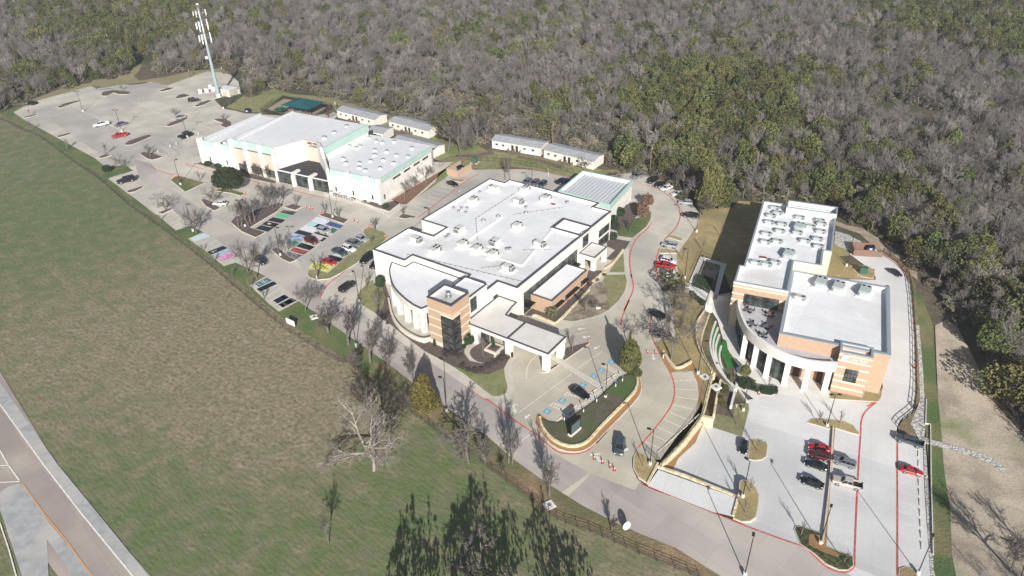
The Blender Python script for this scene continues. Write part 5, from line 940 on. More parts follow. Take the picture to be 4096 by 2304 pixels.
T_(CEDAR, 'f', 1190, 690, 360, 2.6, 'tall olive green juniper at the end of the sign bed', 'conifer', 'conifer'); T_(CEDAR, 'f', 1255, 705, 600, 1.6, 'low green-gold juniper clump at the foot of the tall juniper', 'conifer', 'conifer')
T_(SPRD, 'f', 1600, 555, 150, 6.0, 'large spreading bare tree over the curved road, lower of three'); T_(SPRD, 'f', 1580, 215, -110, 6.2, 'large spreading bare tree over the parked black SUVs, middle of three'); T_(BARE, 'f', 1190, 400, 210, 3.2, 'bare tree behind the tall olive juniper'); T_(GREEN, 'g', 440, 1215, 1030, 3.4, 'thin green-leaved tree at the lower end of the row of white cars', 'leafy_tree'); T_(SPRD, 'g', 520, 1330, 1150, 4.0, 'bare tree leaning over the road below the row of white cars'); T_(SPRD, 'f', 1720, 330, 120, 3.6, 'bare tree on the dry lawn right of the parked black SUVs')
for k, x, y, t, r, l in (('g',728,495,262,4.6,'broad grey bare tree at the edge of the curved row of bays'),('g',480,218,0,4.0,'tall grey bare tree behind the black sedan'),('g',555,238,10,4.0,'tall grey bare tree behind the white sporty car'),('q',720,645,250,3.4,'bare tree nearest the corner of the gym side wall'),('q',905,512,175,2.6,'middle bare tree along the gym side wall'),('q',1095,388,20,3.6,'largest bare tree along the gym side wall'),('n',1110,512,215,5.6,'big grey bare tree in the grove beside the portables'),('n',1175,512,240,5.0,'grey bare tree at the right of the grove beside the portables'),('n',1000,610,300,5.4,'grey bare tree in front of the grove beside the portables'),('n',860,440,200,5.4,'grey bare tree at the left of the grove beside the portables'),('n',905,560,280,5.6,'thick grey bare tree in the middle of the grove beside the portables'),('n',1325,775,560,2.4,'dark slim tree by the rear loop road, left of a pair'),('n',1362,770,575,2.2,'dark slim tree by the rear loop road, right of a pair'),('n',1915,725,600,2.6,'grey tree in front of the right-hand portable'),('n',2150,790,690,2.2,'low reddish bare tree behind the gridded hall'),('g',40,655,500,2.2,'dark bare tree in the bark bed beside the gridded hall'),('a',2140,400,320,2.4,'bushy bare tree beside the mast compound'),('B',800,510,330,2.6,'wispy bare tree in the dormant garden'),('B',930,500,380,1.8,'small wispy tree in the dormant garden by the pale boulder')):
    T_(BARE, k, x, y, t, r, l)
T_(CEDAR, 'g', 770, 445, 15, 4.6, 'big dark cedar at the wood edge beside the dry lawn', 'conifer', 'conifer'); T_(CEDAR, 'g', 880, 440, 110, 3.8, 'second dark cedar at the wood edge beside the utility pole', 'conifer', 'conifer')
T_(RUST, 'g', 165, 528, 370, 2.4, 'round rust-leaved tree on the green lawn', 'leafy_tree'); T_(RUST, 'g', 205, 420, 290, 2.2, 'rust-leaved tree behind its twin on the curve', 'leafy_tree'); T_(GREEN, 'B', 388, 592, 440, 1.5, 'small orange-green tree at the corner of the brick wing', 'leafy_tree')
for x, y in ((840,1110),(960,1165),(1010,1165),(1100,1178),(1190,1190)): T_(OVALT, 'X', x, y, y-230, 1.5, 'pale slim bare tree against the dark gym windows', group='slim bare trees before the gym windows')
for k, x, y, l in (('g',890,692,'lone sapling in the dry lawn, uppermost'),('g',730,830,'sapling in the dry lawn above the ramp garden'),('g',540,922,'sapling in the dry lawn beside the white SUV')): T_(THIN, k, x, y, 0, .6, l, h=4.5)
for k, x, y, l in (('i',150,552,'sapling on the brown corner island by the entry'),('i',1085,425,'sapling on the small square island beside the black sedan'),('i',1025,758,'upper sapling on the large tan island'),('i',990,935,'lower sapling on the large tan island'),('i',1588,192,'left sapling on the long oval island'),('i',1765,195,'right sapling on the long oval island'),('f',2050,1142,'left sapling on the lawn above the sunken lot'),('f',2210,1172,'right sapling on the lawn above the sunken lot'),('i',1450,1110,'sapling in the dark ivy island'),('i',1800,1340,'sapling at the right end of the dark ivy island'),('W',440,1300,'thin bare tree in the small mulch island by the colonnade')): T_(THIN, k, x, y, 0, .7, l, h=4.0, lvl=0 if (k, x) in (('i',150),('i',1025),('i',990)) else 1)
for k, x, y, r, l, h, lv in (('f',2100,870,.9,'upright green shrub in the long bark bed, upper',2.4,1),('f',2075,985,1.0,'upright green shrub in the long bark bed, lower',2.6,1),('f',2140,770,.9,'upright green shrub beside the curved seating',2.6,1),('W',195,1180,1.2,'leafy young tree in the round shrub bed by the colonnade',3.6,1)): T_(CEDAR, k, x, y, 0, r, l, 'shrub', 'shrub', h=h, lvl=lv)
for k, x, y, r, l, h in (('d',172,1160,1.4,'clipped teardrop shrub at the left corner of the white school',3.4),('T',1368,1180,1.35,'clipped round shrub beside the brick tower',2.8),('T',1240,1250,.55,'small round shrub at the foot of the brick tower',1.0),('T',1285,1248,.6,'little round shrub next to the foot of the brick tower',1.1),('U',722,790,.55,'narrow spiral topiary in the stone planter',3.4),('T',865,1215,.5,'small pointed conifer at the base of the brick tower',2.2),('r',2380,190,1.3,'clipped shrub highest along the right school wing',3.0),('r',2400,300,1.4,'clipped shrub second along the right school wing',3.0),('r',2365,460,1.3,'round clipped shrub by the curved path',2.4),('r',2490,60,1.4,'clipped shrub against the gridded hall',3.0),('b',310,730,1.3,'round clipped bush left at the foot of the gym wall',1.8),('b',405,752,1.3,'round clipped bush right at the foot of the gym wall',1.8),('q',400,775,1.0,'small round bush at the gym corner',1.4),('a',1005,1020,1.6,'dark round bush by the meadow verge',2.6)):
    T_([leaf_mesh(int(x), 900, oval if l.find('point') < 0 and l.find('spiral') < 0 else cone, .16, M_SHRUB, .02, lump=.08)], k, x, y, 0, r, l, 'clipped_shrub', 'shrub', h=h)
SHR = leaf_mesh(90, 260, dome, .22, M_SHRUB, .0, lump=.1); DOR = leaf_mesh(91, 200, dome, .2, mat('dormant_shrub', (.10, .085, .07), (.07, .06, .05), 2), .0)
def shrubs(kind, k, P_, r, h, label, group, lvl=0, dz=.12):
    for x, y in P_:
        t = thing('low_shrub', G(k, x, y, dz, lvl), label, 'shrub', R0.uniform(0, 6), group); o = link('foliage', kind[1], t); s = R0.uniform(.8, 1.15); o.scale = (r*s, r*s, h*s)
shrubs(SHR, 'W', [(140+38*i+8*j, 1205+22*i*.5+26*j) for i in range(5) for j in range(4) if not (j == 0 and i > 3)], .55, .8, 'dark low shrub massed in the bed at the foot of the colonnade', 'shrubs in the colonnade bed', 1)
shrubs(SHR, 'W', [(375+36*i, 1300+14*j+3*i) for i in range(5) for j in range(4)], .55, .8, 'dark low shrub massed in the small island before the colonnade', 'shrubs in the small island', 1)
shrubs(SHR, 'g', [(680+32*i-8*j, 1060+12*i+24*j) for i in range(5) for j in range(5)], .6, .8, 'dark shrub in the square-planted garden inside the ramp', 'shrubs in the ramp garden')
shrubs(SHR, 'g', [(625+25*i, 1225+22*i+18*j) for i in range(5) for j in range(2)], .6, .8, 'dark shrub in the strip along the stairs', 'shrubs along the stairs')
shrubs(DOR, 'e', [(395,625),(300,605),(330,640),(345,590),(420,660),(880,960),(910,975),(940,970),(960,985),(985,980),(1010,1000),(1040,990),(890,990),(1060,1070),(350,690)], .5, .6, 'little dormant shrub dotted in the bark along the curved school wing', 'dormant shrubs along the school')
shrubs(DOR, 'e', [(1050+60*i, 1070+22*math.sin(i*.6+.4)*3) for i in range(8)]+[(1400+20*i, 1020-22*i) for i in range(4)], .8, .8, 'dormant grass clump round the circular bed', 'grass clumps round the circular bed')
shrubs(DOR, 'B', [(300+90*i, 540-10*i if i < 1 else 560-62*i) for i in range(1, 9)], .6, .6, 'low dormant shrub in front of the brown brick wing', 'dormant shrubs before the brick wing')
# trees beyond the lower edge of the picture whose crowns and shadows reach into it
T_(BARE, 'p', 960, 1420, 1050, 6.0, 'grey bare tree rising from the bottom edge of the meadow')
PLUME = [leaf_mesh(s, 420, oval, .10, M_OAK, .3, lump=1.0) for s in (83, 84, 85)]
for x, dy, r, h in ((360,11.5,2.0,11.5),(480,11.5,2.2,13),(610,11.5,2.0,12),(790,12,2.3,14.5),(960,12,2.6,15.5),(1080,12,2.2,14.5),(1200,11.5,2.0,13.5),(1460,12,2.0,13.5),(1560,12,2.4,13),(1680,12,2.0,11.5)):
    t = T_(PLUME, 'p', x, 1297, 0, r, 'dense dark tree in a clump at the near edge of the meadow', 'evergreen_oak', h=h, group='dense trees at the near meadow edge'); t.location.y -= dy; t.location.x += (x-1100)*.003
T_(BARE, 'k', 240, 1490, 1240, 2.6, 'small grey bare tree in the lower meadow')
for x, y, r, h in ((2440,1600,3,9),(2560,1700,4,10),(2700,1500,4,9)): T_(BARE, 'j', x, y, 0, r, 'bare tree by the dirt lot at the lower right', h=h, lvl=1, group='bare trees by the dirt lot')

# ------------------------------------------------------------------ the woods
SITE = [tuple(p[:2]) for p in pts('D', "-900,330 0,283 45,262 130,233 230,205 320,192 335,170 320,145 345,132 385,140 395,165 380,192 430,187 560,162 600,175 640,200 622,250 700,222 770,222 880,258 985,290 1075,320 1090,345 1180,385 1240,345 1380,360 1515,385 1540,425 1590,440 1690,445 1740,520 1790,500 1925,500 2110,512 2115,560 2230,600 2270,640 2320,690 2375,755 2425,820 2475,895 2530,980 2590,1060 2690,1200 2900,1500 2000,1700 -900,1700")]
def inpoly(P_, x, y):
    c = False
    for i in range(len(P_)):
        (x1, y1), (x2, y2) = P_[i], P_[i-1]
        if (y1 > y) != (y2 > y) and x < (x2-x1)*(y-y1)/(y2-y1)+x1: c = not c
    return c
EVG = [([tuple(p[:2]) for p in pts('D', s)], w_) for s, w_ in (("60,6 300,4 560,4 540,60 480,110 330,150 230,140 140,90 60,60", .7), ("1130,60 1290,80 1270,115 1130,112", .5), ("900,95 1100,90 1060,160 920,150", .12), ("1640,185 1780,175 1900,195 1990,235 2030,305 1960,370 1880,430 1800,455 1690,420 1580,290 1520,245", .95), ("1800,400 2000,340 2330,420 2330,640 2140,570 1960,510 1800,510", .42), ("2100,4 2700,4 2700,160 2576,190 2440,150 2330,110 2200,70", .8), ("2380,560 2576,640 2720,1100 2576,1080 2470,930 2300,690", .35), ("-100,205 250,160 330,185 200,235 50,262 -100,290", .35), ("1520,385 1640,420 1680,450 1560,440", .8))]
HOLES = [([tuple(p[:2]) for p in pts('D', s)]) for s in ("2150,270 2250,250 2400,300 2370,325 2230,310", "650,6 651,5 652,6")]
THINP = [tuple(p[:2]) for p in pts('D', '560,160 700,175 900,170 1250,250 1600,340 1720,440 1240,345 1075,320 880,258 700,222 620,230')]
rw = random.Random(3); Bp, Ep, Up = [], [], []
def frame(p, mx=260, my=200):
    v = Vector((p[0], p[1], 3-H)); f = v.dot(FW)
    if f < 5: return False
    return -mx < 2048+FPX*v.dot(RT)/f < 4096+mx and -my < 1152-FPX*v.dot(UP)/f < 2304+my
y = 60.0
while y < 860:
    st = 4.0+max(0, y-300)*.005; x = -520.0
    while x < 520:
        px_, py_ = x+rw.uniform(-.5, .5)*st, y+rw.uniform(-.5, .5)*st; x += st
        if not frame((px_, py_)) or inpoly(SITE, px_, py_): continue
        hole = any(inpoly(h, px_, py_) for h in HOLES)
        if rw.random() < .97 and not hole: Up.append((px_+rw.uniform(-2, 2), py_+rw.uniform(-2, 2)))
        thin = inpoly(THINP, px_, py_)
        if thin: Up.append((px_+rw.uniform(-2, 2), py_+rw.uniform(-2, 2)))
        if hole or rw.random() < (.6 if thin else .1): continue
        jx, jy = px_+rw.gauss(0, 7)+9*math.sin(py_*.11), py_+rw.gauss(0, 9)+9*math.sin(px_*.13); pe = .05+.1*max(0, math.sin(px_*.03+1)*math.cos(py_*.026))
        for P_, w_ in EVG:
            if inpoly(P_, jx, jy): pe = w_
        (Ep if rw.random() < pe else Bp).append((px_, py_))
    y += st
M_FTW = mat('woodland_twigs', (.24, .22, .205), (.175, .157, .144), .3, objrand=.3)
FB = [bare_mesh(s, n=n_, tube=2, tw=.075, twigm=M_FTW, ang=(.75, .7, .75, .8)) for s, n_ in ((101, (6, 5, 6, 7)), (102, (8, 5, 5, 7)), (103, (5, 6, 6, 7)), (106, (7, 6, 6, 6)))]+[bare_mesh(s, n=(6, 6, 6, 7), tube=2, tw=.07, twigm=M_FTW, ang=(.95, .75, .8, .8), l=(.95, .62, .6, .55)) for s in (104, 105)]
FE = [leaf_mesh(s, 2600, sh, .10, M_LEAF, .05, lump=l_) for s, sh, l_ in ((111, oval, .6), (112, dome, .8), (113, colm, .4), (114, cone, .5), (115, oval, .9))]
FU = [leaf_mesh(s, 260, dome, .26, M_BRUSH, .0, lump=.5)[1] for s in (121, 122)]
def join_pair(pr, name):
    """trunk and crown of a far tree in one mesh"""
    b = bmesh.new(); b.from_mesh(pr[0]); n = len(b.faces); b.from_mesh(pr[1]); b.faces.ensure_lookup_table()
    for f in b.faces[n:]: f.material_index = 1
    me = bpy.data.meshes.new(name); b.to_mesh(me); b.free(); me.materials.append(pr[0].materials[0]); me.materials.append(pr[1].materials[0]); return me
FBJ = [join_pair(p, 'bare_crown') for p in FB]; FEJ = [join_pair(p, 'evergreen_crown') for p in FE]
def size_of(kind): return (lambda q: (2.1+2.3*q*rw.uniform(.8, 1.2), 5.5+6*q))(rw.random()**1.3) if kind == 'b' else (lambda q: (2.0+2.0*q*rw.uniform(.8, 1.2), 5.0+4.5*q))(rw.random()) if kind == 'e' else (rw.uniform(1.6, 3.0), rw.uniform(1.2, 2.6))
inview = lambda p: frame(p, 0, -60)
def near(P_, n):
    Q = sorted((p for p in P_ if inview(p)), key=lambda p: p[0]**2+p[1]**2); S_ = set(Q[:n]); return Q[:n], [p for p in P_ if p not in S_]
NB, restB = near(Bp, 290); NE_, restE = near(Ep, 290)
for P_, ms, kind, nm, lab, cat, grp in ((NB, FB, 'b', 'woodland_tree', 'leafless grey tree in the brown wood behind the buildings', 'tree', 'leafless trees of the wood'), (NE_, FE, 'e', 'woodland_conifer', 'olive green juniper growing in the wood behind the buildings', 'conifer', 'junipers of the wood')):
    for i, (x, y) in enumerate(P_):
        r, h = size_of(kind); t = thing(nm, (x, y, terrain(x, y)-.2), lab, cat, rw.uniform(0, 6.28), grp); pr = ms[rw.randrange(len(ms))]
        for me, n2 in zip(pr, ('trunk', 'crown')): o = link(n2, me, t); o.scale = (r, r, h)
def scatter(name, P_, meshes, kind, label, cat):
    src = bpy.data.collections.new(name+'_kinds')
    for me in meshes: src.objects.link(bpy.data.objects.new(me.name, me))
    me = bpy.data.meshes.new(name); me.from_pydata([(x, y, terrain(x, y)-.2) for x, y in P_], [], []); n = len(P_)
    sc = me.attributes.new('scl', 'FLOAT_VECTOR', 'POINT'); ro = me.attributes.new('rot', 'FLOAT_VECTOR', 'POINT')
    s_ = []; r_ = []
    for _ in P_: r, h = size_of(kind); s_ += [r, r, h]; r_ += [0, 0, rw.uniform(0, 6.28)]
    sc.data.foreach_set('vector', s_); ro.data.foreach_set('vector', r_)
    o = link(name, me); o['kind'] = 'stuff'; o['label'] = label; o['category'] = cat
    ng = bpy.data.node_groups.new(name+'_scatter', 'GeometryNodeTree'); ng.interface.new_socket('Geometry', in_out='INPUT', socket_type='NodeSocketGeometry'); ng.interface.new_socket('Geometry', in_out='OUTPUT', socket_type='NodeSocketGeometry')
    N_ = ng.nodes.new; L = ng.links.new; gi = N_('NodeGroupInput'); go = N_('NodeGroupOutput'); iop = N_('GeometryNodeInstanceOnPoints'); ci = N_('GeometryNodeCollectionInfo'); ci.inputs['Collection'].default_value = src; ci.inputs['Separate Children'].default_value = True
    iop.inputs['Pick Instance'].default_value = True; rv = N_('FunctionNodeRandomValue'); rv.data_type = 'INT'; rv.inputs['Min'].default_value = 0; rv.inputs['Max'].default_value = len(meshes)-1
    ri = [q for q in rv.inputs if q.name == 'Max' and q.type == 'INT'][0]; ri.default_value = len(meshes)-1; [q for q in rv.inputs if q.name == 'Min' and q.type == 'INT'][0].default_value = 0
    L(gi.outputs[0], iop.inputs['Points']); L(ci.outputs[0], iop.inputs['Instance']); L([q for q in rv.outputs if q.type == 'INT'][0], iop.inputs['Instance Index'])
    for a, s in (('scl', 'Scale'), ('rot', 'Rotation')):
        na = N_('GeometryNodeInputNamedAttribute'); na.data_type = 'FLOAT_VECTOR'; na.inputs['Name'].default_value = a
        if s == 'Rotation':
            er = N_('FunctionNodeEulerToRotation'); L(na.outputs['Attribute'], er.inputs[0]); L(er.outputs[0], iop.inputs[s])
        else: L(na.outputs['Attribute'], iop.inputs[s])
    L(iop.outputs[0], go.inputs[0]); md = o.modifiers.new('scatter', 'NODES'); md.node_group = ng
scatter('bare_woodland', restB, FBJ, 'b', 'mass of leafless grey-brown trees filling the hillside behind the buildings', 'woodland')
scatter('evergreen_woodland', restE, FEJ, 'e', 'mass of olive and dark green junipers among the bare trees', 'woodland')
scatter('underbrush', Up, FU, 'u', 'low brown and green brush under the bare trees of the wood', 'brush')
print('trees', len(Bp), len(Ep), len(Up))
# ------------------------------------------------------------------ lower site: walls, seating, stairs, ramp garden
TOPZ = lambda h: (lambda p: h); LOWZ = lambda p: low(p.x, p.y)-.3
def slab(name, m, P_, z, th=.3):
    mb = MB(); mb.prism([(p.x, p.y) for p in P_], z-th, z); o = mb.build(name, m); o['kind'] = 'structure'; return o
o = wallstrip('retaining_wall', smoothp(pts('i', "300,540 480,350 f:1760,1270 f:1890,1090"), 4, False), .6, LOWZ, .45, M_STONE); tag(o, 'long limestone retaining wall below the fenced stall row, shrinking towards the road', 'retaining wall')
o = wallstrip('retaining_wall', pts('f', "1890,1085 1960,1110 1995,1110"), .7, LOWZ, .3, M_STONE); tag(o, 'limestone end block where the retaining wall turns beside the bark bed', 'retaining wall')
o = wallstrip('retaining_wall', pts('f', "1890,1085 1930,920 1985,700"), .6, LOWZ, .2, M_STONE); tag(o, 'limestone wall along the left of the narrow bark bed', 'retaining wall')
o = wallstrip('retaining_wall', pts('f', "1995,1110 2030,900 2065,760 1985,690", 0, 1), .5, LOWZ, -.9, M_STONE); tag(o, 'limestone wall along the right of the narrow bark bed', 'retaining wall')
o = wallstrip('retaining_wall', pts('i', "272,548 500,625 930,800"), .5, LOWZ, .22, M_STONE); tag(o, 'straight stone wall with tan cap between upper stalls and the sunken lot', 'retaining wall')
o = wallstrip('retaining_wall', pts('i', "935,790 890,960"), .45, -.5, .35, M_STONE); tag(o, 'short stone wall at the right end of the upper stalls', 'retaining wall'); o = wallstrip('retaining_wall', pts('i', "270,525 185,690"), .35, -.3, .4, M_STONE); tag(o, 'short stone wall at the left end of the upper stalls', 'retaining wall')
P_ = smoothp(pts('i', "1712,235 1690,600 1660,900 1625,1190", 0, 1), 6, False); o = wallstrip('median_wall', P_, .3, LOWZ, lambda p: low(p.x, p.y)+.5, KERB, lvl=1); tag(o, 'long low concrete wall dividing the bays of the new car park', 'low wall')
sheet('median_bark', M_TAN, pts('i', "1700,235 1730,235 1700,600 1655,1200 1630,1200 1680,600", 0, 1), .34, 1)
o = wallstrip('lawn_wall', smoothp(pts('f', "1540,520 1580,580 1640,640 1700,635 1790,585"), 4, False), .5, -.2, .6, M_STONE); tag(o, 'curved pale stone wall at the head of the stall row under the bare tree', 'garden wall')
sheet('tan_bed', M_TAN, pts('f', "1440,400 1500,490 1580,590 1640,650 1700,640 1790,590 1800,655 1590,680 1500,530"), .06)
sheet('tan_bed', M_TAN, pts('f', "1800,655 1790,590 1830,640 1880,760 1890,900 1860,1010 1800,1110 1850,1010 1862,900 1850,780"), .06)
# terraced planting and curved seat steps beside the colonnade
CU = [smoothp(pts('Y', s), 5, False) for s in ("215,165 160,260 150,340 170,440 215,540 270,615", "250,180 205,310 190,390 205,470 260,570 290,615", "300,225 272,310 260,400 283,500 330,590 440,715", "318,260 290,340 283,420 305,510 350,590 448,705", "330,300 305,380 305,450 325,520 362,590 455,695", "345,375 332,430 340,500 378,592")]
def between(name, A_, B_, z, m):
    n = 24; mb = MB(); pick = lambda P_, t: P_[min(len(P_)-1, int(t*(len(P_)-1)+.5))]
    a = [pick(A_, i/n) for i in range(n+1)]; c = [pick(B_, i/n) for i in range(n+1)]; zf = z if callable(z) else (lambda p: z)
    for i in range(n): mb.face([(a[i].x, a[i].y, zf(a[i])), (a[i+1].x, a[i+1].y, zf(a[i+1])), (c[i+1].x, c[i+1].y, zf(c[i+1])), (c[i].x, c[i].y, zf(c[i]))])
    o = mb.build(name, m, weld=True); o['kind'] = 'structure'; return o
M_PLANT = mat('planted_terrace', '6b6248', '4b5634', .5, c3='7d7058', sc3=.2, bump=.5)
ZS = (.35, -.35, -.75, -1.15, -1.55, -1.95)
between('planted_terrace', CU[0], CU[1], -.1, M_BEDS); between('planted_terrace', CU[1], CU[2], lambda p: -.8, M_PLANT)
for i, (j, l) in enumerate(((0, 'outermost rough stone wall above the curved seating'), (1, 'second rough stone wall above the curved seating'))):
    o = wallstrip('terrace_wall', CU[j], .5, LOWZ, ZS[j], M_STONE); tag(o, l, 'garden wall')
for j, l in ((2, 'outermost pale curved seat step by the green turf'), (3, 'second curved seat step by the green turf'), (4, 'third curved seat step by the green turf'), (5, 'innermost short curved seat step by the green turf')):
    o = wallstrip('seat_step', CU[j], .42, LOWZ, ZS[j], M_PLAZA); tag(o, l, 'seat step', 'curved seat steps')
for j in (2, 3, 4): between('turf_step', CU[j], CU[j+1], ZS[j+1]-.08, M_TURF)
sheet('turf_lawn', M_TURF, pts('Y', "345,375 372,388 385,450 420,520 465,575 440,590 378,592 340,500 332,430", 0, 1), .12, 1)
sheet('garden_slope', M_BEDS, pts('f', "2180,640 2290,620 2400,760 2280,850 2200,800", 0, 1), .05, 1)
sheet('garden_slope', M_PLANT, pts('f', "1985,700 2065,760 2090,720 2200,800 2190,860 2060,930 2040,1000 2000,1060 1990,900", 0, 1), .04, 1)
o = wallstrip('site_wall', pts('f', "2210,810 2155,1020", 0, 1), .5, LOWZ, lambda p: low(p.x, p.y)+.9, M_PLAZA); tag(o, 'straight white concrete wall running down the planted slope by the person', 'garden wall')
o = wallstrip('site_wall', pts('f', "2200,790 2310,960", 0, 1), .4, LOWZ, lambda p: low(p.x, p.y)+.4, M_PLAZA); tag(o, 'white concrete edge beside the colonnade plaza and lawn', 'garden wall')
# stairs and ramp
sheet('walkway', M_PLAZA, pts('E', "0,410 110,435 320,565 270,640 100,545 0,530"), .05)
ST = thing('outdoor_stairs', G('E', 300, 740, -1.2), 'wide flight of pale concrete steps down to the colonnade plaza', 'stairs')
a0, a1, b0, b1 = G('E', 268, 690, 0), G('E', 345, 705, 0), G('E', 262, 745, -2.2), G('E', 340, 770, -2.2)
for i in range(8):
    t0, t1 = i/8, (i+1)/8; b = MB(); q = [a0.lerp(b0, t0), a1.lerp(b1, t0), a1.lerp(b1, t1), a0.lerp(b0, t1)]; b.prism([((p-ST.location).x, (p-ST.location).y) for p in q], -1.6, -.05-i*.28-(-1.2)); b.build('step', M_PLAZA, ST)
sheet('walkway', M_PLAZA, pts('E', "195,85 245,95 110,430 50,410"), .06); sheet('walkway', M_PLAZA, pts('E', "245,95 455,160 450,195 240,135"), .06); sheet('walkway', M_PLAZA, pts('E', "455,165 525,175 412,580 365,555"), .06)
sheet('garden_bed', M_BEDS, pts('E', "245,140 448,192 335,520 130,428"), .05); sheet('garden_bed', M_BEDS, pts('E', "20,540 100,545 280,650 230,740 120,640"), .06)
o = wallstrip('site_wall', pts('E', "365,555 325,520 310,570 268,690"), .35, LOWZ, .35, M_PLAZA); tag(o, 'low pale wall between ramp garden and stairs', 'garden wall'); o = wallstrip('site_wall', pts('E', "412,580 560,590"), .35, LOWZ, .1, M_PLAZA); tag(o, 'pale wall at the foot of the ramp near the academy corner', 'garden wall')

# ------------------------------------------------------------------ fences and rails
def fence(name, P_, h, label, m, step=3.0, rails=(.25, .6, .98), pr=.05, rr=.03, pickets=0, zf=None, skip=False):
    zf = zf or (lambda p: 0.0); o0 = P_[0].copy(); o0.z = 0; r = thing(name, o0, label, 'fence' if 'rail' not in name else 'railing'); R_ = MB(); ppt = []
    for a, c in zip(P_, P_[1:]):
        L_ = (c-a).length; n = max(1, round(L_/step))
        for i in range(n): ppt.append(a.lerp(c, i/n))
    ppt.append(P_[-1]); b = MB(); b.tube((0, 0, -.1), (0, 0, h), pr, pr, 5); pm = b.mesh('post', m)
    for i, p in enumerate(ppt):
        if i < 98: o = link('post', pm, r); o.location = (p.x-o0.x, p.y-o0.y, zf(p))
        if i: 
            q = ppt[i-1]; A_ = Vector((q.x-o0.x, q.y-o0.y, zf(q))); B_ = Vector((p.x-o0.x, p.y-o0.y, zf(p)))
            for t in rails: R_.tube(A_+Vector((0, 0, h*t)), B_+Vector((0, 0, h*t)), rr, rr, 4, cap=False)
            if pickets:
                k = int((B_-A_).length/pickets)
                for j in range(1, k): c = A_.lerp(B_, j/k); R_.tube(c+Vector((0, 0, .08)), c+Vector((0, 0, h*.97)), .012, .012, 3, cap=False)
    R_.build('rails', m, r); return r
FP = smoothp(pts('D', "-60,300 0,300 60,330 100,345 180,405 250,452 330,522 420,585 520,662 620,748 730,838 850,910 k:375,0 k:560,140 k:760,290 k:920,420 k:1060,520 k:1160,600 k:1480,800 p:905,320 p:1130,490 p:1330,640 p:1500,770 p:1640,850 p:1850,920 p:2060,1010 p:2270,1110 p:2576,1230 p:2800,1330"), 2, False)
fence('field_fence', FP[:len(FP)//2+1], 1.25, 'dark pipe and rail fence along the meadow beside the far left lots', mat('rusty_steel', (.055, .045, .038)), 3.6, (.2, .45, .72, 1.0), .06, .03)
fence('field_fence', FP[len(FP)//2:], 1.25, 'dark pipe and rail fence along the meadow, the near stretch below the road', MATS['rusty_steel'], 3.4, (.2, .45, .72, 1.0), .06, .035)
fence('iron_fence', pts('n', "840,680 900,640 1000,620 1100,632 1300,640 1400,655 1600,690 1830,720"), 1.8, 'black picket fence in front of the portable classrooms', M_BLACK, 2.4, (.1, .95), .04, .025, .3)
fence('iron_fence', pts('P', "100,300 340,120 530,60 900,110 1380,195 1400,240 1060,410 700,430 480,370 110,305"), 1.5, 'black picket fence all round the playground', M_BLACK, 2.4, (.1, .95), .04, .03, .22)
fence('iron_fence', pts('P', "1290,440 1456,370"), 1.6, 'short black picket fence between playground path and portable', M_BLACK, 2.0, (.1, .95), .04, .03, .3)
ZW = lambda p: .45
fence('iron_railing', smoothp(pts('i', "300,540 480,350 f:1760,1270 f:1890,1090 f:1930,920 f:1985,700"), 2, False), 1.3, 'black picket railing on top of the limestone retaining wall', M_BLACK, 2.4, (.1, .97), .045, .03, .3, zf=ZW)
fence('iron_railing', pts('i', "300,540 170,420"), 1.2, 'short black railing closing the lower end of the stall row', M_BLACK, 1.6, (.1, .97), .04, .03, .3, zf=lambda p: .2)
fence('iron_railing', smoothp(pts('Y', "215,165 150,260 145,340 165,440 212,545 262,620"), 3, False), 1.3, 'black picket railing along the top of the stone terrace', M_BLACK, 2.4, (.1, .97), .04, .03, .3, zf=lambda p: .3)
fence('iron_railing', pts('E', "50,410 195,60 440,130"), 1.1, 'black picket railing round the outside of the ramp garden', M_BLACK, 2.4, (.1, .97), .04, .03, .35)
fence('iron_railing', pts('E', "240,100 110,430 310,560"), 1.0, 'pale metal railing round the inside of the ramp garden', M_METAL, 2.2, (.5, .97), .035, .03, .5)
fence('iron_railing', pts('E', "80,470 280,640"), 1.0, 'metal handrail along the broad stairway', M_METAL, 2.2, (.5, .97), .035, .03, .5)
fence('guard_rail', smoothp(pts('Z', "230,10 300,65 345,112 366,170 378,300 388,450 391,600 394,720 384,800 i:2400,70 i:2360,115 i:2275,182 i:2245,225", 0, 1), 2, False), 1.25, 'dark post and rail guard along the outer edge of the academy drive', M_BLACK, 2.6, (.45, .95), .09, .07, zf=lambda p: low(p.x, p.y))
wr = fence('gym_railing', pts('C', "75,75 300,130 640,215 1010,395 1200,250"), 1.15, 'long white railing around the raised walk at the gym corner', M_WHITEM, 1.5, (.1, .5, .97), .05, .035, .45)
fence('gym_railing', pts('C', "140,60 495,175"), 1.15, 'short white ramp railing in front of the gym entrance', M_WHITEM, 1.3, (.1, .97), .05, .04, .5)
o = wallstrip('ramp_wall', pts('C', "560,190 1010,330 1165,215"), .5, 0, .5, M_WALK); tag(o, 'pale low wall of the raised walk at the gym corner', 'low wall')
o = wallstrip('gravel_edging', pts('j', "1655,0 1650,225 1695,232 1700,700 1720,1449", 0, 1), .15, LOWZ, lambda p: low(p.x, p.y)+.3, M_PLAZA); tag(o, 'thin pale edging running down the right of the gravel bed', 'edging')

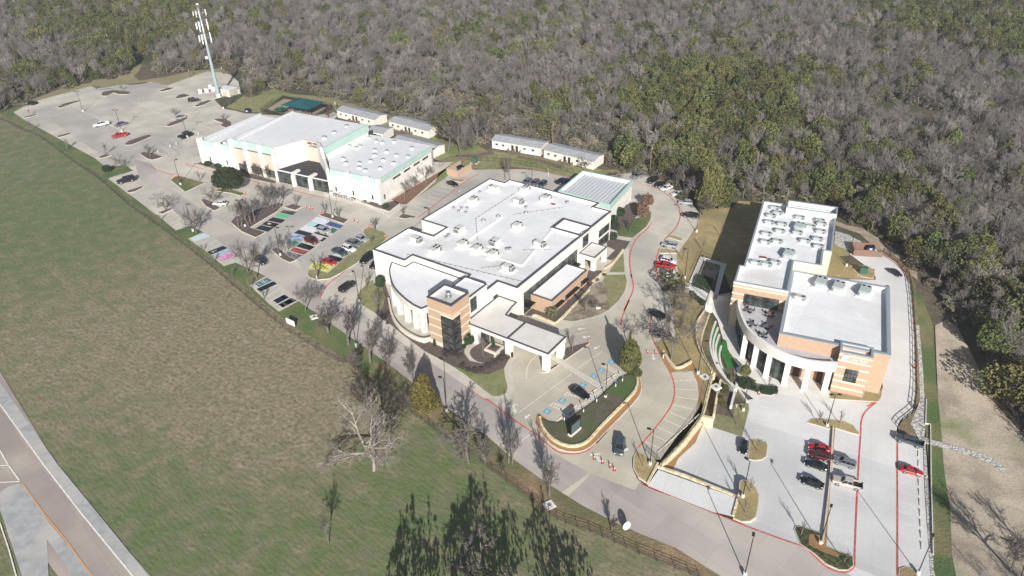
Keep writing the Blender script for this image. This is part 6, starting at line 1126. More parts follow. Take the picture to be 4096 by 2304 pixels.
# ------------------------------------------------------------------ lamp posts, utility poles, mast
def make_lamp(heads):
    r = thing('lamp_post', (0, 0, 0), '', 'lamp post'); b = MB(); b.tube((0, 0, -.2), (0, 0, .85), .33, .33, 12); b.build('base', mat('pole_base', (.62, .61, .58)), r)
    b = MB(); b.tube((0, 0, .85), (0, 0, 9.2), .1, .075, 6); b.build('pole', M_BRONZE, r)
    for s in heads: b = MB(); b.tube((0, 0, 9.1), (s*.55, 0, 9.15), .05, .05, 4); b.box(*sorted((s*.5, s*1.25)), -.22, .22, 9.05, 9.25); b.build('lamp_head', M_BRONZE, r)
    return r
LP = {1: make_lamp((1,)), 2: make_lamp((-1, 1))}; lpu = {1: 0, 2: 0}
def lamp(k, x, y, rz, label, heads=1, sc=1.0, lvl=0):
    o = copy_tree(LP[heads]) if lpu[heads] else LP[heads]; lpu[heads] = 1; o.location = G(k, x, y, 0, lvl); o.rotation_euler = (0, 0, rad(rz)); o.scale = (sc,)*3; o['label'] = label; o['group'] = 'lamp posts of the car parks'
for q in (('k',1208,408,150,'lamp post by the road beside the golden conifer'),('f',985,920,160,'lamp post at the back edge of the accessible bays'),('i',205,535,160,'lamp post on the brown corner island by the entry'),('g',558,1088,165,'lamp post at the corner of the dry lawn below the white cars'),('c',1957,1308,130,'lamp post on the lawn by the left school wall'),('e',60,900,130,'lamp post in the grass between road and meadow left of the brick tower'),('f',1850,692,0,'lamp post above the curved stall row beside the manhole pad'),
          ('a',1140,645,0,'lamp post beside the red pickup in the far left lot',2),('a',778,458,0,'lamp post in the spine of the far left lot, uppermost',2),('a',1752,700,0,'lamp post by the two black cars left of the gym',2),('a',2090,432,0,'lamp post at the corner below the phone mast',1),('a',1690,1145,60,'lamp post on the grass triangle',1),('c',890,600,0,'lamp post among the crowded bare trees',2),('c',403,640,0,'grey lamp post on the grass notch by the meadow',1),('S',180,1310,0,'twin-headed lamp post on the lower bark island by the painted bays',2),('b',1475,1215,0,'twin-headed lamp post on the bark island before the gym railing',2),
          ('g',668,650,150,'lamp post by the long black SUV in the curved row'),('n',2530,800,160,'lamp post behind the white cars of the curved row'),('q',1165,1240,180,'lamp post close behind the left rear wall of the white school'),('n',1525,880,180,'lamp post behind the school by the dark cars')):
    lamp(*q)
lamp('f', 2272, 1035, 160, 'lamp post on the lawn beside the person near the colonnade', 1, .95, 1); lamp('i', 968, 802, 120, 'lamp post at the left end of the large tan island', 1, 1, 0)
for q in (('i',1662,218,0,'lamp post on the long oval island',2),('i',1605,1185,60,'lamp post at the foot of the median wall',1),('i',2410,1432,60,'lamp post in the lower right corner of the new car park',1),('F',350,510,60,'lamp post beside the brick bin enclosure behind the academy',1),('Z',190,330,0,'lamp post behind the rear corner of the academy',2)): lamp(*q[:5], q[5], .95, 1)
lamp('i', 985, 1445, 70, 'lamp post standing on the road edge at the bottom of the picture', 1, 1.0)
M_WOOD = mat('pole_wood', (.20, .155, .115), (.15, .12, .09), 2)
UPOLES = []
for k, x, y, yt, l in (('g',957,385,60,'wooden utility pole at the wood edge by the dry lawn'),('n',1675,515,335,'pale utility pole behind the right-hand portables'),('n',595,272,150,'utility pole with a transformer in the brush behind the gym'),('n',2390,718,505,'utility pole at the wood edge behind the curved row'),('m',2072,602,480,'leaning utility pole in the wood above the playground'),('s',1020,300,-90,'steel utility pole with crossarms beyond the academy roof')):
    p = G(k, x, y); X, Y, s = REG[k]; h = 5.0
    while h < 16:
        v = Vector((p.x, p.y, h-H))
        if 1152-FPX*v.dot(UP)/v.dot(FW) <= Y+yt*s: break
        h += .1
    r = thing('utility_pole', p, l, 'utility pole', rad(25)); b = MB(); b.tube((0, 0, -.3), (0, 0, h), .2, .14, 8); b.build('pole', M_WOOD, r); b = MB(); b.box(-1.2, 1.2, -.07, .07, h-.7, h-.55); b.build('crossarm', M_WOOD, r)
    b = MB(); b.tube((.35, .25, h-2.2), (.35, .25, h-1.2), .28, .28, 10); b.build('transformer', M_METAL, r); UPOLES.append(Vector((p.x, p.y, h-.5)))
def wire(a, b_, label, sag=1.2):
    m = MB(); n = 14; P_ = [a.lerp(b_, i/n)-Vector((0, 0, sag*4*(i/n)*(1-i/n))) for i in range(n+1)]
    for i in range(n): m.tube(P_[i], P_[i+1], .035, .035, 3, cap=False)
    o = m.build('power_line', mat('cable_grey', (.25, .25, .24))); tag(o, label, 'power line')
wire(UPOLES[0], UPOLES[5], 'upper power line from the wooden pole across to the academy roof'); wire(UPOLES[0]-Vector((0, 0, 1.6)), UPOLES[5]-Vector((0, 0, 2.6)), 'lower power line from the wooden pole across to the academy roof')
# phone mast
mp = G('m', 1612, 714); mh = 30.0
while mh < 70:
    v = Vector((mp.x, mp.y, mh-H))
    if 1152-FPX*v.dot(UP)/v.dot(FW) <= 62*.54348: break
    mh += .2
MAST = thing('phone_mast', mp, 'tall grey phone mast with white antenna panels rising beside the far left car park', 'phone mast')
M_MAST = mat('mast_grey', (.30, .37, .39), rough=.5); b = MB(); b.tube((0, 0, 0), (0, 0, mh), .85, .32, 14); b.build('pole', M_MAST, MAST); b = MB(); b.tube((0, 0, -.2), (0, 0, 1.6), 1.15, 1.1, 14); b.build('base', M_WHITEM, MAST)
for z, rr, pl, ph in ((mh-2.0, 2.4, 1.6, 2.4), (mh-7.2, 2.0, 2.6, 4.4), (mh-12.6, 2.1, 2.4, 4.2)):
    b = MB()
    for i in range(3):
        a = 2*pi*i/3+.4; c = Vector((cos(a), sin(a), 0)); n_ = Vector((-sin(a), cos(a), 0)); m_ = c*rr; b.tube((0, 0, z), m_+Vector((0, 0, z)), .09, .09, 4); b.tube(m_-n_*1.7+Vector((0, 0, z)), m_+n_*1.7+Vector((0, 0, z)), .07, .07, 4)
    b.build('antenna_frame', M_METAL, MAST)
    for i in range(3):
        a = 2*pi*i/3+.4; c = Vector((cos(a), sin(a), 0)); n_ = Vector((-sin(a), cos(a), 0))
        for t in (-1.5, -.2, 1.3):
            q = c*(rr+.2)+n_*t; hh = ph*(.55+.45*((i+int(t+2)) % 2)); b = MB(); w_ = .2 if z > mh-3 else .27
            b.prism([(q.x+w_*cos(a+k*pi/2+pi/4), q.y+w_*sin(a+k*pi/2+pi/4)) for k in range(4)], z-hh/2, z+hh/2, bottom=True); b.build('antenna_panel', M_WHITEM, MAST)
for i in (-1, 1): b = MB(); b.tube((i*.3, 0, mh), (i*.3, 0, mh+1.6), .04, .03, 4); b.tube((i*.3, 0, mh+1.5), (i*.3, 0, mh+2.0), .32, .2, 8); b.build('beacon', M_WHITEM, MAST)
b = MB(); b.tube((-1.0, -.6, mh-21), (-1.35, -1.1, mh-21), .75, .6, 14); b.tube((0, 0, mh-21), (-1.0, -.6, mh-21), .08, .08, 4); b.build('dish', M_WHITEM, MAST)
sheet('compound_pad', M_WALK, pts('Q', "150,520 560,310 760,300 1080,330 1200,500 800,560 560,640"), .04)
SH = thing('equipment_shelter', G('Q', 900, 520), 'small tan shelter with a white flat roof beside the phone mast', 'shelter', -rad(28)); b = MB(); b.box(-3.6, 3.6, -2.4, 2.4, 0, 3.0); b.build('wall', M_TANWALL, SH); b = MB(); b.box(-3.9, 3.9, -2.7, 2.7, 3.0, 3.25); b.build('roof', M_WHITEM, SH)
for x in (-1.6, 2.6): b = MB(); b.box(x-.5, x+.5, -2.44, -2.4, 0, 2.1); b.build('door', M_WHITEM, SH)
for i, (x, y, l) in enumerate(((250,490,'leftmost white equipment cabinet in the mast compound'),(400,470,'pair-side white equipment cabinet in the mast compound, second from left'),(490,380,'white equipment cabinet at the back of the mast compound'),(560,430,'white equipment cabinet right beside the mast'),(1130,490,'grey generator cabinet right of the tan shelter'))):
    t = thing('equipment_cabinet', G('Q', x, y), l, 'cabinet', -rad(28)); b = MB(); b.box(-.8, .8, -.5, .5, .15, 2.0); b.build('housing', M_WHITEM, t); b = MB(); b.box(-.9, .9, -.6, .6, 0, .15); b.build('plinth', KERB, t)
fence('chain_fence', pts('Q', "140,500 440,370 640,300 1180,400 1200,520 640,600 160,520"), 2.2, 'grey mesh fence round the phone mast compound', M_METAL, 2.6, (.05, .35, .65, .98), .04, .03)

# ------------------------------------------------------------------ portable classrooms
def portable(corners, label, hz=3.3, sk=None):
    """corners: front-left and front-right base pixels in region n, depth 7.3 m"""
    a, c = (G('n', *q) for q in corners); d = (c-a); L_ = d.length; d.normalize(); az = math.atan2(d.y, d.x); r = thing('portable_classroom', a, label, 'portable classroom', az)
    W_ = 7.3; b = MB(); b.box(0, L_, 0, W_, .1, hz)
    b.loft([[(0, 0, hz), (0, W_, hz), (0, W_/2, hz+.75)], [(L_, 0, hz), (L_, W_, hz), (L_, W_/2, hz+.75)]]); b.build('wall', mat('portable_siding', (.70, .67, .60), (.66, .63, .565), .8), r)
    b = MB(); b.loft([[(-.3, -.35, hz-.02), (-.3, W_/2, hz+.82), (-.3, W_/2, hz+.9), (-.3, -.35, hz+.06)], [(L_+.3, -.35, hz-.02), (L_+.3, W_/2, hz+.82), (L_+.3, W_/2, hz+.9), (L_+.3, -.35, hz+.06)]]); b.loft([[(-.3, W_+.35, hz-.02), (-.3, W_/2, hz+.82), (-.3, W_/2, hz+.9), (-.3, W_+.35, hz+.06)], [(L_+.3, W_+.35, hz-.02), (L_+.3, W_/2, hz+.82), (L_+.3, W_/2, hz+.9), (L_+.3, W_+.35, hz+.06)]]); b.build('roof', mat('shingle_grey', (.38, .385, .40), (.32, .325, .34), .6), r, weld=True)
    for t in (.43, .52): b = MB(); b.box(L_*t-.5, L_*t+.5, -.05, 0, .45, 2.6); b.build('door', M_FRAME, r)
    for t in (.1, .24, .68, .85): b = MB(); b.box(L_*t-.6, L_*t+.6, -.05, 0, 1.5, 2.4); o = b.build('window', M_WHITEM, r); b = MB(); b.box(L_*t-.5, L_*t+.5, -.07, -.05, 1.55, 2.35); b.build('pane', M_GLASS, o)
    b = MB(); b.box(L_*.36, L_*.6, -1.8, -.06, .3, .45); b.build('deck', M_WOOD, r); b = MB(); b.box(L_*.47, L_*.48, -1.8, -.1, .45, 1.4)
    for x in (.36, .6): b.box(L_*x-.05, L_*x+.05, -1.8, -.1, .45, 1.35)
    b.build('deck_rail', M_WOOD, r); return r
for c_, l in ((((95,315),(370,385)),'portable classroom nearest the playground, far left of the back row'),(((475,395),(765,470)),'portable classroom second in the back row, partly behind the bare grove'),(((1230,540),(1585,600)),'portable classroom right of the grove with a long ramp in front'),(((1610,610),(1975,700)),'portable classroom at the right end beyond the ramp'),(((320,470),(430,490)),'portable classroom mostly hidden behind the high gym roof'),(((500,540),(790,620)),'portable classroom behind the low gym roof')): portable(c_, l)
def ramp(P_, label, w_=1.6):
    r = thing('access_ramp', Vector((P_[0].x, P_[0].y, 0)), label, 'ramp'); b = MB(); O_ = Vector((P_[0].x, P_[0].y, 0)); k = MB(); po = MB()
    for a, c in zip(P_, P_[1:]):
        d = (c-a); d.z = 0; n_ = Vector((-d.y, d.x, 0)).normalized()*(w_/2); A_, C_ = a-O_, c-O_
        b.loft([[A_-n_-Vector((0, 0, .15)), A_+n_-Vector((0, 0, .15)), A_+n_, A_-n_], [C_-n_-Vector((0, 0, .15)), C_+n_-Vector((0, 0, .15)), C_+n_, C_-n_]])
        for s in (-1, 1):
            for hh in (.35, .7, 1.05): k.tube(A_+n_*s+Vector((0, 0, hh)), C_+n_*s+Vector((0, 0, hh)), .05, .05, 4)
            m_ = max(1, int(d.length/2))
            for i in range(m_+1): q = A_.lerp(C_, i/m_)+n_*s; k.tube((q.x, q.y, -.1), (q.x, q.y, q.z+1.05), .06, .06, 4)
    b.build('ramp_deck', M_WOOD, r); k.build('handrail', M_WOOD, r)
up = lambda P_, *zs: [Vector((p.x, p.y, z)) for p, z in zip(P_, zs)]
ramp(up(pts('n', "1420,610 1580,640 1750,690"), .5, .6, .7), 'long brown timber ramp before the two right-hand portables'); ramp(up(pts('n', "960,605 1130,605 1240,585"), .2, .5, .6), 'brown timber ramp leading from the grove to the right-hand portables'); ramp(up(pts('n', "320,395 450,420 600,445"), .4, .5, .5), 'brown timber ramp between gym and back row portables'); 

# ------------------------------------------------------------------ bins, transformers, signs, playground
def enclosure(loc, az, label, wm, L_=7, W_=5, h=2.4):
    r = thing('bin_enclosure', loc, label, 'bin enclosure', az); b = MB(); P2 = [(-L_/2, -W_/2), (L_/2, -W_/2), (L_/2, W_/2), (-L_/2, W_/2)]
    b.box(-L_/2, L_/2, W_/2-.25, W_/2, -.3, h); b.box(-L_/2, -L_/2+.25, -W_/2, W_/2-.25, -.3, h); b.box(-L_/2+.25, L_/2, -W_/2, -W_/2+.25, -.3, h); b.build('wall', wm, r)
    for s in (-1, 1): g_ = MB(); g_.box(L_/2, L_/2+2.2, s*(W_/2-.1)-.06, s*(W_/2-.1)+.06, .1, h-.3); g_.build('gate', mat('gate_brown', (.19, .14, .09)), r)
    return r
def dumpster(loc, az, label, col):
    t = thing('dumpster', loc, label, 'dumpster', az); b = MB(); b.loft([[(-1, -.75, .15), (1, -.75, .15), (1, .75, .15), (-1, .75, .15)], [(-1.1, -.9, 1.3), (1.1, -.9, 1.3), (1.1, .9, 1.3), (-1.1, .9, 1.3)]]); b.build('bin', col, t); b = MB(); b.loft([[(-1.12, -.92, 1.3), (1.12, -.92, 1.3), (1.12, .92, 1.3), (-1.12, .92, 1.3)], [(-1.1, -.9, 1.36), (1.1, -.9, 1.36), (1.1, .9, 1.6), (-1.1, .9, 1.6)]]); b.build('lid', M_BLACK, t)
    b = MB(); b.box(-.35, .35, -.9, -.86, .7, 1.15); b.build('sticker', M_WHITEM, t); return t
M_BLUE = mat('bin_blue', (.02, .05, .13), rough=.5); M_GRN = mat('utility_green', (.055, .12, .085), rough=.5)
enclosure(G('q', 1660, 165), rad(55), 'tan block bin enclosure with open brown gates behind the gym', M_BRICK, 8, 5); dumpster(G('q', 1680, 130), rad(55), 'blue dumpster inside the tan block enclosure', M_BLUE)
enclosure(G('F', 600, 285, 0, 1), rad(-12), 'red brick bin enclosure with dark gates behind the academy', mat('bin_brick', (.24, .15, .11), (.19, .115, .085), 3), 5.4, 4.6, 2.0); dumpster(G('F', 730, 255, 0, 1), rad(-12), 'blue dumpster inside the red brick enclosure', M_BLUE); dumpster(G('a', 2318, 468), rad(-10), 'dark dumpster with a white sticker standing behind the gym', M_BLUE)
for k, x, y, lv, l in (('F', 620, 630, 1, 'green transformer box on a pale pad behind the academy'), ('n', 1103, 645, 0, 'green transformer box on the grass by the bin enclosure')):
    t = thing('transformer_box', G(k, x, y, 0, lv), l, 'transformer', rad(-20)); b = MB(); b.box(-1.5, 1.5, -1.4, 1.4, 0, .15); b.build('pad', M_WALK, t); b = MB(); b.box(-.95, .95, -.8, .8, .15, 1.8); b.build('cabinet', M_GRN, t); b = MB(); b.loft([[(-1, -.85, 1.8), (1, -.85, 1.8), (1, .85, 1.8), (-1, .85, 1.8)], [(-.9, -.6, 1.95), (.9, -.6, 1.95), (.9, .75, 1.95), (-.9, .75, 1.95)]]); b.build('lid', M_GRN, t)
MS = thing('monument_sign', (G('A', 610, 1290, .45)+G('A', 1070, 900, .45))/2, 'dark two-sided electronic sign on a cream stone base in the raised bed', 'sign'); dv = G('A', 1070, 900, .45)-G('A', 610, 1290, .45); MS.rotation_euler = (0, 0, math.atan2(dv.y, dv.x)); L2 = dv.length/2
b = MB(); b.box(-L2-.1, L2+.1, -.35, .55, -.5, .6); b.build('base', M_STONEW, MS); b = MB(); b.box(-L2, L2, -.2, .4, .6, 3.6); b.build('cabinet', M_BLACK, MS); b = MB(); b.box(-L2+.15, L2-.25, -.24, -.2, .8, 2.9); b.build('screen', mat('led_panel', (.10, .145, .15), (.08, .12, .125), 2, rough=.4), MS)
# playground
r = thing('shade_canopy', G('P', 900, 330), 'large teal fabric shade over the playground', 'shade canopy', rad(-28)); b = MB(); hs = 7.5
for s in range(4):
    c = [(-hs, -5.5, 4.2), (hs, -5.5, 4.2), (hs, 5.5, 4.2), (-hs, 5.5, 4.2)]; b.face([c[s], c[(s+1) % 4], (0, 0, 6.3)])
b.build('canopy', mat('teal_fabric', (.012, .085, .095), rough=.7), r)
for x in (-hs, hs):
    for y in (-5.5, 5.5): b = MB(); b.tube((x*.97, y*.97, 0), (x*.97, y*.97, 4.2), .1, .1, 6); b.build('post', M_BLACK, r)
t = thing('play_dome', G('P', 470, 320), 'round green net play structure beside the teal shade', 'play structure'); b = MB()
for i in range(12):
    a, c = 2*pi*i/12, 2*pi*(i+1)/12
    b.tube((3*cos(a), 3*sin(a), 0), (3*cos(a), 3*sin(a), 1.2), .06, .06, 4); b.tube((3*cos(a), 3*sin(a), 1.2), (1.6*cos(a), 1.6*sin(a), 2.0), .05, .05, 4); b.tube((3*cos(a), 3*sin(a), 1.2), (3*cos(c), 3*sin(c), 1.2), .06, .06, 4); b.tube((1.6*cos(a), 1.6*sin(a), 2), (1.6*cos(c), 1.6*sin(c), 2), .06, .06, 4)
b.build('frame', M_BLACK, t); b = MB(); b.tube((0, 0, 1.5), (0, 0, 1.75), 2.6, 1.7, 16); b.build('net', mat('play_green', (.02, .14, .07)), t)
for x, y, l in ((735,310,'green playground slide left, under the teal shade'),(885,345,'green playground slide right, under the teal shade')):
    t = thing('play_slide', G('P', x, y), l, 'slide', rad(60)); b = MB(); b.loft([[(-1.6, -.4, 1.9), (-1.6, .4, 1.9), (-1.6, .45, 2.1), (-1.6, -.45, 2.1)], [(.2, -.4, .9), (.2, .4, .9), (.2, .45, 1.1), (.2, -.45, 1.1)], [(1.6, -.4, .2), (1.6, .4, .2), (1.6, .45, .4), (1.6, -.45, .4)]]); b.build('chute', MATS['play_green'], t); b = MB(); b.tube((-1.6, -.4, 0), (-1.6, -.4, 2.2), .05, .05, 4); b.tube((-1.6, .4, 0), (-1.6, .4, 2.2), .05, .05, 4); b.build('leg', M_METAL, t)
t = thing('climbing_frame', G('P', 975, 330), 'maroon and tan climbing frame at the right of the slides', 'climbing frame'); b = MB()
for x in (-1.2, 0, 1.2):
    for y in (-.9, .9): b.tube((x, y, 0), (x, y, 2.4), .06, .06, 5)
b.build('frame', mat('play_maroon', (.16, .03, .05)), t); b = MB(); b.box(-1.2, 1.2, -.9, .9, 1.1, 1.2); b.build('deck', mat('play_tan', (.45, .36, .25)), t)
for k, x, y, l in (('b',1512,215,'basketball hoop by the playground path'),('m',1405,565,'basketball hoop at the back edge of the far left lot'),('m',1645,545,'basketball hoop beside the phone mast bays')):
    t = thing('basketball_hoop', G(k, x, y), l, 'basketball hoop', rad(-60)); b = MB(); b.tube((0, 0, 0), (0, 0, 3.3), .08, .08, 6); b.build('post', M_BLACK, t); b = MB(); b.box(-.9, .9, -.35, -.3, 2.8, 3.9); b.build('backboard', M_WHITEM, t); b = MB(); b.tube((0, -.6, 3.02), (0, -.6, 3.06), .23, .23, 12); b.build('rim', mat('hoop_orange', (.6, .12, .02)), t)
# small things: dish, lids, bin, rock, signs, cones
t = thing('satellite_dish', G('p', 2150, 908), 'white satellite dish on a short post by the road', 'satellite dish', rad(-70)); b = MB(); b.tube((0, 0, 0), (0, 0, 1.1), .06, .06, 6); b.build('post', M_METAL, t); b = MB(); b.loft([[(-.3+.45*cos(q)*0+.0, .06*cos(i*pi/8), 1.6+.06*sin(i*pi/8)) for i, q in [(j, 0) for j in range(16)]], [(.12, .55*cos(i*pi/8), 1.6+.75*sin(i*pi/8)) for i in range(16)], [(.3, .75*cos(i*pi/8), 1.6+1.05*sin(i*pi/8)) for i in range(16)]], cap=False); b.build('reflector', M_WHITEM, t); b = MB(); b.tube((0, 0, 1.0), (1.0, 0, 1.5), .03, .03, 4); b.build('feed_arm', M_METAL, t)
for k, x, y, l in (('p',1498,685,'square pale manhole pad in the dirt by the fence'),('f',1915,718,'square pale manhole pad above the terraces'),('f',2020,810,'second pale manhole pad on the narrow bark bed'),('D',790,797,'pale manhole pad in the grass by the road')):
    t = thing('manhole', G(k, x, y, .1), l, 'manhole', .5); b = MB(); b.box(-.9, .9, -.9, .9, -.3, .06); b.build('pad', M_PLAZA, t); b = MB(); b.tube((0, 0, .06), (0, 0, .1), .38, .38, 14); b.build('lid', M_GRILLE, t)
t = thing('litter_bin', G('f', 112, 528, .1), 'dark litter bin beside the middle canopy pier', 'litter bin'); b = MB(); b.tube((0, 0, 0), (0, 0, .9), .3, .36, 12); b.build('bin', M_BRONZE, t); b = MB(); b.tube((0, 0, .95), (0, 0, 1.2), .38, .2, 12); b.build('hood', M_BRONZE, t)
b = MB(); b.loft([[(.9*cos(a)*s+.1*cos(3*a), .6*sin(a)*s, z) for a in [2*pi*i/9 for i in range(9)]] for z, s in ((-.1, 1), (.35, .95), (.6, .55))]); o = b.build('boulder', M_STONEW); o.location = G('B', 938, 462, .1); tag(o, 'pale boulder in the dormant garden by the school', 'boulder')
t = thing('planter_box', G('U', 730, 800, .1), 'square limestone planter under the canopy with a spiral topiary', 'planter', rad(-35)); b = MB(); b.ring([(-1.7, -1.7), (1.7, -1.7), (1.7, 1.7), (-1.7, 1.7)], .4, 0, .7); b.build('planter_wall', M_STONEW, t); b = MB(); b.box(-1.3, 1.3, -1.3, 1.3, 0, .5); b.build('soil', M_MULCH, t)
t = thing('grass_mound', G('b', 905, 120), '', 'sign'); bpy.data.objects.remove(t)
def post_sign(k, x, y, l, h=2.1, lvl=0, col=None, az=-40):
    t = thing('sign_post', G(k, x, y, .1, lvl), l, 'sign', rad(az)); b = MB(); b.tube((0, 0, 0), (0, 0, 1.05), .12, .12, 8); b.build('bollard', M_WHITEM, t); b = MB(); b.tube((0, 0, 1.05), (0, 0, h), .03, .03, 5); b.build('post', M_METAL, t); b = MB(); b.box(-.17, .17, -.05, -.03, h-.5, h); b.build('plate', col or mat('sign_blue', (.06, .2, .42)), t)
for x, y in ((600,1135),(780,1058),(903,962),(1080,820),(1143,770)): post_sign('f', x, y, 'accessible parking sign on a white bollard along the bark bed'); 
for o in [q for q in COL.objects if q.name.startswith('sign_post')]: o['group'] = 'accessible parking signs by the sign bed'
for x, y in ((1480,845),(1592,795),(1650,770),(1760,715),(1858,675)): post_sign('a', x, y, 'accessible parking sign on a white bollard left of the gym', 1.9); COL.objects[-1]
for o in [q for q in COL.objects if q.get('label', '').endswith('left of the gym') and q.name.startswith('sign_post')]: o['group'] = 'accessible parking signs by the gym'
M_YEL = mat('sign_yellow', (.75, .42, .03)); 
for k, x, y, l in (('f',1525,545,'yellow diamond sign under the bare trees by the road'),('c',1560,1085,'yellow sign at the tip of the long grass island'),('n',1642,735,'yellow sign on the rear loop verge')): post_sign(k, x, y, l, 2.4, 0, M_YEL)
M_CONE = mat('cone_orange', (.72, .09, .03), rough=.5); CN = None
def cone(k, x, y, l, grp, lvl=0, s=1.0):
    global CN
    if CN is None:
        CN = thing('traffic_cone', (0, 0, 0), '', 'traffic cone'); b = MB(); b.box(-.22, .22, -.22, .22, 0, .05); b.build('base', M_BLACK, CN); b = MB(); b.tube((0, 0, .05), (0, 0, .8), .17, .05, 10); b.build('cone', M_CONE, CN); b = MB(); b.tube((0, 0, .42), (0, 0, .6), .118, .09, 10, cap=False); b.build('band', M_WHITEM, CN); o = CN
    else: o = copy_tree(CN)
    o.location = G(k, x, y, .03, lvl); o.scale = (s,)*3; o['label'] = l; o['group'] = grp
for i, (x, y) in enumerate(((1882,290),(1952,325),(2018,358),(2055,388))): cone('p', x, y, ('orange cone nearest the painted arrow at the entry', 'orange cone second along the line at the entry', 'orange cone third along the line at the entry', 'orange cone last in the line, nearest the main road')[i], 'cones across the entry', s=1.2)
for x, y in ((1380,495),(1455,498),(830,395)): cone('f', x, y, 'orange cone by the curved road under the bare trees' if x > 1000 else 'orange cone at the end of the bark island by the canopy', 'single cones')
for x, y in ((1225,1125),(1262,1135),(1285,1135),(1365,1170),(1675,1245),(1710,1260),(1805,1310),(1820,1310),(650,995),(1965,1400)): cone('b', x, y, 'orange delineator cone in the broken line crossing the lot before the gym', 'cones before the gym', s=1.15)
for x, y in ((1630,1075),(1645,1070),(1660,1068)): cone('a', x, y, 'orange cone of the cluster at the grass triangle', 'cones at the grass triangle', s=1.2)
cone('Z', 384, 592, 'orange cone lying pile by the guard rail', 'cones on the academy site', 1, 1.3); cone('W', 348, 1362, 'orange cone by the small shrub island before the colonnade', 'cones on the academy site', 1, 1.2)
t = thing('sign_board', G('D', 733, 822), 'white sign board on two posts by the meadow fence, facing the highway', 'sign', rad(-35)); b = MB(); b.box(-1.5, 1.5, -.05, .05, .6, 2.2); b.build('board', M_WHITEM, t)
for x in (-1.2, 1.2): b = MB(); b.tube((x, .09, -.1), (x, .09, 2.2), .05, .05, 5); b.build('post', M_WOOD, t)
# accessible bay symbols and painted bays
M_ISA = mat('symbol_blue', '6fa9c0'); q0 = MB(); q1 = MB()
for x, y in ((945,660),(880,712),(775,795),(580,942),(442,1043),(1045,580)):
    p = G('f', x, y); e1 = az_dir(125)*.75; e2 = az_dir(35)*.75; q0.face([p-e1-e2+Vector((0, 0, .05)), p+e1-e2+Vector((0, 0, .05)), p+e1+e2+Vector((0, 0, .05)), p-e1+e2+Vector((0, 0, .05))] if (e1.cross(e2)).z > 0 else [p-e1+e2+Vector((0, 0, .05)), p+e1+e2+Vector((0, 0, .05)), p+e1-e2+Vector((0, 0, .05)), p-e1-e2+Vector((0, 0, .05))])
    pp = lambda a, c: p+e1*a+e2*c; N_ = 10
    polystripe(q1, [pp(.05+.38*cos(t), -.15+.38*sin(t)) for t in [pi*.85+i*1.25*pi/N_ for i in range(N_+1)]], .13, .07); polystripe(q1, [pp(-.1, .45), pp(-.05, .05), pp(.3, .02), pp(.5, -.4)], .14, .07); polystripe(q1, [pp(-.1, .55), pp(-.1, .75)], .2, .07)
o = q0.build('symbol_marking', M_ISA); o['kind'] = 'structure'; o = q1.build('symbol_marking', M_WHITE); o['kind'] = 'structure'
def bay(k, c4, m, deco=None):
    P_ = pts(k, c4, .05); b = MB(); b.tess(P_); o = b.build('painted_bay', m); o['kind'] = 'structure'; return P_
BK = mat('paint_black', '3a3d44', '474a50', 2); ART = lambda n, *a, **kw: mat('art_'+n, *a, **kw)
for s in ("270,950 570,770 1180,930 920,1115", "590,740 860,560 1510,710 1255,890", "890,535 1175,360 1840,505 1575,680", "1515,130 1720,0 2400,90 2160,265"): bay('O', s, BK)
bay('O', "1240,310 1500,150 2110,300 1870,465", ART('green', '56b487', '6fc79a', 1.5, stretch=(rad(35), 3, .2)))
b = MB()
for s in ("580,760 1180,910", "870,550 1540,705", "1180,345 1850,495", "1490,130 2140,290"): polystripe(b, pts('O', s), .16, .075)
P_ = pts('O', "880,690 900,660 970,650 1010,680 1040,665 1085,690 1080,730 1000,745 930,740", .08); b.tess(P_); o = b.build('painted_bay_marking', ART('white', 'd8dcdf', 'c9a5ac', 2)); o['kind'] = 'structure'
for s, m in (("1330,60 1560,90 1780,200 1560,310 1480,310 1170,190", ART('pale', 'e6e4ee', 'dad9e6', 1)), ("1170,190 1480,310 1330,440 980,320", ART('aqua', 'c5e0e2', 'a5d6cf', 1.5)), ("980,320 1330,440 1330,520 1220,590 770,470", ART('ice', 'e8e8ea', 'dcdcdf', 1)), ("1770,200 2200,340 2090,440 1620,310", ART('blue', '5a679a', '4b5687', 1.2)), ("1560,320 1830,400 1760,470 1520,380", ART('lilac', 'cfbfdb')), ("1830,405 2030,465 1880,590 1780,560", ART('forest', '41776a')), ("1400,280 1560,320 1480,400 1240,385", ART('steel', '56708c')), ("770,470 1220,590 1060,690 600,580", BK), ("1300,540 1760,680 1700,720 1230,580", BK),
             ("600,600 950,690 850,850 430,720", ART('sky', '8fb9d3', 'bcc6e2', 1.4, c3='6c7fa5', sc3=.6)), ("1260,640 1570,710 1440,810 1330,740", ART('rose', 'd8c4d4')), ("1580,720 1670,750 1520,860 1440,830", BK), ("480,800 830,880 680,1000 400,960", ART('mint', '7fae9c', '6a9d8e', 1)), ("850,890 1290,1020 1110,1140 680,1010", BK), ("620,1040 1090,1170 920,1280 480,1150", ART('orange', 'c5604c', '6a4a49', 1.2)), ("400,1170 880,1290 700,1430 360,1330", ART('char', '58565c', '8c8a8f', 1))):
    bay('S', s, m)
b = MB()
for s in ("600,590 950,690", "770,462 1230,590 1680,735", "850,880 1310,1010", "640,1025 1110,1155", "500,1175 900,1295", "1600,310 2050,460"): polystripe(b, pts('S', s), .14, .075)
o = b.build('painted_bay_marking', M_WHITE); o['kind'] = 'structure'
bay('c', "1500,955 1540,930 1720,965 1650,1025 1580,1010 1480,985", ART('yellow', 'd6d466', 'e0de80', 1.5)); b = MB()
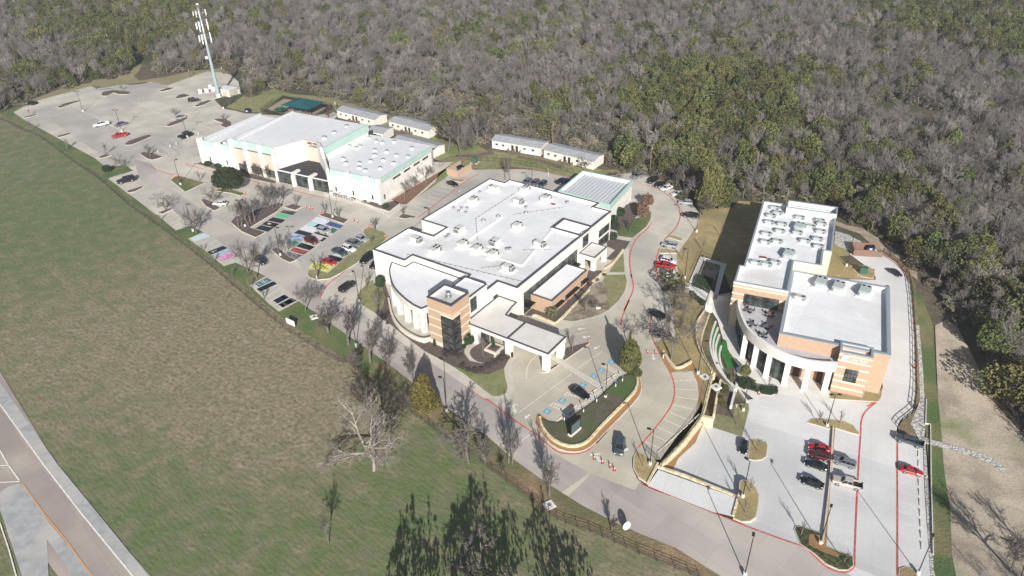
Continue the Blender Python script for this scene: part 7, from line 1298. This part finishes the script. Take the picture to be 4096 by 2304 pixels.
for s in ("1590,985 1620,975 1640,990 1610,1000", "1640,985 1670,1000", "1600,965 1630,975", "1660,965 1640,975"): polystripe(b, pts('c', s), .22, .08)
o = b.build('painted_bay_marking', BK); o['kind'] = 'structure'
bay('c', "1660,870 1690,865 1820,900 1790,930 1730,925", BK); bay('c', "1940,665 1990,660 2060,690 2020,740 1920,690", ART('pink', 'd9a9b6')); bay('c', "1710,860 1800,890 1900,830 1780,800", ART('frost', 'd3dce0'))
bay('V', "80,905 740,655 940,745 230,1030", BK); bay('V', "310,1010 940,790 1000,830 980,930 490,1120", ART('cloud', 'b9cbd9', '93a9b9', 1.4)); bay('V', "480,1180 560,1130 1020,930 1170,980 1130,1100 640,1300", ART('magenta', 'cf6aa6', 'd98aba', 2)); bay('c', "375,705 505,655 565,690 415,740", ART('seafoam', 'bcd3da', 'cfdde2', 1.5))
b = MB(); polystripe(b, pts('V', "240,925 330,905 490,830"), .18, .08); polystripe(b, pts('V', "285,885 360,940"), .18, .08)
for s in ("560,1200 720,1160", "600,1260 740,1210", "700,1100 860,1050", "760,1170 880,1120", "900,1010 1060,980"): polystripe(b, pts('V', s), .3, .08)
o = b.build('painted_bay_marking', M_WHITE); o['kind'] = 'structure'
bay('N', "160,400 630,180 800,290 310,530", ART('teal', '55777c', '4d6a70', 1.5)); bay('N', "230,595 840,315 1000,420 390,710", BK); bay('N', "830,1010 1240,800 1420,900 1010,1130", BK); bay('N', "1020,1160 1480,920 1700,1010 1190,1270", ART('coal', '4a4d50')); bay('N', "1215,1080 1440,960 1580,1055 1380,1150", ART('blush', 'd8bfc8', 'c9c4cf', 2)); bay('N', "1075,1150 1150,1115 1285,1215 1190,1255", ART('paper', 'd5e2de')); bay('N', "1070,880 1180,830 1330,930 1220,960", ART('dust', 'a39ba6', '7d7684', 2))
b = MB()
for s in ("220,590 830,300", "400,715 1010,420", "600,865 1080,630", "790,1005 1240,780", "1000,1150 1460,900", "180,440 300,520", "260,400 390,460", "380,325 510,400", "450,290 580,390", "560,280 640,340", "640,230 720,220"): polystripe(b, pts('N', s), .2 if s[0] != '4' else .3, .08)
o = b.build('painted_bay_marking', ART('line', 'c5d5d2')); o['kind'] = 'structure'
# wheel stops
WS = None
def stops(P_, az, grp, label, lvl=0):
    for p in P_:
        b = MB()
        t = bpy.data.objects.new('wheel_stop', WSM); COL.objects.link(t); t.location = (p.x, p.y, (low(p.x, p.y) if lvl else 0)+.02); t.rotation_euler = (0, 0, az); tag(t, label, 'wheel stop', grp)
b = MB(); b.loft([[(-.9, -.13, 0), (-.9, .13, 0), (-.9, .07, .15), (-.9, -.07, .15)], [(.9, -.13, 0), (.9, .13, 0), (.9, .07, .15), (.9, -.07, .15)]]); WSM = b.mesh('wheel_stop', KERB)
L0, L1 = GL('j', 1583, 505), GL('j', 1612, 1370); d_ = math.atan2((L1-L0).y, (L1-L0).x)
stops([L0.lerp(L1, (i+.0)/9) for i in range(10)], d_, 'wheel stops of the right-hand bays', 'pale wheel stop in the right-hand bays of the new car park', 1)
L0, L1 = G('f', 1840, 1090), G('f', 1500, 1400); stops([L0.lerp(L1, i/6) for i in range(7)], math.atan2((L1-L0).y, (L1-L0).x), 'wheel stops by the railing', 'pale wheel stop in the stall row against the black railing')
for x, y in ((560,1108),(688,1005),(880,850),(995,755),(1055,715)): stops([G('f', x, y)], rad(55-12), 'wheel stops of the accessible bays', 'pale wheel stop in an accessible bay by the sign bed')
# terrace tables with chairs
for i, (x, y, l) in enumerate(((245,510,'grey round patio table at the top left of the roof terrace'),(455,555,'brownish round patio table half in shade on the roof terrace'),(270,655,'grey round patio table in the middle left of the roof terrace'),(425,680,'grey round patio table in the middle right of the roof terrace'),(385,770,'grey round patio table lowest on the roof terrace'))):
    p = G('W', x, y, 4.72); t = thing('patio_table', p, l, 'table'); b = MB(); b.tube((0, 0, .7), (0, 0, .75), .62, .62, 18); b.build('table_top', mat('patio_grey', (.13, .12, .13)) if i != 1 else mat('patio_brown', (.2, .12, .11)), t); b = MB(); b.tube((0, 0, 0), (0, 0, .7), .06, .06, 6); b.tube((0, 0, 0), (0, 0, .04), .3, .3, 10); b.build('pedestal', M_BLACK, t)
    for j in range(4):
        a = j*pi/2+i*.5; c = thing('patio_chair', p+Vector((1.0*cos(a), 1.0*sin(a), 0)), 'dark patio chair drawn up to a round table on the roof terrace', 'chair', a+pi, 'chairs on the roof terrace'); b = MB(); b.box(-.25, .25, -.25, .25, .42, .47); b.build('seat', M_BLACK, c); b = MB(); b.box(-.3, -.25, -.25, .25, .47, .95); b.build('backrest', M_BLACK, c)
        for sx in (-.22, .22):
            for sy in (-.22, .22): b = MB(); b.tube((sx, sy, 0), (sx, sy, .42), .02, .02, 4); b.build('leg', M_BLACK, c)
# people
def person(loc, rz, top, legs, label, step=.25):
    J = [((0,0,.95),.14),((0,0,1.15),.15),((0,0,1.4),.16),((0,0,1.52),.06),((.02,0,1.62),.09),((.02,0,1.72),.085)]; E_ = [(0,1),(1,2),(2,3),(3,4),(4,5)]
    for s in (-1, 1):
        n = len(J); J += [((0,s*.1,.9),.1),((s*step*.5,s*.1,.5),.065),((s*step-.05,s*.1,.08),.045),((s*step+.12,s*.1,.04),.04)]; E_ += [(0,n),(n,n+1),(n+1,n+2),(n+2,n+3)]
        n = len(J); J += [((0,s*.2,1.4),.06),((-s*.08,s*.26,1.12),.045),((s*-.12+.1,s*.24,.9),.035),((s*-.12+.14,s*.24,.8),.03)]; E_ += [(2,n),(n,n+1),(n+1,n+2),(n+2,n+3)]
    me = bpy.data.meshes.new('person'); me.from_pydata([j[0] for j in J], E_, []); t_ = bpy.data.objects.new('t', me); COL.objects.link(t_); m = t_.modifiers.new('s', 'SKIN'); me.skin_vertices.new() if not me.skin_vertices else None
    for i, j in enumerate(J): me.skin_vertices[0].data[i].radius = (j[1], j[1])
    me.skin_vertices[0].data[0].use_root = True; t_.modifiers.new('d', 'SUBSURF').levels = 1
    bpy.context.view_layer.update(); m2 = bpy.data.meshes.new_from_object(t_.evaluated_get(bpy.context.evaluated_depsgraph_get())); bpy.data.objects.remove(t_); m2.name = 'person'
    m2.materials.clear()
    for q in (mat('skin', (.34, .2, .14)), top, legs, mat('dark_hair', (.02, .015, .012))): m2.materials.append(q)
    for f in m2.polygons:
        z, y = f.center.z, abs(f.center.y); f.material_index = 3 if z > 1.66 or (z > 1.58 and f.center.x < 0) else 0 if z > 1.5 or (y > .19 and z < .9) else 1 if z > .95 else 2
        f.use_smooth = True
    o = link('person', m2); o.location = loc; o.rotation_euler = (0, 0, rz); tag(o, label, 'person')
person(G('P', 1340, 410), 2.0, mat('red_shirt', (.45, .03, .06)), mat('dark_trousers', (.03, .03, .05)), 'person in a red top walking on the path by the playground')
person(G('f', 2206, 1002, 0.05, 1), 1.2, mat('dark_top', (.05, .025, .02)), mat('white_trousers', (.65, .62, .55)), 'person in a dark top and white trousers on the lawn by the white wall')
# ------------------------------------------------------------------ air
hb = MB(); hb.box(-950, 950, -60, 1050, -6, 110); hz = hb.build('haze', None) if 0 else None
me = hb.mesh('haze', []); hz = link('haze', me); hz['kind'] = 'stuff'; hz['label'] = 'thin pale haze lying over the whole valley'; hz['category'] = 'haze'
hm = bpy.data.materials.new('haze_air'); hm.use_nodes = True; n = hm.node_tree; n.nodes.remove(n.nodes['Principled BSDF']); v = n.nodes.new('ShaderNodeVolumePrincipled'); v.inputs['Color'].default_value = (.9, .94, 1, 1); v.inputs['Density'].default_value = .00024; v.inputs['Anisotropy'].default_value = .2
n.links.new(v.outputs[0], n.nodes['Material Output'].inputs['Volume']); me.materials.append(hm)
